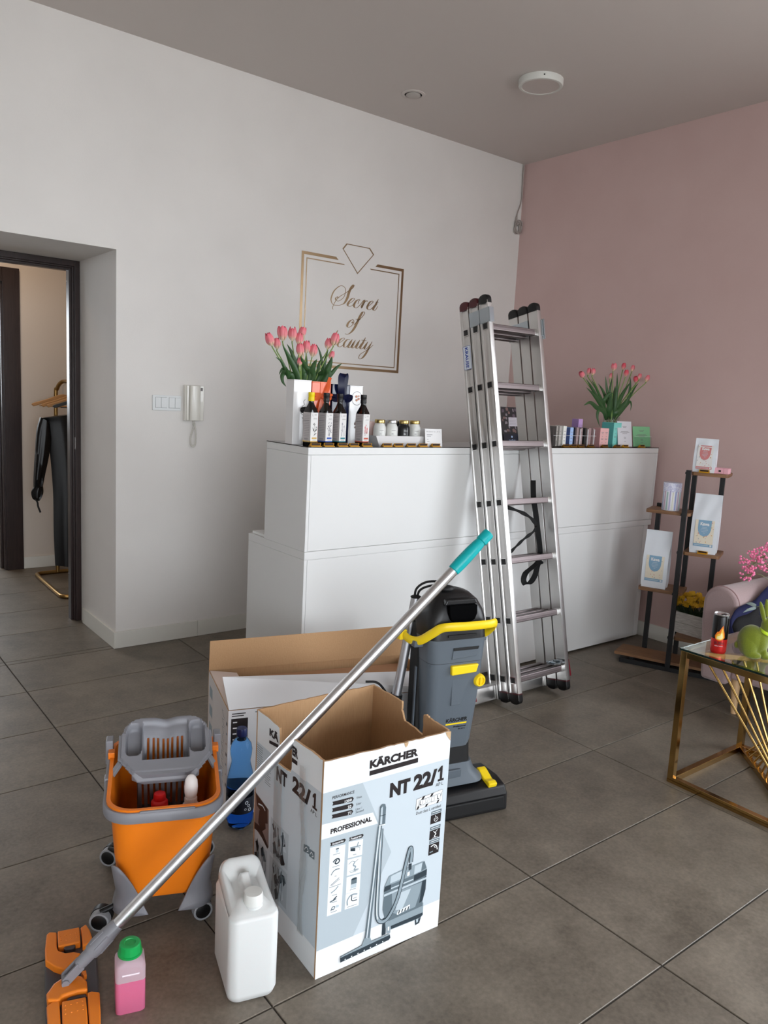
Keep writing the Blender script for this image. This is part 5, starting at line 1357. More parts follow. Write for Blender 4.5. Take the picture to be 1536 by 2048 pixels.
Q.poly([(.3560, .322), (.2836, .312), (.2800, .270), (.300, .262), (.3200, .285), (.3480, .290)], M_BRN, 3); Q.poly([(.3320, .284), (.2980, .296), (.2900, .250), (.3160, .228), (.3360, .246)], M_BRN, 4)
Q.poly([(.3590, .236), (.3200, .240), (.2709, .207), (.2760, .199), (.3300, .220), (.3590, .216)], M_BRN, 4); Q.line([(.338, .30), (.312, .306), (.296, .300)], .004, M_CGREY, 5)
rr = random.Random(21)
for (ua, ub, za, zb) in ((.262, .160, .300, .200), (.356, .278, .190, .080), (.262, .160, .190, .090)):
    Q.poly([(ua, zb), (ub, zb), (ub, za), (ua, za)], M_CGREY2, 2)
    for k in range(14):
        u, z = rr.uniform(ub+.012, ua-.012), rr.uniform(zb+.01, za-.01); a, b = rr.uniform(.004, .014), rr.uniform(.004, .022)
        Q.poly([(u-a, z-b*.4), (u+a*.3, z-b), (u+a, z+b*.3), (u-a*.2, z+b)], [D0, D1, M_CGREY, D0, K][k % 5], 3+k % 3)
    for k in range(6):
        u = rr.uniform(ub+.01, ua-.01); Q.line([(u, zb+.008), (u+rr.uniform(-.01, .01), (za+zb)/2), (u+rr.uniform(-.012, .012), za-.008)], .0022, [K, D0, D1][k % 3], 6)
for a in (.0780, .0526):
    Q.poly([(a, .3015), (a-.026, .3060), (a-.026, .3260), (a, .3215)], D1, 3); Q.line([(a-.005, .309), (a-.012, .318), (a-.021, .312), (a-.014, .308)], .002, W_, 4)
for k in range(5): Q.line([(.352-.006*k, .052), (.352-.006*k, .070)], .0030, K, 2)
Q.done(pl, 'side_print')
# crumpled strip of clear packing tape down the left side
g = G(); rr = random.Random(8); V = []; F = []
N1, N2 = 34, 7
for i in range(N1):
    t = i/(N1-1); z = .522-.445*t; uc = .088-.014*t+.006*math.sin(9*t); w = .026+.006*math.sin(13*t)
    for j in range(N2):
        s = j/(N2-1)-.5
        V.append((-.0034-abs(rr.gauss(0, .0010))-(.003*math.exp(-(t/.08)**2)), uc+2*s*w*.5+rr.uniform(-.001, .001), z+rr.uniform(-.001, .001)))
for i in range(N1-1):
    for j in range(N2-1): F.append((i*N2+j, i*N2+j+1, (i+1)*N2+j+1, (i+1)*N2+j))
g.add(V, F)
M_TAPE = mat('clear_packing_tape', (235, 233, 230), .18, trans=.92, ior=1.25, spec=.6)
g.build('packing_tape', M_TAPE, pl, smooth=0, flatprint=True)
g = G(); V = []; F = []
for i in range(30):
    t = i/29; z = .458-.40*t
    for j in range(5):
        s = j/4-.5
        V.append((-.0034-abs(rr.gauss(0, .0007)), .218+.004*math.sin(7*t)+s*.045+rr.uniform(-.001, .001), z))
for i in range(29):
    for j in range(4): F.append((i*5+j, i*5+j+1, i*5+j+6, i*5+j+5))
g.add(V, F).build('packing_tape', M_TAPE, pl, smooth=0, flatprint=True)

# ------------------------------------------------------------------ long white carton behind
wb = thing('long_carton', 'long white cardboard carton with its flaps open, in front of the desk', 'box', (1.132, 2.204, 0), -16)
LW_, LD, LH_ = .80, .393, .374
M_LWHITE = mat('long_carton_white', (224, 224, 226), .55, bump=.03, bscale=5)
M_LGREY = mat('long_carton_side', (206, 200, 198), .55)
G().prism([(0, .0006), (LW_, .0006), (LW_, LH_), (0, LH_)], 0, .005, 'xz', m=1, mcap=0, mcap2=1).build('front_panel', [M_LWHITE, M_KRAFT], wb, smooth=0)
lpan = G().prism([(.0052, .0006), (LD-.0052, .0006), (LD-.0052, LH_), (.0052, LH_)], 0, .005, 'yz', m=1, mcap=0, mcap2=1).build('left_panel', [M_LGREY, M_KRAFT], wb, smooth=0)
G().prism([(.0052, .0006), (LD-.0052, .0006), (LD-.0052, LH_), (.0052, LH_)], LW_-.005, LW_, 'yz', m=1, mcap=1, mcap2=0).build('right_panel', [M_LWHITE, M_KRAFT], wb, smooth=0)
G().prism([(0, .0006), (LW_, .0006), (LW_, LH_), (0, LH_)], LD-.005, LD, 'xz', m=1, mcap=1, mcap2=0).build('back_panel', [M_LWHITE, M_KRAFT], wb, smooth=0)
G().box(.006, LW_-.006, .006, LD-.006, .001, .005).build('bottom_panel', M_KRAFT, wb, smooth=0)
def flap(pts, thick, m0, m1):
    """sheet from four corners: hinge a,b then free edge c,d"""
    a, b, c, d = [Vector(p) for p in pts]; n = (b-a).cross(d-a).normalized()*thick
    return G().add([a, b, c, d, a+n, b+n, c+n, d+n], [(0, 1, 2, 3)], 0).add([a, b, c, d, a+n, b+n, c+n, d+n], [(7, 6, 5, 4)], 1).add([a, b, c, d, a+n, b+n, c+n, d+n], [(0, 4, 5, 1), (1, 5, 6, 2), (2, 6, 7, 3), (3, 7, 4, 0)], 1)
flap([(0, LD-.003, LH_), (LW_, LD-.003, LH_), (LW_-.004, LD+.018, LH_+.118), (.006, LD+.020, LH_+.108)], .004, 0, 1).build('back_flap', [M_KRAFT, M_KRAFT], wb, smooth=0)
fm = G()
A = [(.002, .003, LH_+.001), (LW_-.002, .003, LH_+.001), (LW_-.006, .112, LH_+.030), (-.010, .066, LH_+.094)]
flap(A, .004, 0, 0).build('front_flap', [M_KRAFT, M_LWHITE], wb, smooth=0)
flap([(.003, .02, LH_), (.003, LD-.012, LH_), (.100, LD-.03, LH_-.010), (.102, .03, LH_-.012)], -.003, 0, 1).build('side_flap', mat('flap_pinkish_white', (212, 196, 188), .6), wb, smooth=0)
G().prism([(.11, .02), (LW_-.02, .02), (LW_-.02, LD-.02), (.11, LD-.02)], .285, .345, 'xy').build('inner_tray', mat('inner_tray_kraft', (170, 128, 96), .85), wb, smooth=0)
Q2 = Print(lambda u, z, L: (u, -.0001-LAY*L, z))
for j in range(2): Q2.line([(.012, .362-.008*j), (.058-.006*j, .362-.008*j)], .0034, K, 1)
Q2.poly([(.010, .255), (.066, .255), (.066, .345), (.010, .345)], K, 1)
for j in range(4): Q2.line([(.016, .332-.02*j), (.030+.005*j, .332-.02*j)], .004, M_LWHITE, 2)
Q2.line([(.090, .362), (.16, .362)], .003, D1, 1); Q2.poly([(.10, .10), (.30, .10), (.30, .33), (.10, .33)], mat('faint_blue_print', (204, 210, 218), .55), 1)
Q2.done([c for c in wb.children if c.name.startswith('front_panel')][0], 'front_print')
Q3 = Print(lambda u, z, L: (-.0001-LAY*L, u, z))
pts = []
rr = random.Random(13)
for j in range(46):
    pts.append((.080+.020*math.sin(j*1.25)+rr.uniform(-.006, .006), .345-.0058*j))
Q3.line(pts, .0022, M_LWHITE, 2); Q3.line([(u+.004, z-.002) for u, z in pts], .0034, K, 1)
for j in range(7): Q3.line([(.030, .320-.036*j), (.012+.004*(j % 3), .320-.036*j)], .007 if j % 3 else .012, [K, D1, mat('rust_print', (150, 92, 72), .5)][j % 3], 1)
for j in range(4): Q3.poly([(.36, .08+.07*j), (.30, .08+.07*j), (.30, .12+.07*j), (.36, .12+.07*j)], D2, 1)
Q3.done(lpan, 'side_print')

# ------------------------------------------------------------------ blue water bottle
M_BLUEP = mat('blue_bottle_plastic', (128, 188, 240), .06, trans=1.0, ior=1.16)
wt = thing('water_bottle', 'clear blue plastic water bottle with a dark label, between bucket and cartons', 'bottle', (1.146, 2.134, 0))
prof = [(.0, .004), (.012, .003), (.030, .0), (.040, .010), (.044, .028), (.0455, .06), (.0455, .118), (.0465, .135), (.044, .165), (.038, .195), (.0315, .222), (.0310, .232), (.0345, .250), (.0358, .268), (.032, .287), (.022, .302), (.0142, .311), (.0142, .322), (0, .322)]
rings = []
n = 40
for r_, z in prof:
    k = 1.0 if z > .03 else .22*(1-z/.03)
    rings.append([((r_*(1-(k if z <= .03 else 0)*(.5+.5*math.cos(5*2*math.pi*i/n)))*math.cos(2*math.pi*i/n)), (r_*(1-(k if z <= .03 else 0)*(.5+.5*math.cos(5*2*math.pi*i/n)))*math.sin(2*math.pi*i/n)), z) for i in range(n)])
G().loft(rings).build('bottle_wall', M_BLUEP, wt, smooth=60)
G().lathe([(0, .012), (.034, .012), (.0425, .03), (.0440, .06), (.0440, .118), (.0448, .135), (.0440, .148), (0, .148)], 36).build('water', mat('blue_water', (86, 150, 238), .03, trans=1.0, ior=1.33), wt, smooth=60)
G().lathe([(.0459, .062), (.0461, .064), (.0461, .114), (.0459, .116), (.0457, .114), (.0457, .064)], 40).build('label_band', mat('bottle_label_dark', (24, 28, 40), .4), wt, smooth=60)
g = G()
def cyl(a, c, r_=.0464): th = a/r_-2.05; return (r_*math.cos(th), r_*math.sin(th), c)
for j in range(7): g.poly([cyl(-.03, .107-.006*j), cyl(-.018, .107-.006*j), cyl(-.018, .1085-.006*j), cyl(-.03, .1085-.006*j)])
for a, c, s in ((.022, .100, .006), (.030, .088, .005), (.018, .078, .004), (.034, .074, .006)):
    o1 = circ(s, 10); o2 = circ(s*.6, 10)
    for i in range(10): j = (i+1) % 10; g.poly([cyl(a+o1[i][0], c+o1[i][1]), cyl(a+o1[j][0], c+o1[j][1]), cyl(a+o2[j][0], c+o2[j][1]), cyl(a+o2[i][0], c+o2[i][1])])
g.build('label_print', mat('label_white_print', (200, 206, 214), .5), wt, smooth=0, flatprint=True)
g = G().lathe([(.0165, .314), (.0172, .316), (.0172, .336), (.0158, .340), (0, .340)], 28)
g.build('screw_cap', mat('navy_cap', (22, 34, 84), .4), wt)

# ------------------------------------------------------------------ orange mop bucket with grey wringer
M_ORB = mat('bucket_orange_plastic', (244, 130, 26), .36, bump=.02, bscale=120)
M_WGREY = mat('wringer_grey_plastic', (134, 134, 140), .42, bump=.02, bscale=200)
M_WGREYD = mat('basket_dark_grey', (88, 84, 88), .5)
M_TYRE = mat('caster_tyre_grey', (150, 152, 156), .5)
M_CBLACK = mat('caster_black_plastic', (12, 12, 13), .4)
bk = thing('mop_bucket', 'orange mop bucket on casters with a grey wringer tray', 'bucket', (.815, 1.95, 0), -22)
def smooth(a, b, x): t = max(0, min(1, (x-a)/(b-a))); return t*t*(3-2*t)
def lift(y): return .040*smooth(-.02, .12, y)
def bsec(hw, hd, z, r, cy, lf=0.0, n=7): return [(-.006+a, cy+b, z+lf*lift(cy+b)) for a, b in rrect(hw, hd, r, n)]
BR = [bsec(.106, .134, .085, .040, -.018), bsec(.114, .142, .098, .045, -.016), bsec(.126, .156, .20, .055, -.012), bsec(.134, .166, .300, .065, -.008, .6), bsec(.140, .172, .338, .070, -.006, 1), bsec(.146, .178, .345, .072, -.006, 1), bsec(.146, .178, .352, .072, -.006, 1),
      bsec(.136, .168, .352, .066, -.006, 1), bsec(.132, .164, .338, .064, -.006, 1), bsec(.126, .158, .300, .060, -.008, .6), bsec(.118, .148, .20, .050, -.012), bsec(.106, .134, .105, .038, -.018)]
G().loft(BR).build('bucket_shell', M_ORB, bk, smooth=50)
ring_o = [bsec(.1525, .1845, .318, .076, -.006, 1), bsec(.1545, .1865, .324, .078, -.006, 1), bsec(.1545, .1865, .342, .078, -.006, 1), bsec(.151, .183, .3465, .075, -.006, 1), bsec(.1465, .1785, .3465, .0725, -.006, 1), bsec(.1465, .1785, .336, .0725, -.006, 1), bsec(.1500, .1820, .336, .075, -.006, 1), bsec(.1500, .1820, .318, .075, -.006, 1)]
G().loft(ring_o+[ring_o[0]], c0=False, c1=False).build('rim_band', M_WGREY, bk, smooth=40)
g = G().loft([[(x, -.1895+(0 if abs(x) < .06 else .002), z) for z in (.330, .346)] for x in (-.066, .07)], closed=False)
G().prism([(-.072, .340), (.076, .340), (.070, .3500), (-.066, .3500)], -.1905, -.182, 'xz').build('pouring_lip', M_WGREY, bk, smooth=0, bevel=.002)
# wringer tray as one moulded surface
TA = R(25); TO = Vector((-.002, .052, .418))
tv = Vector((0, math.cos(TA), math.sin(TA))); tn = Vector((0, -math.sin(TA), math.cos(TA)))
def TW(u, v, n): return TO+Vector((u, 0, 0))+tv*v+tn*n
NU, NV = 84, 66
HU, V0, V1 = .1285, -.112, .104
def inside(u, v):
    if v > .045:                                     # rounded upper corners
        r_ = .058; x, y = abs(u)-(HU-.010-r_), v-(V1-r_)
        if x > 0 and y > 0: return x*x+y*y < r_*r_
        return abs(u) < HU-.010+.010*(1-(v-.045)/.06 if v < .105 else 0)
    if v < -.040: return abs(u) < HU-(-.040-v)*.72
    return abs(u) < HU
SL = [-.048, -.0345, -.021, -.0075, .006, .0195, .033, .0465]
def depth(u, v):
    d = 0.0
    # central channel: back wall sloping down to the front
    cu = smooth(.0645, .0605, abs(u))
    ch = .012*smooth(.088, .076, v)+.085*smooth(.074, -.040, v)
    cf = smooth(-.052, -.044, v)
    mid = .010*math.exp(-(u/.022)**2)*smooth(.02, .06, v)
    d = max(d, cu*cf*(ch+mid))
    # side pockets
    for sx in (-1, 1):
        e = ((u-sx*.0875)/.0215)**2; f = ((v-.022)/.056)**2
        q = (e*e+f*f)**.5
        d = max(d, .046*smooth(1.08, .72, q)*(.55+.45*smooth(.07, -.03, v)))
    # rim roll-off
    edge = 0
    if not inside(u*1.06, v if v > -.04 else v*1.04): edge = .006
    if v > V1-.007: edge = .006
    if v < -.090: edge = max(edge, (-.090-v)*.9)
    return d+edge
V = []; F = []; idx = {}
for j in range(NV+1):
    for i in range(NU+1):
        u = -HU+2*HU*i/NU; v = V0+(V1-V0)*j/NV
        idx[i, j] = len(V); V.append(TW(u, v, -depth(u, v)))
for j in range(NV):
    for i in range(NU):
        u = -HU+2*HU*(i+.5)/NU; v = V0+(V1-V0)*(j+.5)/NV
        if not inside(u, v): continue
        if -.040 < v < .046 and any(abs(u-s) < .0030 for s in SL): continue
        F.append((idx[i, j], idx[i+1, j], idx[i+1, j+1], idx[i, j+1]))
used = sorted({i for f in F for i in f}); mp_ = {o: k for k, o in enumerate(used)}
o = G().add([V[i] for i in used], [tuple(mp_[i] for i in f) for f in F]).build('wringer_tray', M_WGREY, bk, smooth=45)
md = o.modifiers.new('thickness', 'SOLIDIFY'); md.thickness = .0032; md.offset = -1
tray = o
# front skirt with its raised centre lip, side arms clipped over the rim
g = G()
g.loft([[TW(u, v, n)+Vector((0, dy, dz)) for u, v in ((-.090, -.088), (-.060, -.104), (.060, -.104), (.090, -.088), (.090, -.080), (.060, -.094), (-.060, -.094), (-.090, -.080))] for n, dy, dz in ((-.001, 0, 0), (-.004, .012, -.030))])
g.build('tray_skirt', M_WGREY, tray, smooth=30)
for sx in (-1, 1):
    G().bar(TW(sx*.112, -.03, -.012), (sx*.146-.006, -.010, .352), .016, .010).bar((sx*.146-.006, .060, .372), (sx*.146-.006, -.035, .352), .014, .014).build('side_arm', M_WGREY, tray, smooth=0, bevel=.002)
    G().box(sx*.150-.006-.010, sx*.150-.006+.010, .085, .125, .350, .420).box(sx*.150-.006-.007, sx*.150-.006+.007, -.03, .0, .340, .366).build('rim_clip', M_WGREY, tray, smooth=0, bevel=.003)
    G().box(sx*.143-.006-.009, sx*.143-.006+.009, .060, .088, .375, .396).build('orange_tab', M_ORB, bk, smooth=0, bevel=.002)
# slotted basket below the tray
g = G()
for k in range(10):
    x = -.072+.0155*k
    g.loft([[(x-.0048, -.026, .368), (x+.0048, -.026, .368), (x+.0048, -.020, .368), (x-.0048, -.020, .368)], [(x*.94-.0048, .002, .205), (x*.94+.0048, .002, .205), (x*.94+.0048, .008, .205), (x*.94-.0048, .008, .205)]])
g.box(-.072, .072, .0, .110, .198, .206).box(-.078, -.072, .0, .110, .205, .368).box(.072, .078, .0, .110, .205, .368)
bsk = g.build('drain_basket', M_WGREYD, bk, smooth=0, bevel=.001)
# corner fins and casters
def fin(sx, front):
    cy = -.020
    V = []; F = []; n = 22; m = 8
    for i in range(n+1):
        s = -1+2*i/n                                  # along the front face .. round the corner .. along the side
        for j in range(m+1):
            top = .054+.142*(1-min(1, abs(s))**2.1)
            z = .052+(top-.052)*j/m
            t = (z-.085)/(.20-.085); hw = .110+(.126-.110)*t+.007; hd = .138+(.156-.138)*t+.008; r_ = .040
            # path: distance along from corner
            L = s*(.060 if s < 0 else .074)
            a0 = math.pi/4; arc = r_*math.pi/4
            if abs(L) <= arc: th = L/r_; px, py = hw-r_+r_*math.cos(-a0+th), -(hd-r_)+r_*math.sin(-a0+th)
            elif L > 0: px, py = hw, -(hd-r_)+(L-arc)
            else: px, py = hw-r_-(-L-arc), -hd
            flare = .016*max(0, (.095-z)/.04)
            q = Vector((px-(hw-.05), py+(hd-.05), 0)).normalized() if True else 0
            V.append((-.006+sx*(px+q.x*flare), (cy+py+q.y*flare) if front else (-.02-(cy+py+q.y*flare)-.02), z))
    for i in range(n):
        for j in range(m): F.append((i*(m+1)+j, (i+1)*(m+1)+j, (i+1)*(m+1)+j+1, i*(m+1)+j+1))
    o = G().add(V, F).build('corner_fin', M_WGREY, bk, smooth=60)
    md = o.modifiers.new('thickness', 'SOLIDIFY'); md.thickness = .004; md.offset = 0
for sx in (-1, 1):
    fin(sx, True); fin(sx, False)
def caster(x, y, ang, mx, my):
    T = Matrix.Translation((x, y, .0265)) @ Matrix.Rotation(R(ang), 4, 'Z') @ Matrix.Rotation(R(90), 4, 'X')
    g = G(T).lathe([(.0265, -.010), (.0265, .006), (.0255, .0105), (.0225, .0115), (.0205, .0105), (.0205, -.010)], 32)
    w = g.build('caster_wheel', M_TYRE, bk, smooth=40)
    G(T).lathe([(0, -.011), (.0206, -.011), (.0206, .0095), (.019, .0105), (0, .0105)], 28).lathe([(.0255, -.030), (.0262, -.028), (.0262, -.014), (.0255, -.012)], 28).build('wheel_hub', M_CBLACK, w, smooth=40)
    T2 = Matrix.Translation((x, y, .0265)) @ Matrix.Rotation(R(ang), 4, 'Z')
    G(T2).prism([(.024*math.cos(R(a))*1.18, .024*math.sin(R(a))*1.18) for a in range(-10, 171, 15)]+[(-.02, .0), (.018, .0)], .011, .030, 'xz').build('caster_hood', M_CBLACK, w, smooth=30)
    G().tube([(x, y, .05), (mx, my, .062)], .008, 10).build('caster_stem', M_CBLACK, w)
caster(-.166, -.140, -12, -.112, -.126)
caster(.096, -.148, 14, .094, -.130)
caster(-.160, .150, -25, -.105, .105)
caster(.120, .145, 20, .095, .105)

# bottles standing in the bucket
rb_ = thing('cleaner_bottle', 'red-capped cleaner bottle standing in the orange bucket', 'bottle', tuple(bk.matrix_basis @ Vector((0, 0, 0))), 0)
rb_.location = Vector((.815, 1.95, 0))+Matrix.Rotation(R(-22), 3, 'Z') @ Vector((-.018, -.062, .106))
G().loft([[(a, b, z) for a, b in rrect(w, d, r_, 5)] for w, d, r_, z in ((.034, .024, .012, 0), (.037, .026, .014, .006), (.037, .026, .014, .145), (.028, .022, .014, .172), (.015, .015, .015, .190), (.014, .014, .014, .196))]).build('bottle_body', mat('clear_red_plastic', (206, 130, 130), .12, trans=.85, ior=1.2), rb_, smooth=50)
G().lathe([(.0215, .186), (.0225, .188), (.0225, .199), (.0195, .203), (.0160, .205), (.0165, .215), (.0150, .2225), (.012, .2240), (0, .2240)], 28).build('push_cap', mat('red_cap_plastic', (214, 30, 34), .35), rb_)
wh = thing('white_squeeze_bottle', 'white squeeze bottle with an angled nozzle standing in the orange bucket', 'bottle', (0, 0, 0), -30)
wh.location = Vector((.815, 1.95, 0))+Matrix.Rotation(R(-22), 3, 'Z') @ Vector((.064, -.078, .126))
M_WPL = mat('white_bottle_plastic', (232, 226, 224), .35)
G().loft([[(a, b, z) for a, b in rrect(w, d, r_, 5)] for w, d, r_, z in ((.030, .022, .012, 0), (.033, .024, .014, .006), (.033, .024, .014, .135), (.028, .022, .016, .158), (.0215, .0205, .0205, .166), (.0215, .0205, .0205, .172), (.016, .016, .016, .176))]).build('bottle_body', M_WPL, wh, smooth=50)
g = G().lathe([(.0155, .174), (.0165, .176), (.0165, .192), (.0155, .194), (0, .194)], 28)
for k in range(28): g.box(-.0006+.0165*math.cos(k*math.pi/14), .0006+.0165*math.cos(k*math.pi/14), -.0006+.0165*math.sin(k*math.pi/14), .0006+.0165*math.sin(k*math.pi/14), .177, .191)
g.build('collar', M_WPL, wh)
G().loft([[(a, b+dy, z) for a, b in circ(r1, 20, ry=r2)] for r1, r2, dy, z in ((.0150, .0150, 0, .194), (.0175, .0145, .001, .205), (.0185, .0125, .002, .222), (.0165, .0095, .004, .240), (.011, .0065, .006, .250), (.005, .003, .007, .254))]).build('nozzle_cap', M_WPL, wh, smooth=60)
nzz = None and G().loft([[(.0155*math.sin(t)*s, -.0150+.012*(1-math.cos(t)*.0)-.0008*0+.020*(zz/.05)*.0-.0012, .218+.028*math.cos(t)*s) for t in [2*math.pi*k/20 for k in range(20)]] for s, zz in ((1, 0), (.86, 0))], c0=False, c1=False)
# ------------------------------------------------------------------ white canister
M_CAN = mat('white_hdpe', (216, 217, 216), .42, sss=.12, bump=.02, bscale=30)
cn = thing('canister', 'large white plastic canister with a ribbed screw cap and moulded handle', 'canister', (.8446, 1.527, 0), -15)
hw, hd = .0595, .093
def csec(a, b, r_, z): return [(x, y, z) for x, y in rrect(a, b, r_, 9)]
def top_h(u, v):
    a = abs(u)/hw
    back = .052*smooth(.020, .074, v)*(1-.55*a**3.2)
    ridge = .050*smooth(-.045, .050, v)*(1-smooth(.008, .019+.014*smooth(.01, -.05, v), abs(u)))
    spread = .016*smooth(-.085, -.035, v)*(1-smooth(.020, .055, abs(u)))
    scoop = -.010*math.exp(-((a-.62)/.28)**2)*math.exp(-((v-.012)/.028)**2)
    return max(back, ridge, spread)+scoop
rings = [csec(hw-.016, hd-.016, .022, .0), csec(hw-.004, hd-.004, .026, .006), csec(hw, hd, .024, .022), csec(hw, hd, .022, .208), csec(hw-.002, hd-.002, .022, .2165)]
out = rrect(hw-.002, hd-.002, .022, 9)
for k in range(1, 22):
    s = 1-k/22
    sx = 1-(1-s)*1.0
    ef = smooth(0, .16, 1-s)
    ring = []
    for x, y in out:
        u, v = x*s, y*s
        # keep the back wall flush with the outline
        fb = max(ef, smooth(.055, .085, v)*.92)
        ring.append((u, v, .2165+.006*ef+top_h(u, v)*fb))
    rings.append(ring)
# raise the rear outline itself
def raise_back(ring, k): return [(x*(1-.20*smooth(.04, .09, y)*k), y, z+top_h(x, y)*.55*smooth(.045, .088, y)*k) for x, y, z in ring]
rings[4] = raise_back(rings[4], 1.0)
cb = G().loft(rings).build('canister_body', M_CAN, cn, smooth=70)
G().prism(rrect(.036, .078, .010, 4, .0, .112), -hd-.0012, -hd+.002, 'xz').build('front_panel', M_CAN, cn, smooth=0, bevel=.0012) if False else None
g = G().lathe([(.0245, .220), (.0250, .2275), (.0225, .2300), (0, .2300)], 28, (0.004, -.050, 0)); g.build('neck_flange', M_CAN, cn)
g = G(); ribs = []
for z, r0 in ((.230, .0222), (.232, .0228), (.252, .0220), (.2565, .0208), (.2572, .0)):
    ribs.append([((r0+(.0007 if i % 2 and .231 < z < .253 else 0))*math.cos(2*math.pi*i/72)+.004, (r0+(.0007 if i % 2 and .231 < z < .253 else 0))*math.sin(2*math.pi*i/72)-.050, z) for i in range(72)])
g.loft(ribs[:4]).build('screw_cap', mat('white_cap', (222, 222, 218), .45), cn, smooth=30)

# ------------------------------------------------------------------ bottle of pink liquid
pk = thing('pink_liquid_bottle', 'small translucent bottle of pink liquid with a bright green cap, beside the mop head', 'bottle', (.583, 1.592, 0), -16.6)
def psec(a, b, r_, z): return [(x, y, z) for x, y in rrect(a, b, r_, 6)]
M_PSH = mat('milky_bottle_plastic', (238, 214, 224), .38, trans=.55, ior=1.15, sss=.1)
M_PLQ = mat('pink_liquid', (232, 122, 160), .25, trans=.25, ior=1.2, sss=.25)
G().loft([psec(.029, .027, .008, .0), psec(.0325, .030, .009, .004), psec(.0328, .0303, .009, .0815)]).build('liquid_filled_body', M_PLQ, pk, smooth=50)
G().loft([psec(.0328, .0303, .009, .0816), psec(.0328, .0303, .009, .112), psec(.0315, .029, .010, .120), psec(.0250, .024, .014, .128), psec(.0205, .0205, .0205, .131), psec(.0195, .0195, .0195, .136)]).build('bottle_shoulder', M_PSH, pk, smooth=50)
G().box(-.019, .019, -.0318, -.030, .0985, .1025).build('moulded_rib', mat('rib_pale', (242, 226, 234), .4), pk, smooth=0, bevel=.0008)
gc = mat('green_cap_plastic', (20, 158, 78), .32)
cp_ = []
for z, r0, fl_ in ((.1335, .0248, 0), (.1375, .0252, 0), (.1385, .0225, 1), (.1580, .0212, 1), (.1600, .0195, 0), (.1604, .0120, 0), (.1585, .0110, 0), (.1585, .003, 0)):
    cp_.append([((1.1*r0+(.0006*(i % 4 == 0) if fl_ else 0))*math.cos(2*math.pi*i/48), (1.1*r0+(.0006*(i % 4 == 0) if fl_ else 0))*math.sin(2*math.pi*i/48), z) for i in range(48)])
G().loft(cp_).build('screw_cap', gc, pk, smooth=35)

# ------------------------------------------------------------------ flat mop
M_MORG = mat('mop_orange_plastic', (240, 134, 36), .34, bump=.02, bscale=150)
M_MGRY = mat('mop_dark_grey_plastic', (74, 74, 80), .5)
M_JNT = mat('mop_joint_grey', (132, 132, 138), .42)
M_POLE = mat('mop_pole_aluminium', (212, 212, 214), .32, 1.0, bump=.02, bscale=8, stretch=(80, 80, 1))
M_TEAL = mat('teal_grip_plastic', (0, 168, 172), .34)
mo = Vector((.487, 1.735, 0)); ma = R(77.2)
mp0 = thing('flat_mop', 'flat mop with orange folding head, aluminium pole and teal grip leaning on the open carton', 'mop', tuple(mo), 77.2)
Mi = (Matrix.Translation(mo) @ Matrix.Rotation(ma, 4, 'Z')).inverted()
def mq(x, y, z): p = Mi @ at_z(80+x/6.4, 1830+y/6.4, z); return (p.x, p.y)
def mpiece(name, pts, z0, z1, m, bev=.003): return G().prism([mq(x, y, z1) for x, y in pts], z0, z1, 'xy').build(name, m, mp0, smooth=0, bevel=bev, bseg=3)
mpiece('base_plate', [(70, 560), (70, 1150), (90, 1620), (775, 1620), (748, 960), (722, 560), (600, 320), (120, 330)], .004, .013, M_MGRY, .002)
mpiece('mop_pad', [(60, 560), (60, 1150), (80, 1640), (790, 1640), (762, 960), (736, 560), (690, 300), (590, 130), (90, 250)], .0004, .006, mat('mop_pad_grey', (96, 94, 92), .95), .002)
mpiece('far_clamp', [(122, 214), (214, 216), (214, 400), (236, 455), (330, 482), (430, 468), (522, 482), (460, 560), (400, 610), (330, 702), (180, 652), (70, 578), (62, 440), (84, 245)], .010, .030, M_MORG)
fpd = mpiece('far_pedal', [(224, 205), (505, 150), (518, 338), (232, 400)], .012, .031, M_MORG)
mpiece('far_wing', [(516, 160), (588, 112), (640, 190), (684, 330), (545, 392), (532, 240)], .010, .028, M_MORG)
mpiece('release_button', [(300, 400), (455, 365), (452, 405), (420, 425), (310, 440)], .013, .026, M_MGRY, .004)
mpiece('release_button', [(345, 1060), (400, 1035), (590, 1000), (595, 1040), (350, 1085)], .013, .024, M_MGRY, .004)
mpiece('near_clamp', [(80, 1000), (175, 868), (300, 785), (430, 748), (540, 775), (600, 835), (612, 945), (480, 965), (370, 1000), (285, 1030), (238, 1088), (90, 1085)], .010, .034, M_MORG, .005)
mpiece('near_wing', [(82, 1165), (160, 1108), (248, 1088), (262, 1350), (290, 1640), (105, 1640), (98, 1395)], .010, .030, M_MORG)
npd = mpiece('near_pedal', [(278, 1105), (588, 1042), (606, 1260), (630, 1640), (305, 1640), (285, 1360)], .012, .031, M_MORG)
mpiece('near_wing', [(606, 990), (660, 972), (764, 982), (776, 1250), (778, 1640), (645, 1640), (622, 1260)], .010, .030, M_MORG)
mpiece('hinge_cover', [(525, 720), (590, 700), (600, 770), (560, 780)], .012, .024, M_MORG, .002)
def dots(parent, pts, z):
    g = G()
    for x, y in pts:
        a, b = mq(x, y, z); g.sphere((a, b, z), .0022, .0022, .0011, 8, 5)
    g.build('grip_dots', M_MORG, parent, smooth=60); parent.children[-1]['kind'] = 'stuff'
dots(fpd, [(260, 278), (262, 304), (265, 330), (326, 262), (335, 320), (392, 246), (400, 300), (460, 232), (465, 258), (470, 284)], .031)
dots(npd, [(322, 1160), (322, 1210), (325, 1265), (398, 1140), (402, 1245), (474, 1120), (478, 1222), (546, 1100), (550, 1150), (552, 1205)], .031)
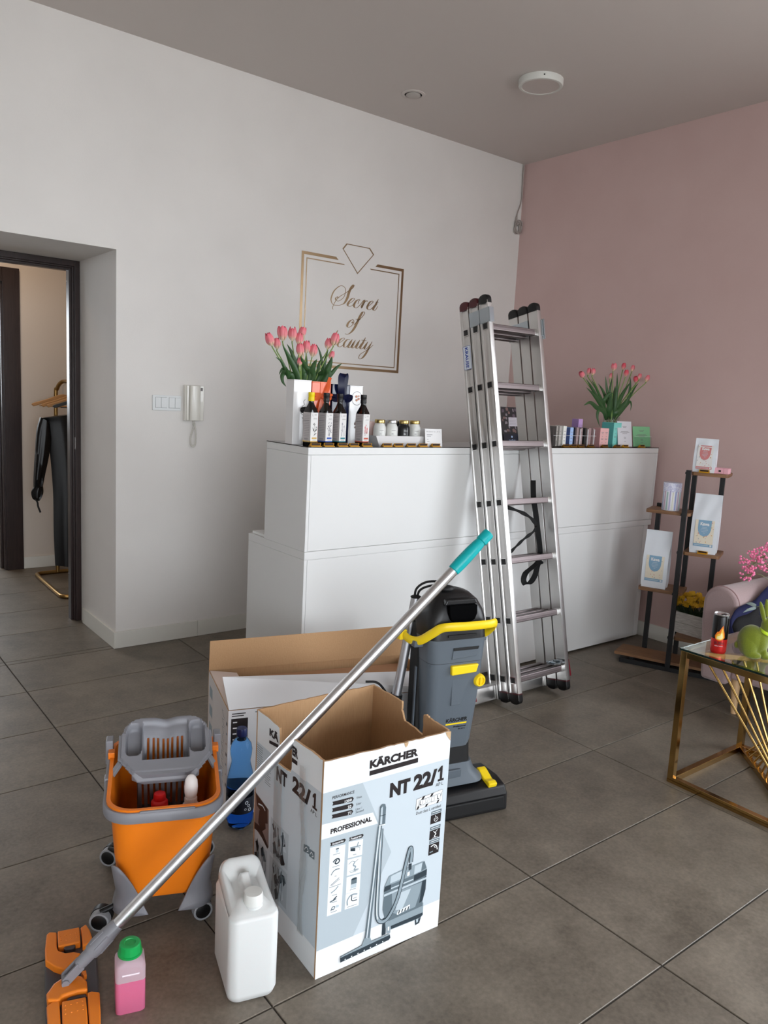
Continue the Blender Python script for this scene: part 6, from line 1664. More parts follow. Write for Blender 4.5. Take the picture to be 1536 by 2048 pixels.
# joint and pole
PS = at_z(188, 1898, .100); PE = at_z(978, 1066, 1.075)
Ti = Mi
a3 = Ti @ PS; e3 = Ti @ PE; dv = (e3-a3).normalized()
g = G(); g.tube([a3+dv*.062, a3+dv*1.30], .0142, 20); g.build('pole', M_POLE, mp0)
g = G(); pr = [(0, .0128), (.004, .0165), (.03, .0178), (.075, .0172), (.10, .0158), (.112, .0140), (.114, .0165), (.140, .0165), (.146, .0150)]
Lg = (e3-a3).length
g.tube([e3-dv*(.146-s) for s, r_ in pr], [r_ for s, r_ in pr], 20); g.build('grip', M_TEAL, mp0)
g.v = g.v
jn = G().tube([a3-dv*.008, a3+dv*.010, a3+dv*.050, a3+dv*.072, a3+dv*.075], [.0185, .0205, .0185, .0160, .0145], 18).build('pole_socket', M_JNT, mp0)
side = dv.cross(Vector((0, 0, 1))).normalized(); upv = side.cross(dv)
for k in range(6):
    th = k*math.pi/3+.3; off = side*math.cos(th)+upv*math.sin(th)
    G().bar(a3+dv*.006+off*.0195, a3+dv*.046+off*.0182, .006, .004, tuple(off)).build('socket_rib', M_JNT, jn, smooth=0, bevel=.0012)
low = a3-dv*.088
hinge = Vector((low.x, low.y, .040))
G().tube([a3-dv*.006, a3-dv*.030, a3-dv*.046], [.0158, .0150, .0145], 14).bar(a3-dv*.040+side*.0105, low+side*.0105, .006, .022, tuple(upv)).bar(a3-dv*.040-side*.0105, low-side*.0105, .006, .022, tuple(upv)).build('fork', M_JNT, mp0, smooth=30, bevel=.0012)
G().tube([low-side*.018, low+side*.018], .0085, 14).build('hinge_pin', M_JNT, mp0)
G().bar((low.x, low.y, .012), (low.x, low.y, low.z+.004), .016, .020, (1, 0, 0)).build('hinge_block', M_MGRY, mp0, smooth=0, bevel=.003)
# ------------------------------------------------------------------ stepped plant stand by the pink wall
M_OAK = mat('brown_oak_board', (142, 104, 72), .5, col2=(116, 82, 56), nscale=6, stretch=(2, 18, 18))
M_BSTEEL = mat('black_powder_steel', (24, 24, 26), .45)
SO = Vector((3.845, 2.255, 0)); SA = -68
SR = Matrix.Translation(SO) @ Matrix.Rotation(R(SA), 4, 'Z')
def SW(e, n, z): return SR @ Vector((e, n, z))
st = thing('stepped_stand', 'stepped display stand of brown boards on black metal posts by the pink wall', 'shelf', tuple(SO), SA)
def post(e, n, z1, z0=0.0): return G().box(e-.0125, e+.0125, n-.0125, n+.0125, z0, z1).build('post', M_BSTEEL, st, smooth=0, bevel=.001)
post(0, 0, 1.122); post(.004, .200, 1.105); post(-.168, .200, .908); post(.150, .200, 1.100)
def board(e0, e1, z, n0=-.002, n1=.208): 
    return G().prism(rrect((e1-e0)/2, (n1-n0)/2, .018, 4, (e0+e1)/2, (n0+n1)/2), z-.0175, z, 'xy').build('shelf_board', M_OAK, st, smooth=20, bevel=.001)
board(.0135, .196, 1.115); board(-.205, .030, .888, .013); board(.0135, .197, .680); board(-.205, .030, .447, .013); board(.0135, .197, .200)
for z in (1.106, .879, .671, .438, .191): G().box(-.017, -.0125, -.006, .006, z-.006, z+.006).build('bolt', M_BSTEEL, st, smooth=0, bevel=.001)
G().prism([(-.298, .012), (.300, .012), (.300, .190), (-.290, .190)], .034, .050, 'xy').build('base_board', M_OAK, st, smooth=0, bevel=.0015)
for n in (0, .2): G().box(-.262, .275, n-.0125, n+.0125, 0, .024).build('base_bar', M_BSTEEL, st, smooth=0, bevel=.001)
for e in (-.2, .2): G().box(e-.012, e+.012, .012, .188, .010, .034).build('cross_bar', M_BSTEEL, st, smooth=0, bevel=.001)

M_BAG = mat('matt_white_bag_foil', (222, 226, 232), .36, bump=.06, bscale=14)
M_BAGS = mat('bag_dotted_print', (214, 214, 214), .45, col2=(232, 230, 226), nscale=120)
def bag(e0, e1, n0, dep, zb, h, label, col, nm, big):
    w = (e1-e0)/2
    c = SW((e0+e1)/2, n0+dep/2, zb)
    b = thing('coffee_bag', label, 'coffee bag', tuple(c), SA, 'coffee bags on the stepped stand')
    rr = random.Random(nm); rings = []; n = 9
    def front(z):
        t = z/h; return -dep/2*(1-smooth(.45, .96, t)*.93)-.004*math.sin(math.pi*min(1, t*1.3))
    for k in range(15):
        t = k/14; z = h*t; f = front(z); bk_ = dep/2*(1-smooth(.45, .96, t)*.97)
        ww = w*(1-.05*smooth(0, .1, .1-t))*(1+.02*smooth(.5, 1, t))
        ring = []
        for i in range(n): x = -ww+2*ww*i/(n-1); ring.append((x, f-.0030*math.sin(math.pi*i/(n-1))*(1-t)+(.0035*smooth(.45, .7, t)*(1-smooth(.88, .97, t))*math.cos(5.1*i+9*t) if 0 < i < n-1 else 0), z))
        for i in range(1, 4): ring.append((ww-.012*smooth(.9, .3, abs(i-2))*(1 if i == 2 else .25)*(1-smooth(.8, 1, t)), f+(bk_-f)*i/4, z))
        for i in range(n): x = ww-2*ww*i/(n-1); ring.append((x, bk_, z))
        for i in range(1, 4): ring.append((-ww+.012*(1 if i == 2 else .25)*(1-smooth(.8, 1, t)), bk_+(f-bk_)*i/4, z))
        rings.append(ring)
    G().loft(rings).build('bag_foil', M_BAG, b, smooth=55)
    G().box(-w*1.0, w*1.0, -.0022, .0022, h*.955, h+.001).build('top_seal', M_BAG, b, smooth=0, bevel=.001)
    # printed label: curved panel following the front
    lz0, lz1 = (.12, .57) if big else (.10, .80)
    lw = w*.70
    z0, z1 = lz0*h, lz1*h
    def F(a, c, L=0): return (a, front(c)-.0042-.0004*L, c)
    P_ = Print(lambda u, z, L: F(u, z, L))
    def rect(u0, u1, a, b2, m, L, n=6):
        for k in range(n): P_.poly([(u0, a+(b2-a)*k/n), (u1, a+(b2-a)*k/n), (u1, a+(b2-a)*(k+1)/n), (u0, a+(b2-a)*(k+1)/n)], m, L)
    rect(-lw, lw, z0, z1, mat('label_cream_'+nm, (226, 216, 196) if big else (224, 222, 220), .5), 0)
    mc = mat('label_'+nm, col, .5)
    sh = z1-z0; s0 = z0+sh*.38
    uu = lw*.70
    n = 12
    for k in range(n):     # shield: straight sides, round bottom, as stacked strips
        a = k/n; b2 = (k+1)/n
        def ws(t): return uu*(math.sqrt(max(0, 1-((.55-t)/.55)**2)) if t < .55 else 1)
        P_.poly([(-ws(a), s0+(z1-s0)*a), (ws(a), s0+(z1-s0)*a), (ws(b2), s0+(z1-s0)*b2), (-ws(b2), s0+(z1-s0)*b2)], mc, 1)
    P_.text('Kawa', -uu*.68, z1-sh*.20, uu*1.36, sh*.125, MATS['white_print'], 2, bold=.045)
    for k, ln in enumerate((.55, .7, .8, .6, .2)): P_.line([(-uu*ln*.7, z1-sh*(.26+.055*k)), (uu*ln*.7, z1-sh*(.26+.055*k))], sh*.014, mat('label_pale_line', (190, 200, 206), .5), 2)
    rect(-lw*1.02, lw*1.02, z0, z0+sh*.105, mc, 1, 2)
    P_.line([(-lw*.9, z0+sh*.055), (lw*.55, z0+sh*.055)], sh*.022, MATS['label_pale_line'], 2); rect(lw*.72, lw*.92, z0+sh*.02, z0+sh*.085, MATS['white_print'], 2, 1)
    cols = [mat('label_dot_ochre', (206, 150, 70), .5), mat('label_dot_grey', (150, 160, 170), .5), mat('label_dot_rose', (206, 130, 130), .5)]
    for k in range(34):
        u, z = rr.uniform(-lw*.92, lw*.92), rr.uniform(z0+sh*.14, z1-sh*.05)
        if abs(u) < uu*1.04 and z > s0+(z1-s0)*(.08 if abs(u) < uu*.5 else .3): continue
        a = rr.uniform(0, 3); s = rr.uniform(.0022, .0048)
        P_.poly([(u+s*math.cos(a), z+s*math.sin(a)), (u-s*.5*math.sin(a), z+s*.5*math.cos(a)), (u-s*math.cos(a), z-s*math.sin(a)), (u+s*.5*math.sin(a), z-s*.5*math.cos(a))], cols[k % 3], 2)
    P_.done(b, 'label_print')
    return b
bag(.012, .124, .025, .060, 1.1155, .178, 'small white coffee bag with a pink label on the top board of the stand', (204, 128, 128), 'pink', False)
bag(.040, .176, .020, .080, .6805, .318, 'white coffee bag with a blue label on the middle right board of the stand', (128, 164, 190), 'blue_right', True)
bag(-.196, -.060, .035, .080, .4475, .320, 'white coffee bag with a blue label on the lower left board of the stand', (128, 164, 190), 'blue_left', True)
for e, n, z, l in ((.075, .006, 1.1152, 'bright gold price holder in front of the small coffee bag'), (.112, .004, .6802, 'bright gold price holder in front of the middle right coffee bag')):
    p = SW(e, n+.006, z); put_tag(p.x, p.y, p.z, SA, l, 'gold price holders on the stand', True)
# pink cardboard box with dark label
c = SW(.158, .055, 1.1155)
pb = thing('pink_box', 'flat pink cardboard box on the top board of the stand', 'box', tuple(c), SA-6)
M_PKB = mat('pink_box_card', (236, 178, 190), .5)
G().box(-.036, .036, -.03, .03, 0, .030).build('box_body', M_PKB, pb, smooth=0, bevel=.001)
G().box(.012, .014, -.0306, .0306, .0, .0306).build('lid_seam', mat('pink_box_seam', (206, 142, 156), .5), pb, smooth=0)
G().box(-.012, .0, -.0312, -.0302, .010, .019).build('dark_label', M_TAGK, pb, smooth=0)
# striped tin
c = SW(-.088, .085, .8885)
tn_ = thing('striped_tin', 'round tin with pastel stripes and a scalloped lilac top on the stand', 'tin', tuple(c), SA)
G().lathe([(0, 0), (.046, 0), (.047, .002), (.047, .132), (.046, .134), (0, .134)], 48).build('tin_body', mat('tin_white', (226, 226, 232), .35), tn_)
cols = [(176, 170, 206), (208, 206, 190), (150, 160, 210), (200, 170, 190), (160, 190, 184)]
for k in range(20):
    a0 = 2*math.pi*k/20; g = G()
    g.loft([[(.0474*math.cos(a0+da), .0474*math.sin(a0+da), z) for da in (-.075, -.025, .025, .075)] for z in (.004, .118)], closed=False)
    g.build('stripe', mat('tin_stripe_%d' % (k % 5), cols[k % 5], .4), tn_, smooth=60, flatprint=True)
g = G(); V = []; F = []
N = 96
for i in range(N):
    a = 2*math.pi*i/N; zz = .112-.010*abs(math.sin(a*6))
    V += [(.0479*math.cos(a), .0479*math.sin(a), zz), (.0479*math.cos(a), .0479*math.sin(a), .150)]
for i in range(N): j = (i+1) % N; F.append((2*i, 2*j, 2*j+1, 2*i+1))
g.add(V, F).build('scalloped_band', mat('tin_lilac_print', (196, 196, 222), .4, col2=(226, 226, 240), nscale=110, lo=.45, hi=.55), tn_, smooth=60, flatprint=True)
G().lathe([(.0482, .128), (.0486, .130), (.0486, .152), (.047, .1535), (0, .1535)], 48).build('lid', MATS['tin_lilac_print'], tn_)
# planter with yellow kalanchoe
M_WWOOD = mat('whitewashed_wood', (206, 202, 196), .75, col2=(170, 164, 158), nscale=30, stretch=(1, 1, 8), bump=.15, bscale=20)
pl_ = thing('wooden_planter', 'whitewashed wooden planter box on the lowest right board of the stand', 'planter', (4.00, 2.209, .2005), 0)
for nm, a in (('front_board', (-.05, -.042, -.102, .102)), ('back_board', (.042, .05, -.102, .102)), ('side_board', (-.042, .042, -.102, -.094)), ('side_board', (-.042, .042, .094, .102))):
    for z0, z1 in ((0, .058), (.0595, .118)): G().box(*a, z0, z1).build(nm, M_WWOOD, pl_, smooth=0, bevel=.0012)
G().box(-.042, .042, -.094, .094, 0, .09).build('soil', mat('potting_soil', (44, 34, 28), .95, bump=.5, bscale=60), pl_, smooth=0)
ka = thing('yellow_kalanchoe', 'potted plant with clusters of small yellow flowers in the whitewashed planter', 'plant', (4.00, 2.213, .291), 0)
M_KL = mat('kalanchoe_leaf', (44, 66, 36), .45, col2=(34, 52, 30), nscale=20); M_KY = mat('kalanchoe_yellow', (226, 180, 34), .55, col2=(206, 152, 22), nscale=90)
rr = random.Random(5)
for k in range(26):
    a = rr.uniform(0, 2*math.pi); r0 = rr.uniform(.01, .035); L = rr.uniform(.045, .075); el = rr.uniform(.1, 1.0)
    b0 = Vector((r0*math.cos(a)*.8, r0*math.sin(a)*2.2, .0)); d = Vector((math.cos(a)*math.cos(el)*.6, math.sin(a)*math.cos(el)*.9, math.sin(el)))
    leaf(ka, [b0, b0+d*L*.5+Vector((0, 0, .012)), b0+d*L+Vector((0, 0, .006))], .034, M_KL, .15)
for k in range(64):
    px, py = rr.uniform(1352, 1416), rr.uniform(1186, 1212)
    if k < 6: py = rr.uniform(1206, 1222)
    if (px-1384)**2/36**2+(py-1212)**2/30**2 > 1.0: continue
    p = at_x(px, py, rr.uniform(3.955, 4.03))-Vector((4.00, 2.213, .291))
    g = G(); g.tube([Vector((p.x*.5, p.y*.6, .01)), p-Vector((0, 0, .006))], .0016, 5); stt = g.build('flower_stem', M_KL, ka)
    g = G()
    for q in range(7):
        o = Vector((rr.uniform(-.010, .010), rr.uniform(-.013, .013), rr.uniform(-.004, .007)))
        nrm = Vector((-.7, -.4, .6)).normalized(); ux = nrm.cross(Vector((0, 0, 1))).normalized(); uy = nrm.cross(ux)
        for w in range(5):
            a = 2*math.pi*w/5+q
            d = ux*math.cos(a)+uy*math.sin(a); s_ = ux*-math.sin(a)+uy*math.cos(a); c0 = p+o
            g.poly([c0, c0+d*.007+s_*.0040, c0+d*.0115+nrm*.001, c0+d*.007-s_*.0040])
    g.build('flower_cluster', M_KY, ka, smooth=0, flatprint=True)

# ------------------------------------------------------------------ gold side table with glass top
M_GOLD = mat('polished_gold_steel', (190, 154, 96), .12, 1.0)
M_GLASS = mat('table_glass', (236, 246, 242), .01, trans=1.0, ior=1.45)
M_GEDGE = mat('glass_edge_green', (24, 40, 36), .1)
tb = thing('gold_side_table', 'square side table with polished gold frame, crossing gold rods and glass top', 'table', (2.676, 1.520, 0))
TS, TT, TZ = .553, .024, .531
def leg(x, y): return G().box(x, x+TT, y-TT, y, 0, TZ).build('leg', M_GOLD, tb, smooth=0, bevel=.001)
leg(0, 0); leg(TS-TT, 0); leg(0, -TS+TT); leg(TS-TT, -TS+TT)
for z in (0, TZ-TT):
    nm = 'top_rail' if z else 'bottom_rail'
    G().box(TT, TS-TT, -TT, 0, z, z+TT).build(nm, M_GOLD, tb, smooth=0, bevel=.001); G().box(TT, TS-TT, -TS, -TS+TT, z, z+TT).build(nm, M_GOLD, tb, smooth=0, bevel=.001)
    G().box(0, TT, -TS+TT, -TT, z, z+TT).build(nm, M_GOLD, tb, smooth=0, bevel=.001); G().box(TS-TT, TS, -TS+TT, -TT, z, z+TT).build(nm, M_GOLD, tb, smooth=0, bevel=.001)
G().bar((TS-TT-.004, -TT-.004, .012), (TT+.004, -TS+TT+.004, .012), .022, .022).build('diagonal_rail', M_GOLD, tb, smooth=0, bevel=.001)
G().bar((TT+.004, -TT-.004, TZ-.012), (TS-TT-.004, -TS+TT+.004, TZ-.012), .022, .020).build('diagonal_rail', M_GOLD, tb, smooth=0, bevel=.001)
for k in range(14):
    t = .115+.0593*k
    a = Vector((TS*t, -TS*t, TZ-.020)); b = Vector((TS-TS*(1-t)*1.0, -TS*(1-t), .022))
    b = Vector((TS*t, -TS*(1-t), .022))
    # foot on the other diagonal: from back left corner towards front right corner
    s = 1-t
    b = Vector((TS-TS*s, -TS*s, .020))
    G().tube([a, b], .0045, 10).build('rod', M_GOLD, tb)
gl_ = G().box(-.004, TS+.004, -TS-.004, .004, TZ+.0015, TZ+.0095).build('glass_top', M_GLASS, tb, smooth=0, bevel=.0012)
g = G()
g.box(-.0046, -.0042, -TS-.004, .004, TZ+.002, TZ+.009).box(-.004, TS+.004, .0042, .0046, TZ+.002, TZ+.009)
for x, y in ((.012, -.012), (TS-.012, -.012), (.012, -TS+.012), (TS-.012, -TS+.012)): G().lathe([(.008, 0), (.008, .0014)], 14, (x, y, TZ)).build('glass_pad', mat('clear_pad', (220, 224, 222), .3), tb)
g.build('glass_edge', M_GEDGE, tb, smooth=0)
GZ = TZ+.0098
# drinks can
p = at_z(1436, 1306, GZ)
can = thing('drink_can', 'slim black and red energy drink can with a flame on the glass table', 'can', (p.x+.012, p.y+.008, GZ), -22)
CR, CHH = .0288, .150
M_CANK = mat('can_black_lacquer', (16, 14, 15), .22, .3); M_CANR = mat('can_red_lacquer', (196, 34, 32), .22, .3)
G().lathe([(.024, .0), (.0255, .0), (.0285, .007), (CR, .010), (CR, .056)], 48).build('red_lower_wall', M_CANR, can)
G().lathe([(CR, .056), (CR, .136), (.0272, .142), (.0262, .145)], 48).build('black_upper_wall', M_CANK, can)
G().lathe([(.0252, .0), (.0240, .004), (0, .004)], 40).lathe([(.0262, .145), (.0268, .1475), (.0268, .1495), (.0258, .150), (.0245, .147), (0, .1465)], 48).build('rim', mat('can_aluminium', (206, 206, 208), .25, 1.0), can)
G().prism(rrect(.010, .006, .005, 4, .004, -.006), .1468, .1482, 'xy').build('pull_tab', mat('can_opening_dark', (30, 28, 28), .4, .6), can)
CA = R(-129)
def CY(a, c, L=0): th = CA+a/CR; r_ = CR+.0002+.00015*L; return (r_*math.cos(th), r_*math.sin(th), c)
def cpoly(pts, m, L, nm):
    # cut wide shapes into strips so they follow the round wall
    us = sorted({round(u, 5) for u, _ in pts}); g = G()
    def span(u):
        zs = []
        for i in range(len(pts)):
            (a, b), (c, d) = pts[i], pts[(i+1) % len(pts)]
            if a != c and min(a, c) <= u <= max(a, c): zs.append(b+(d-b)*(u-a)/(c-a))
        return (min(zs), max(zs)) if len(zs) > 1 else (zs[0], zs[0]) if zs else None
    u0, u1 = us[0], us[-1]; n = 16; prev = None
    for k in range(n+1):
        u = u0+(u1-u0)*(.001+.998*k/n); sp_ = span(u)
        if prev and sp_: g.poly([CY(prev[0], prev[1], L), CY(u, sp_[0], L), CY(u, sp_[1], L), CY(prev[0], prev[2], L)])
        prev = (u, *sp_) if sp_ else None
    return g.build(nm, m, can, smooth=60, flatprint=True)
cpoly([(-.016, .058), (-.018, .068), (-.010, .084), (-.004, .086), (.004, .102), (.010, .112), (.011, .096), (.016, .080), (.018, .064), (.012, .056), (0, .050), (-.010, .053)], mat('flame_orange', (236, 120, 24), .35), 1, 'flame_print')
cpoly([(-.013, .058), (-.013, .068), (-.006, .078), (.001, .078), (.006, .098), (.009, .100), (.010, .086), (.014, .072), (.014, .062), (.006, .055), (-.006, .055)], mat('flame_yellow', (250, 196, 60), .35), 2, 'flame_print')
cpoly([(-.010, .059), (-.008, .068), (.0, .070), (.006, .084), (.009, .074), (.011, .063), (.004, .057), (-.005, .057)], mat('flame_pale', (255, 238, 170), .35), 3, 'flame_print')
g = G(); text_on(g, 'BURN', lambda a, c: CY(a, c, 1), -.017, .036, .034, .011, bold=.04); g.build('lettering', mat('can_dark_red_print', (96, 10, 14), .4), can, smooth=0, flatprint=True)
g = G(); text_on(g, 'ENERGY DRINK', lambda a, c: CY(a, c, 1), -.015, .029, .030, .0028, bold=.02); g.build('lettering', MATS['white_print'], can, smooth=0, flatprint=True)

# flocked green rabbit figure
M_FLOCK = mat('moss_green_flock', (120, 131, 24), .95, col2=(102, 113, 18), nscale=300, sheen=.5, bump=.25, bscale=500)
p = at_z(1507, 1318, GZ)
bu = thing('rabbit_figure', 'green flocked rabbit figure with a bright ribbon on the glass table', 'figurine', (p.x+.027, p.y+.020, GZ), -62)
bu.scale = (.68, .86, .98)
g = G()
def ell(c, r, rot=None): g.sphere(c, *r, 24, 16, 0, Matrix.Rotation(rot[0], 4, rot[1]) if rot else None)
ell((-.012, 0, .062), (.072, .050, .060)); ell((-.030, 0, .052), (.050, .054, .052)); ell((.030, 0, .060), (.045, .042, .050))
ell((-.020, -.034, .042), (.040, .022, .040)); ell((-.020, .034, .042), (.040, .022, .040))
ell((.0, -.040, .014), (.044, .016, .014)); ell((.0, .040, .014), (.044, .016, .014))
ell((.055, -.020, .020), (.018, .014, .022)); ell((.055, .020, .020), (.018, .014, .022)); ell((.066, -.020, .010), (.020, .012, .011)); ell((.066, .020, .010), (.020, .012, .011))
ell((.048, 0, .098), (.026, .026, .030)); ell((.060, 0, .128), (.036, .030, .032)); ell((.084, 0, .122), (.018, .018, .017))
ell((.024, -.016, .178), (.012, .008, .046), (R(-24), 'Y')); ell((.044, .018, .182), (.012, .008, .046), (R(-8), 'Y'))
ell((-.082, 0, .036), (.014, .014, .015))
o = g.build('rabbit_body', M_FLOCK, bu, smooth=80)
rm = o.modifiers.new('remesh', 'REMESH'); rm.mode = 'VOXEL'; rm.voxel_size = .0034; rm.use_smooth_shade = True
sm = o.modifiers.new('smooth', 'SMOOTH'); sm.factor = .5; sm.iterations = 4
g = G()
for sy in (-1, 1): g.sphere((.082, sy*.024, .136), .0045, .003, .0045, 10, 6)
g.build('eye', mat('rabbit_eye', (12, 12, 10), .2), bu); bu.children[-1]['kind'] = 'stuff'
M_LIME = mat('lime_satin_ribbon', (196, 226, 40), .3, sheen=.4)
g = G(); T = Matrix.Translation((.050, 0, .104)) @ Matrix.Rotation(R(18), 4, 'Y')
g.loft([[T @ Vector((r_*math.cos(a), r_*1.0*math.sin(a), z)) for a in [2*math.pi*k/28 for k in range(28)]] for r_, z in ((.0295, -.006), (.0305, 0), (.0295, .006))], c0=False, c1=False)
g.build('neck_ribbon', M_LIME, bu, smooth=60)
bow(bu, (.080, -.010, .094), .024, M_LIME)

# vase with gypsophila at the frame edge
p = at_z(1566, 1300, GZ)
gv = thing('clear_vase', 'clear glass vase at the right frame edge behind the green rabbit', 'vase', (p.x, p.y, GZ))
G().lathe([(0, .001), (.034, .001), (.036, .004), (.036, .180), (.034, .180), (.034, .012), (0, .012)], 32).build('glass_wall', M_VASE, gv)
gy = thing('pink_gypsophila', 'spray of tiny bright pink flowers arching over the sofa arm', 'flower', (p.x, p.y, GZ+.014))
base = Vector((p.x, p.y, GZ+.014)); T = Matrix.Translation(-base)
M_GYP = mat('gypsophila_pink', (248, 146, 184), .6, col2=(240, 112, 160), nscale=60); M_GYS = mat('gypsophila_stem', (120, 128, 84), .6)
rr = random.Random(17)
root = Vector((p.x, p.y, GZ+.17)); dep = 3.08
def gp(u, v): return at_plane(u, v, (p.x+rr.uniform(-.05, .05), p.y, 0), (.9, .42, 0))
clusters = [((1500, 1122), 22, 20, 46), ((1494, 1148), 16, 14, 26), ((1522, 1108), 18, 14, 36), ((1534, 1130), 16, 16, 34), ((1541, 1092), 12, 12, 20), ((1560, 1112), 22, 26, 40), ((1575, 1085), 22, 20, 30)]
gs = G(T); gf = G(T)
for (u, v), ru, rv, n in clusters:
    c0 = gp(u, v); mid = root.lerp(c0, .6)+Vector((0, 0, .04))
    gs.tube(crv([base, root, mid, c0], 5), .0012, 5)
    for k in range(n):
        a = rr.uniform(0, 2*math.pi); q = rr.random()**.5
        f = gp(u+ru*q*math.cos(a), v+rv*q*math.sin(a))
        gf.sphere(f, rr.uniform(.0032, .0058), None, None, 7, 5)
        if k % 3 == 0: gs.tube([mid.lerp(c0, .7), f], .0007, 4)
gs.build('stems', M_GYS, gy, smooth=60); o = gf.build('tiny_blossoms', M_GYP, gy, smooth=60); o['kind'] = 'stuff'
eu = thing('eucalyptus_sprig', 'grey-green eucalyptus sprig with round leaves beside the rabbit ears', 'plant', (p.x, p.y, GZ+.014))
M_EUC = mat('eucalyptus_leaf', (126, 138, 136), .6)
tip = gp(1494, 1218)-base; r2 = root-base
G().tube(crv([(0, 0, 0), r2, r2.lerp(tip, .5)+Vector((0, 0, .012)), tip], 6), .0013, 5).build('stem', M_GYS, eu)
for (u, v), (u2, v2), w in (((1512, 1216), (1486, 1225), .012), ((1512, 1212), (1492, 1207), .014)):
    a, b = gp(u, v)-base, gp(u2, v2)-base; leaf(eu, [a, a.lerp(b, .5)+Vector((0, 0, .003)), b], w, M_EUC, .1)

# ------------------------------------------------------------------ pink sofa against the pink wall, with a jacket
M_SOFA = mat('dusty_pink_upholstery', (166, 143, 143), .9, col2=(158, 136, 136), nscale=200, sheen=.3, bump=.12, bscale=420)
M_BEECH = mat('beech_leg', (198, 160, 116), .5)
so = thing('pink_sofa', 'dusty pink upholstered sofa with rounded arms on wooden legs, against the pink wall', 'sofa', (3.56, 1.85, 0))
def arm(y0, nm='arm'):
    pr = []
    for k in range(0, 19):
        a = math.pi*k/18; pr.append((.088*math.cos(a)-.006*0, .515+.088*math.sin(a)))
    prof = [(-.060, .13), (.072, .13), (.086, .30)]+pr+[(-.088, .42), (-.075, .28)]
    prof = [(-a+y0, b) for a, b in prof]
    o = G().prism(prof, .0, .70, 'yz').build(nm, M_SOFA, so, smooth=35, bevel=.018, bseg=3)
    # piped seam round the front panel
    g = G(); g.tube([(.020, a*1.0, b) for a, b in [((q-y0)*1.004+y0, z+.0012) for q, z in prof[2:-1]]], .0032, 6); g.build('piping', mat('sofa_piping', (160, 130, 130), .9), o)
arm(0.0)
arm(-1.45)
G().box(.03, .60, -1.37, -.075, .16, .30).build('seat_frame', M_SOFA, so, smooth=0, bevel=.012)
G().prism(rrect(.30, .32, .05, 4, .33, -.395), .300, .425, 'xy').build('seat_cushion', M_SOFA, so, smooth=30, bevel=.03, bseg=3)
G().prism(rrect(.30, .32, .05, 4, .33, -1.045), .300, .425, 'xy').build('seat_cushion', M_SOFA, so, smooth=30, bevel=.03, bseg=3)
G().prism([(.60, .13), (.738, .13), (.742, .78), (.70, .82), (.64, .80), (.60, .45)], -1.38, -.07, 'xz').build('backrest', M_SOFA, so, smooth=30, bevel=.02, bseg=3)
def sleg(x, y, dx, dy):
    o = G().loft([[(x+dx+.013*math.cos(a), y+dy+.013*math.sin(a), 0) for a in [2*math.pi*k/14 for k in range(14)]], [(x+.024*math.cos(a), y+.024*math.sin(a), .16) for a in [2*math.pi*k/14 for k in range(14)]]]).build('leg', M_BEECH, so)
sleg(.075, -.085, -.045, -.03); sleg(.66, -.06, .03, .03); sleg(.075, -1.38, -.045, -.03); sleg(.66, -1.38, .03, -.03)
jk = thing('jacket', 'black jacket with royal blue lining thrown over the sofa arm', 'jacket', (3.60, 1.70, .43))
M_JB = mat('royal_blue_fabric', (10, 17, 62), .85); M_JK = mat('black_jacket_fabric', (10, 10, 13), .85)
rr = random.Random(2)
def AY(u, v, y): return at_y(u, v, y)-Vector((3.60, 1.70, .43))
T1 = crv([AY(1452, 1262, 1.755), AY(1462, 1232, 1.752), AY(1486, 1212, 1.748), AY(1512, 1196, 1.746), AY(1540, 1170, 1.746), AY(1590, 1150, 1.746)], 5)
B1 = crv([AY(1472, 1332, 1.690), AY(1486, 1326, 1.655), AY(1505, 1320, 1.63), AY(1530, 1312, 1.62), AY(1560, 1306, 1.62), AY(1610, 1300, 1.62)], 5)
V = []; NJ = 14
for i, (a_, b_) in enumerate(zip(T1, B1)):
    for j in range(NJ+1):
        t = j/NJ
        V.append(a_.lerp(b_, t)+Vector((-.010*math.sin(math.pi*t), -.018*math.sin(math.pi*t)-.006*math.sin(3*math.pi*t+i*.5), .004*math.sin(9*t+i*.9)+rr.uniform(-.0015, .0015))))
FB = []; FK = []
for i in range(len(T1)-1):
    for j in range(NJ):
        f = (i*(NJ+1)+j, i*(NJ+1)+j+1, (i+1)*(NJ+1)+j+1, (i+1)*(NJ+1)+j)
        (FB if (j < 2+(2 if i > 14 else 0) or i < 4) else FK).append(f)
for nm, F, m in (('lining', FB, M_JB), ('shell', FK, M_JK)):
    used = sorted({q for f in F for q in f}); mp2 = {q: k for k, q in enumerate(used)}
    o = G().add([V[q] for q in used], [tuple(mp2[q] for q in f) for f in F]).build(nm, m, jk, smooth=80)
    md = o.modifiers.new('thickness', 'SOLIDIFY'); md.thickness = .006

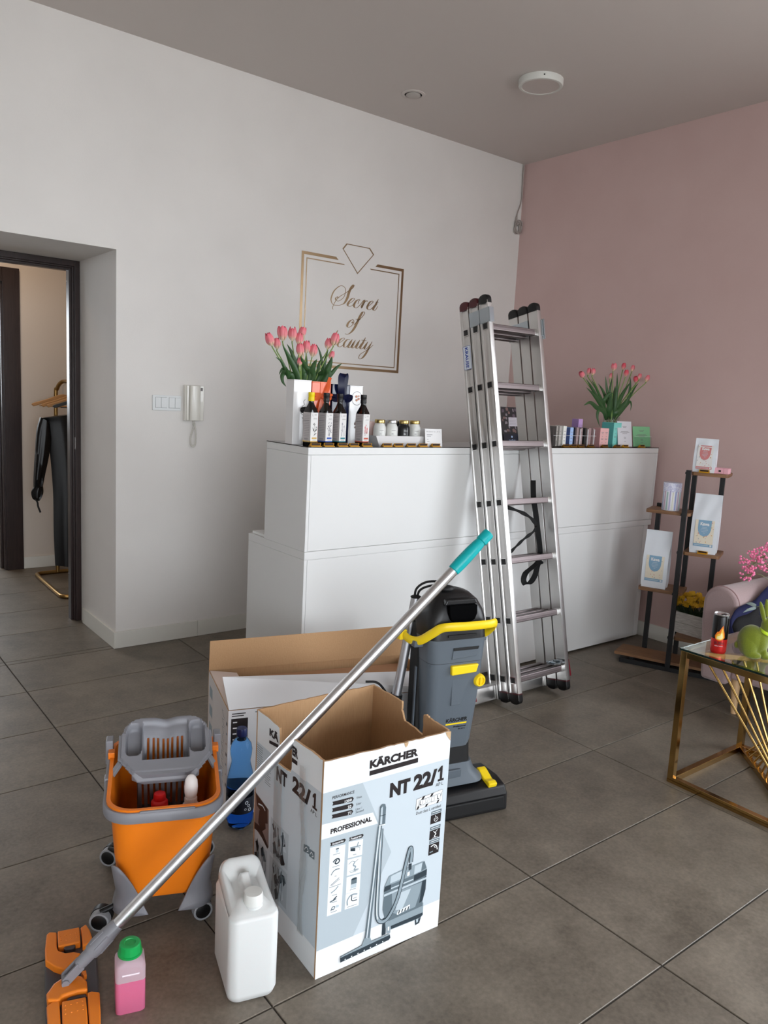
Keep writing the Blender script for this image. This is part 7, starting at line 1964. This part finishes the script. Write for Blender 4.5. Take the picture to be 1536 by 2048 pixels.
# ------------------------------------------------------------------ clothes rack in the corridor
M_BRASS = mat('brushed_brass', (170, 136, 84), .34, 1.0)
rk2 = thing('clothes_rack', 'brass tube clothes rack standing in the corridor behind the door frame', 'clothes rack', (1.60, 5.89, 0))
def rel(x, y, z): return Vector((x-1.60, y-5.89, z))
G().tube(crv([rel(1.70, 5.90, .014), rel(1.52, 5.90, .014), rel(1.465, 5.885, .014), rel(1.445, 5.83, .014), rel(1.437, 5.55, .014), rel(1.432, 5.26, .014), rel(1.440, 5.19, .014), rel(1.475, 5.165, .014), rel(1.56, 5.16, .014), rel(1.75, 5.16, .014)], 8), .014, 12).build('base_tube', M_BRASS, rk2)
G().tube(crv([rel(1.60, 5.89, .014), rel(1.60, 5.89, .60), rel(1.598, 5.89, 1.28), rel(1.605, 5.878, 1.36), rel(1.622, 5.84, 1.405), rel(1.64, 5.76, 1.415), rel(1.64, 5.35, 1.415), rel(1.64, 5.20, 1.405), rel(1.63, 5.165, 1.36), rel(1.63, 5.16, 1.2), rel(1.63, 5.16, .02)], 8), .0135, 12).build('hanging_tube', M_BRASS, rk2)
M_HANG = mat('light_wood_hanger', (196, 148, 96), .45, col2=(180, 130, 82), nscale=8, stretch=(1, 20, 20)); M_HANGD = mat('dark_grey_hanger', (62, 66, 70), .45)
def hanger(x, y, z, rz, m, lab):
    h = thing('clothes_hanger', lab, 'hanger', (x, y, z), rz, 'hangers on the brass rack')
    pts = [(-.215, -.075), (-.205, -.066), (-.11, -.034), (-.035, -.004), (0, .004), (.035, -.004), (.11, -.034), (.205, -.066), (.215, -.075), (.20, -.088), (.11, -.058), (0, -.024), (-.11, -.058), (-.20, -.088)]
    G().prism(pts, -.007, .007, 'xz').build('shoulders', m, h, smooth=30, bevel=.003)
    G().tube(crv([(0, 0, .0), (0, 0, .045), (.002, 0, .062), (.016, 0, .078), (.004, 0, .098), (-.014, 0, .088), (-.016, 0, .080)], 6), .0018, 6).build('hook', M_STEEL, h)
    G().tube([(-.16, 0, -.082), (.16, 0, -.082)], .004, 8).build('trouser_bar', m, h)
hanger(1.640, 5.86, 1.318, 0, M_HANG, 'light wooden hanger at the far end of the brass rack')
hanger(1.680, 5.78, 1.318, 3, M_HANG, 'wooden hanger second from the far end, carrying the black blouse')
hanger(1.700, 5.70, 1.318, -2, M_HANG, 'wooden hanger third from the far end of the brass rack')
hanger(1.715, 5.62, 1.318, 2, M_HANGD, 'dark grey hanger nearest on the brass rack')
M_SATIN = mat('black_satin', (8, 8, 10), .38)
ro_ = thing('black_robe', 'long black satin robe with a tied cuff on the brass rack', 'robe', (1.640, 5.72, 1.24))
def RL(u, v, y): return at_y(u, v, y)-Vector((1.640, 5.72, 1.24))
def garment(name, L, Rr_, dep, seed, y=5.70, n=9):
    """hanging cloth between a left and a right outline, with vertical folds"""
    rr = random.Random(seed); A = crv(L, 6); B = crv(Rr_, 6); k = min(len(A), len(B)); rings = []
    ph = rr.uniform(0, 6)
    for i in range(k):
        a, b = A[i], B[i]; ring = []
        fold = .3+.7*i/(k-1)
        for j in range(n): t = j/(n-1); p_ = a.lerp(b, t); ring.append(p_+Vector((0, -dep*math.sin(math.pi*t)**.6-.010*fold*math.sin(ph+t*14+i*.05), 0)))
        for j in range(n-2, 0, -1): t = j/(n-1); p_ = a.lerp(b, t); ring.append(p_+Vector((0, dep*math.sin(math.pi*t)**.6, 0)))
        rings.append(ring)
    return G().loft(rings).build(name, M_SATIN, ro_, smooth=70)
garment('body', [RL(82, 836, 5.68), RL(90, 850, 5.68), RL(99, 905, 5.68), RL(104, 960, 5.68), RL(106, 1000, 5.68), RL(107, 1070, 5.68), RL(110, 1131, 5.68)], [RL(150, 828, 5.68), RL(160, 850, 5.68), RL(165, 905, 5.68), RL(168, 960, 5.68), RL(168, 1000, 5.68), RL(168, 1070, 5.68), RL(168, 1131, 5.68)], .045, 1)
garment('sleeve', [RL(80, 834, 5.66), RL(73, 860, 5.66), RL(70, 900, 5.66), RL(67, 945, 5.66), RL(66, 975, 5.66)], [RL(100, 846, 5.66), RL(102, 880, 5.66), RL(97, 915, 5.66), RL(90, 948, 5.66), RL(85, 974, 5.66)], .03, 2)
garment('cuff', [RL(67, 974, 5.66), RL(62, 984, 5.66), RL(64, 996, 5.66), RL(70, 1001, 5.66)], [RL(86, 972, 5.66), RL(87, 984, 5.66), RL(84, 994, 5.66), RL(78, 1001, 5.66)], .028, 3)
G().ribbon(crv([RL(71, 998, 5.64), RL(75, 1005, 5.64), RL(76, 1012, 5.64), RL(79, 1020, 5.64), RL(81, 1025, 5.64)], 6), .012, .0015, (1, 0, .2)).build('cuff_tie', M_SATIN, ro_, smooth=60)
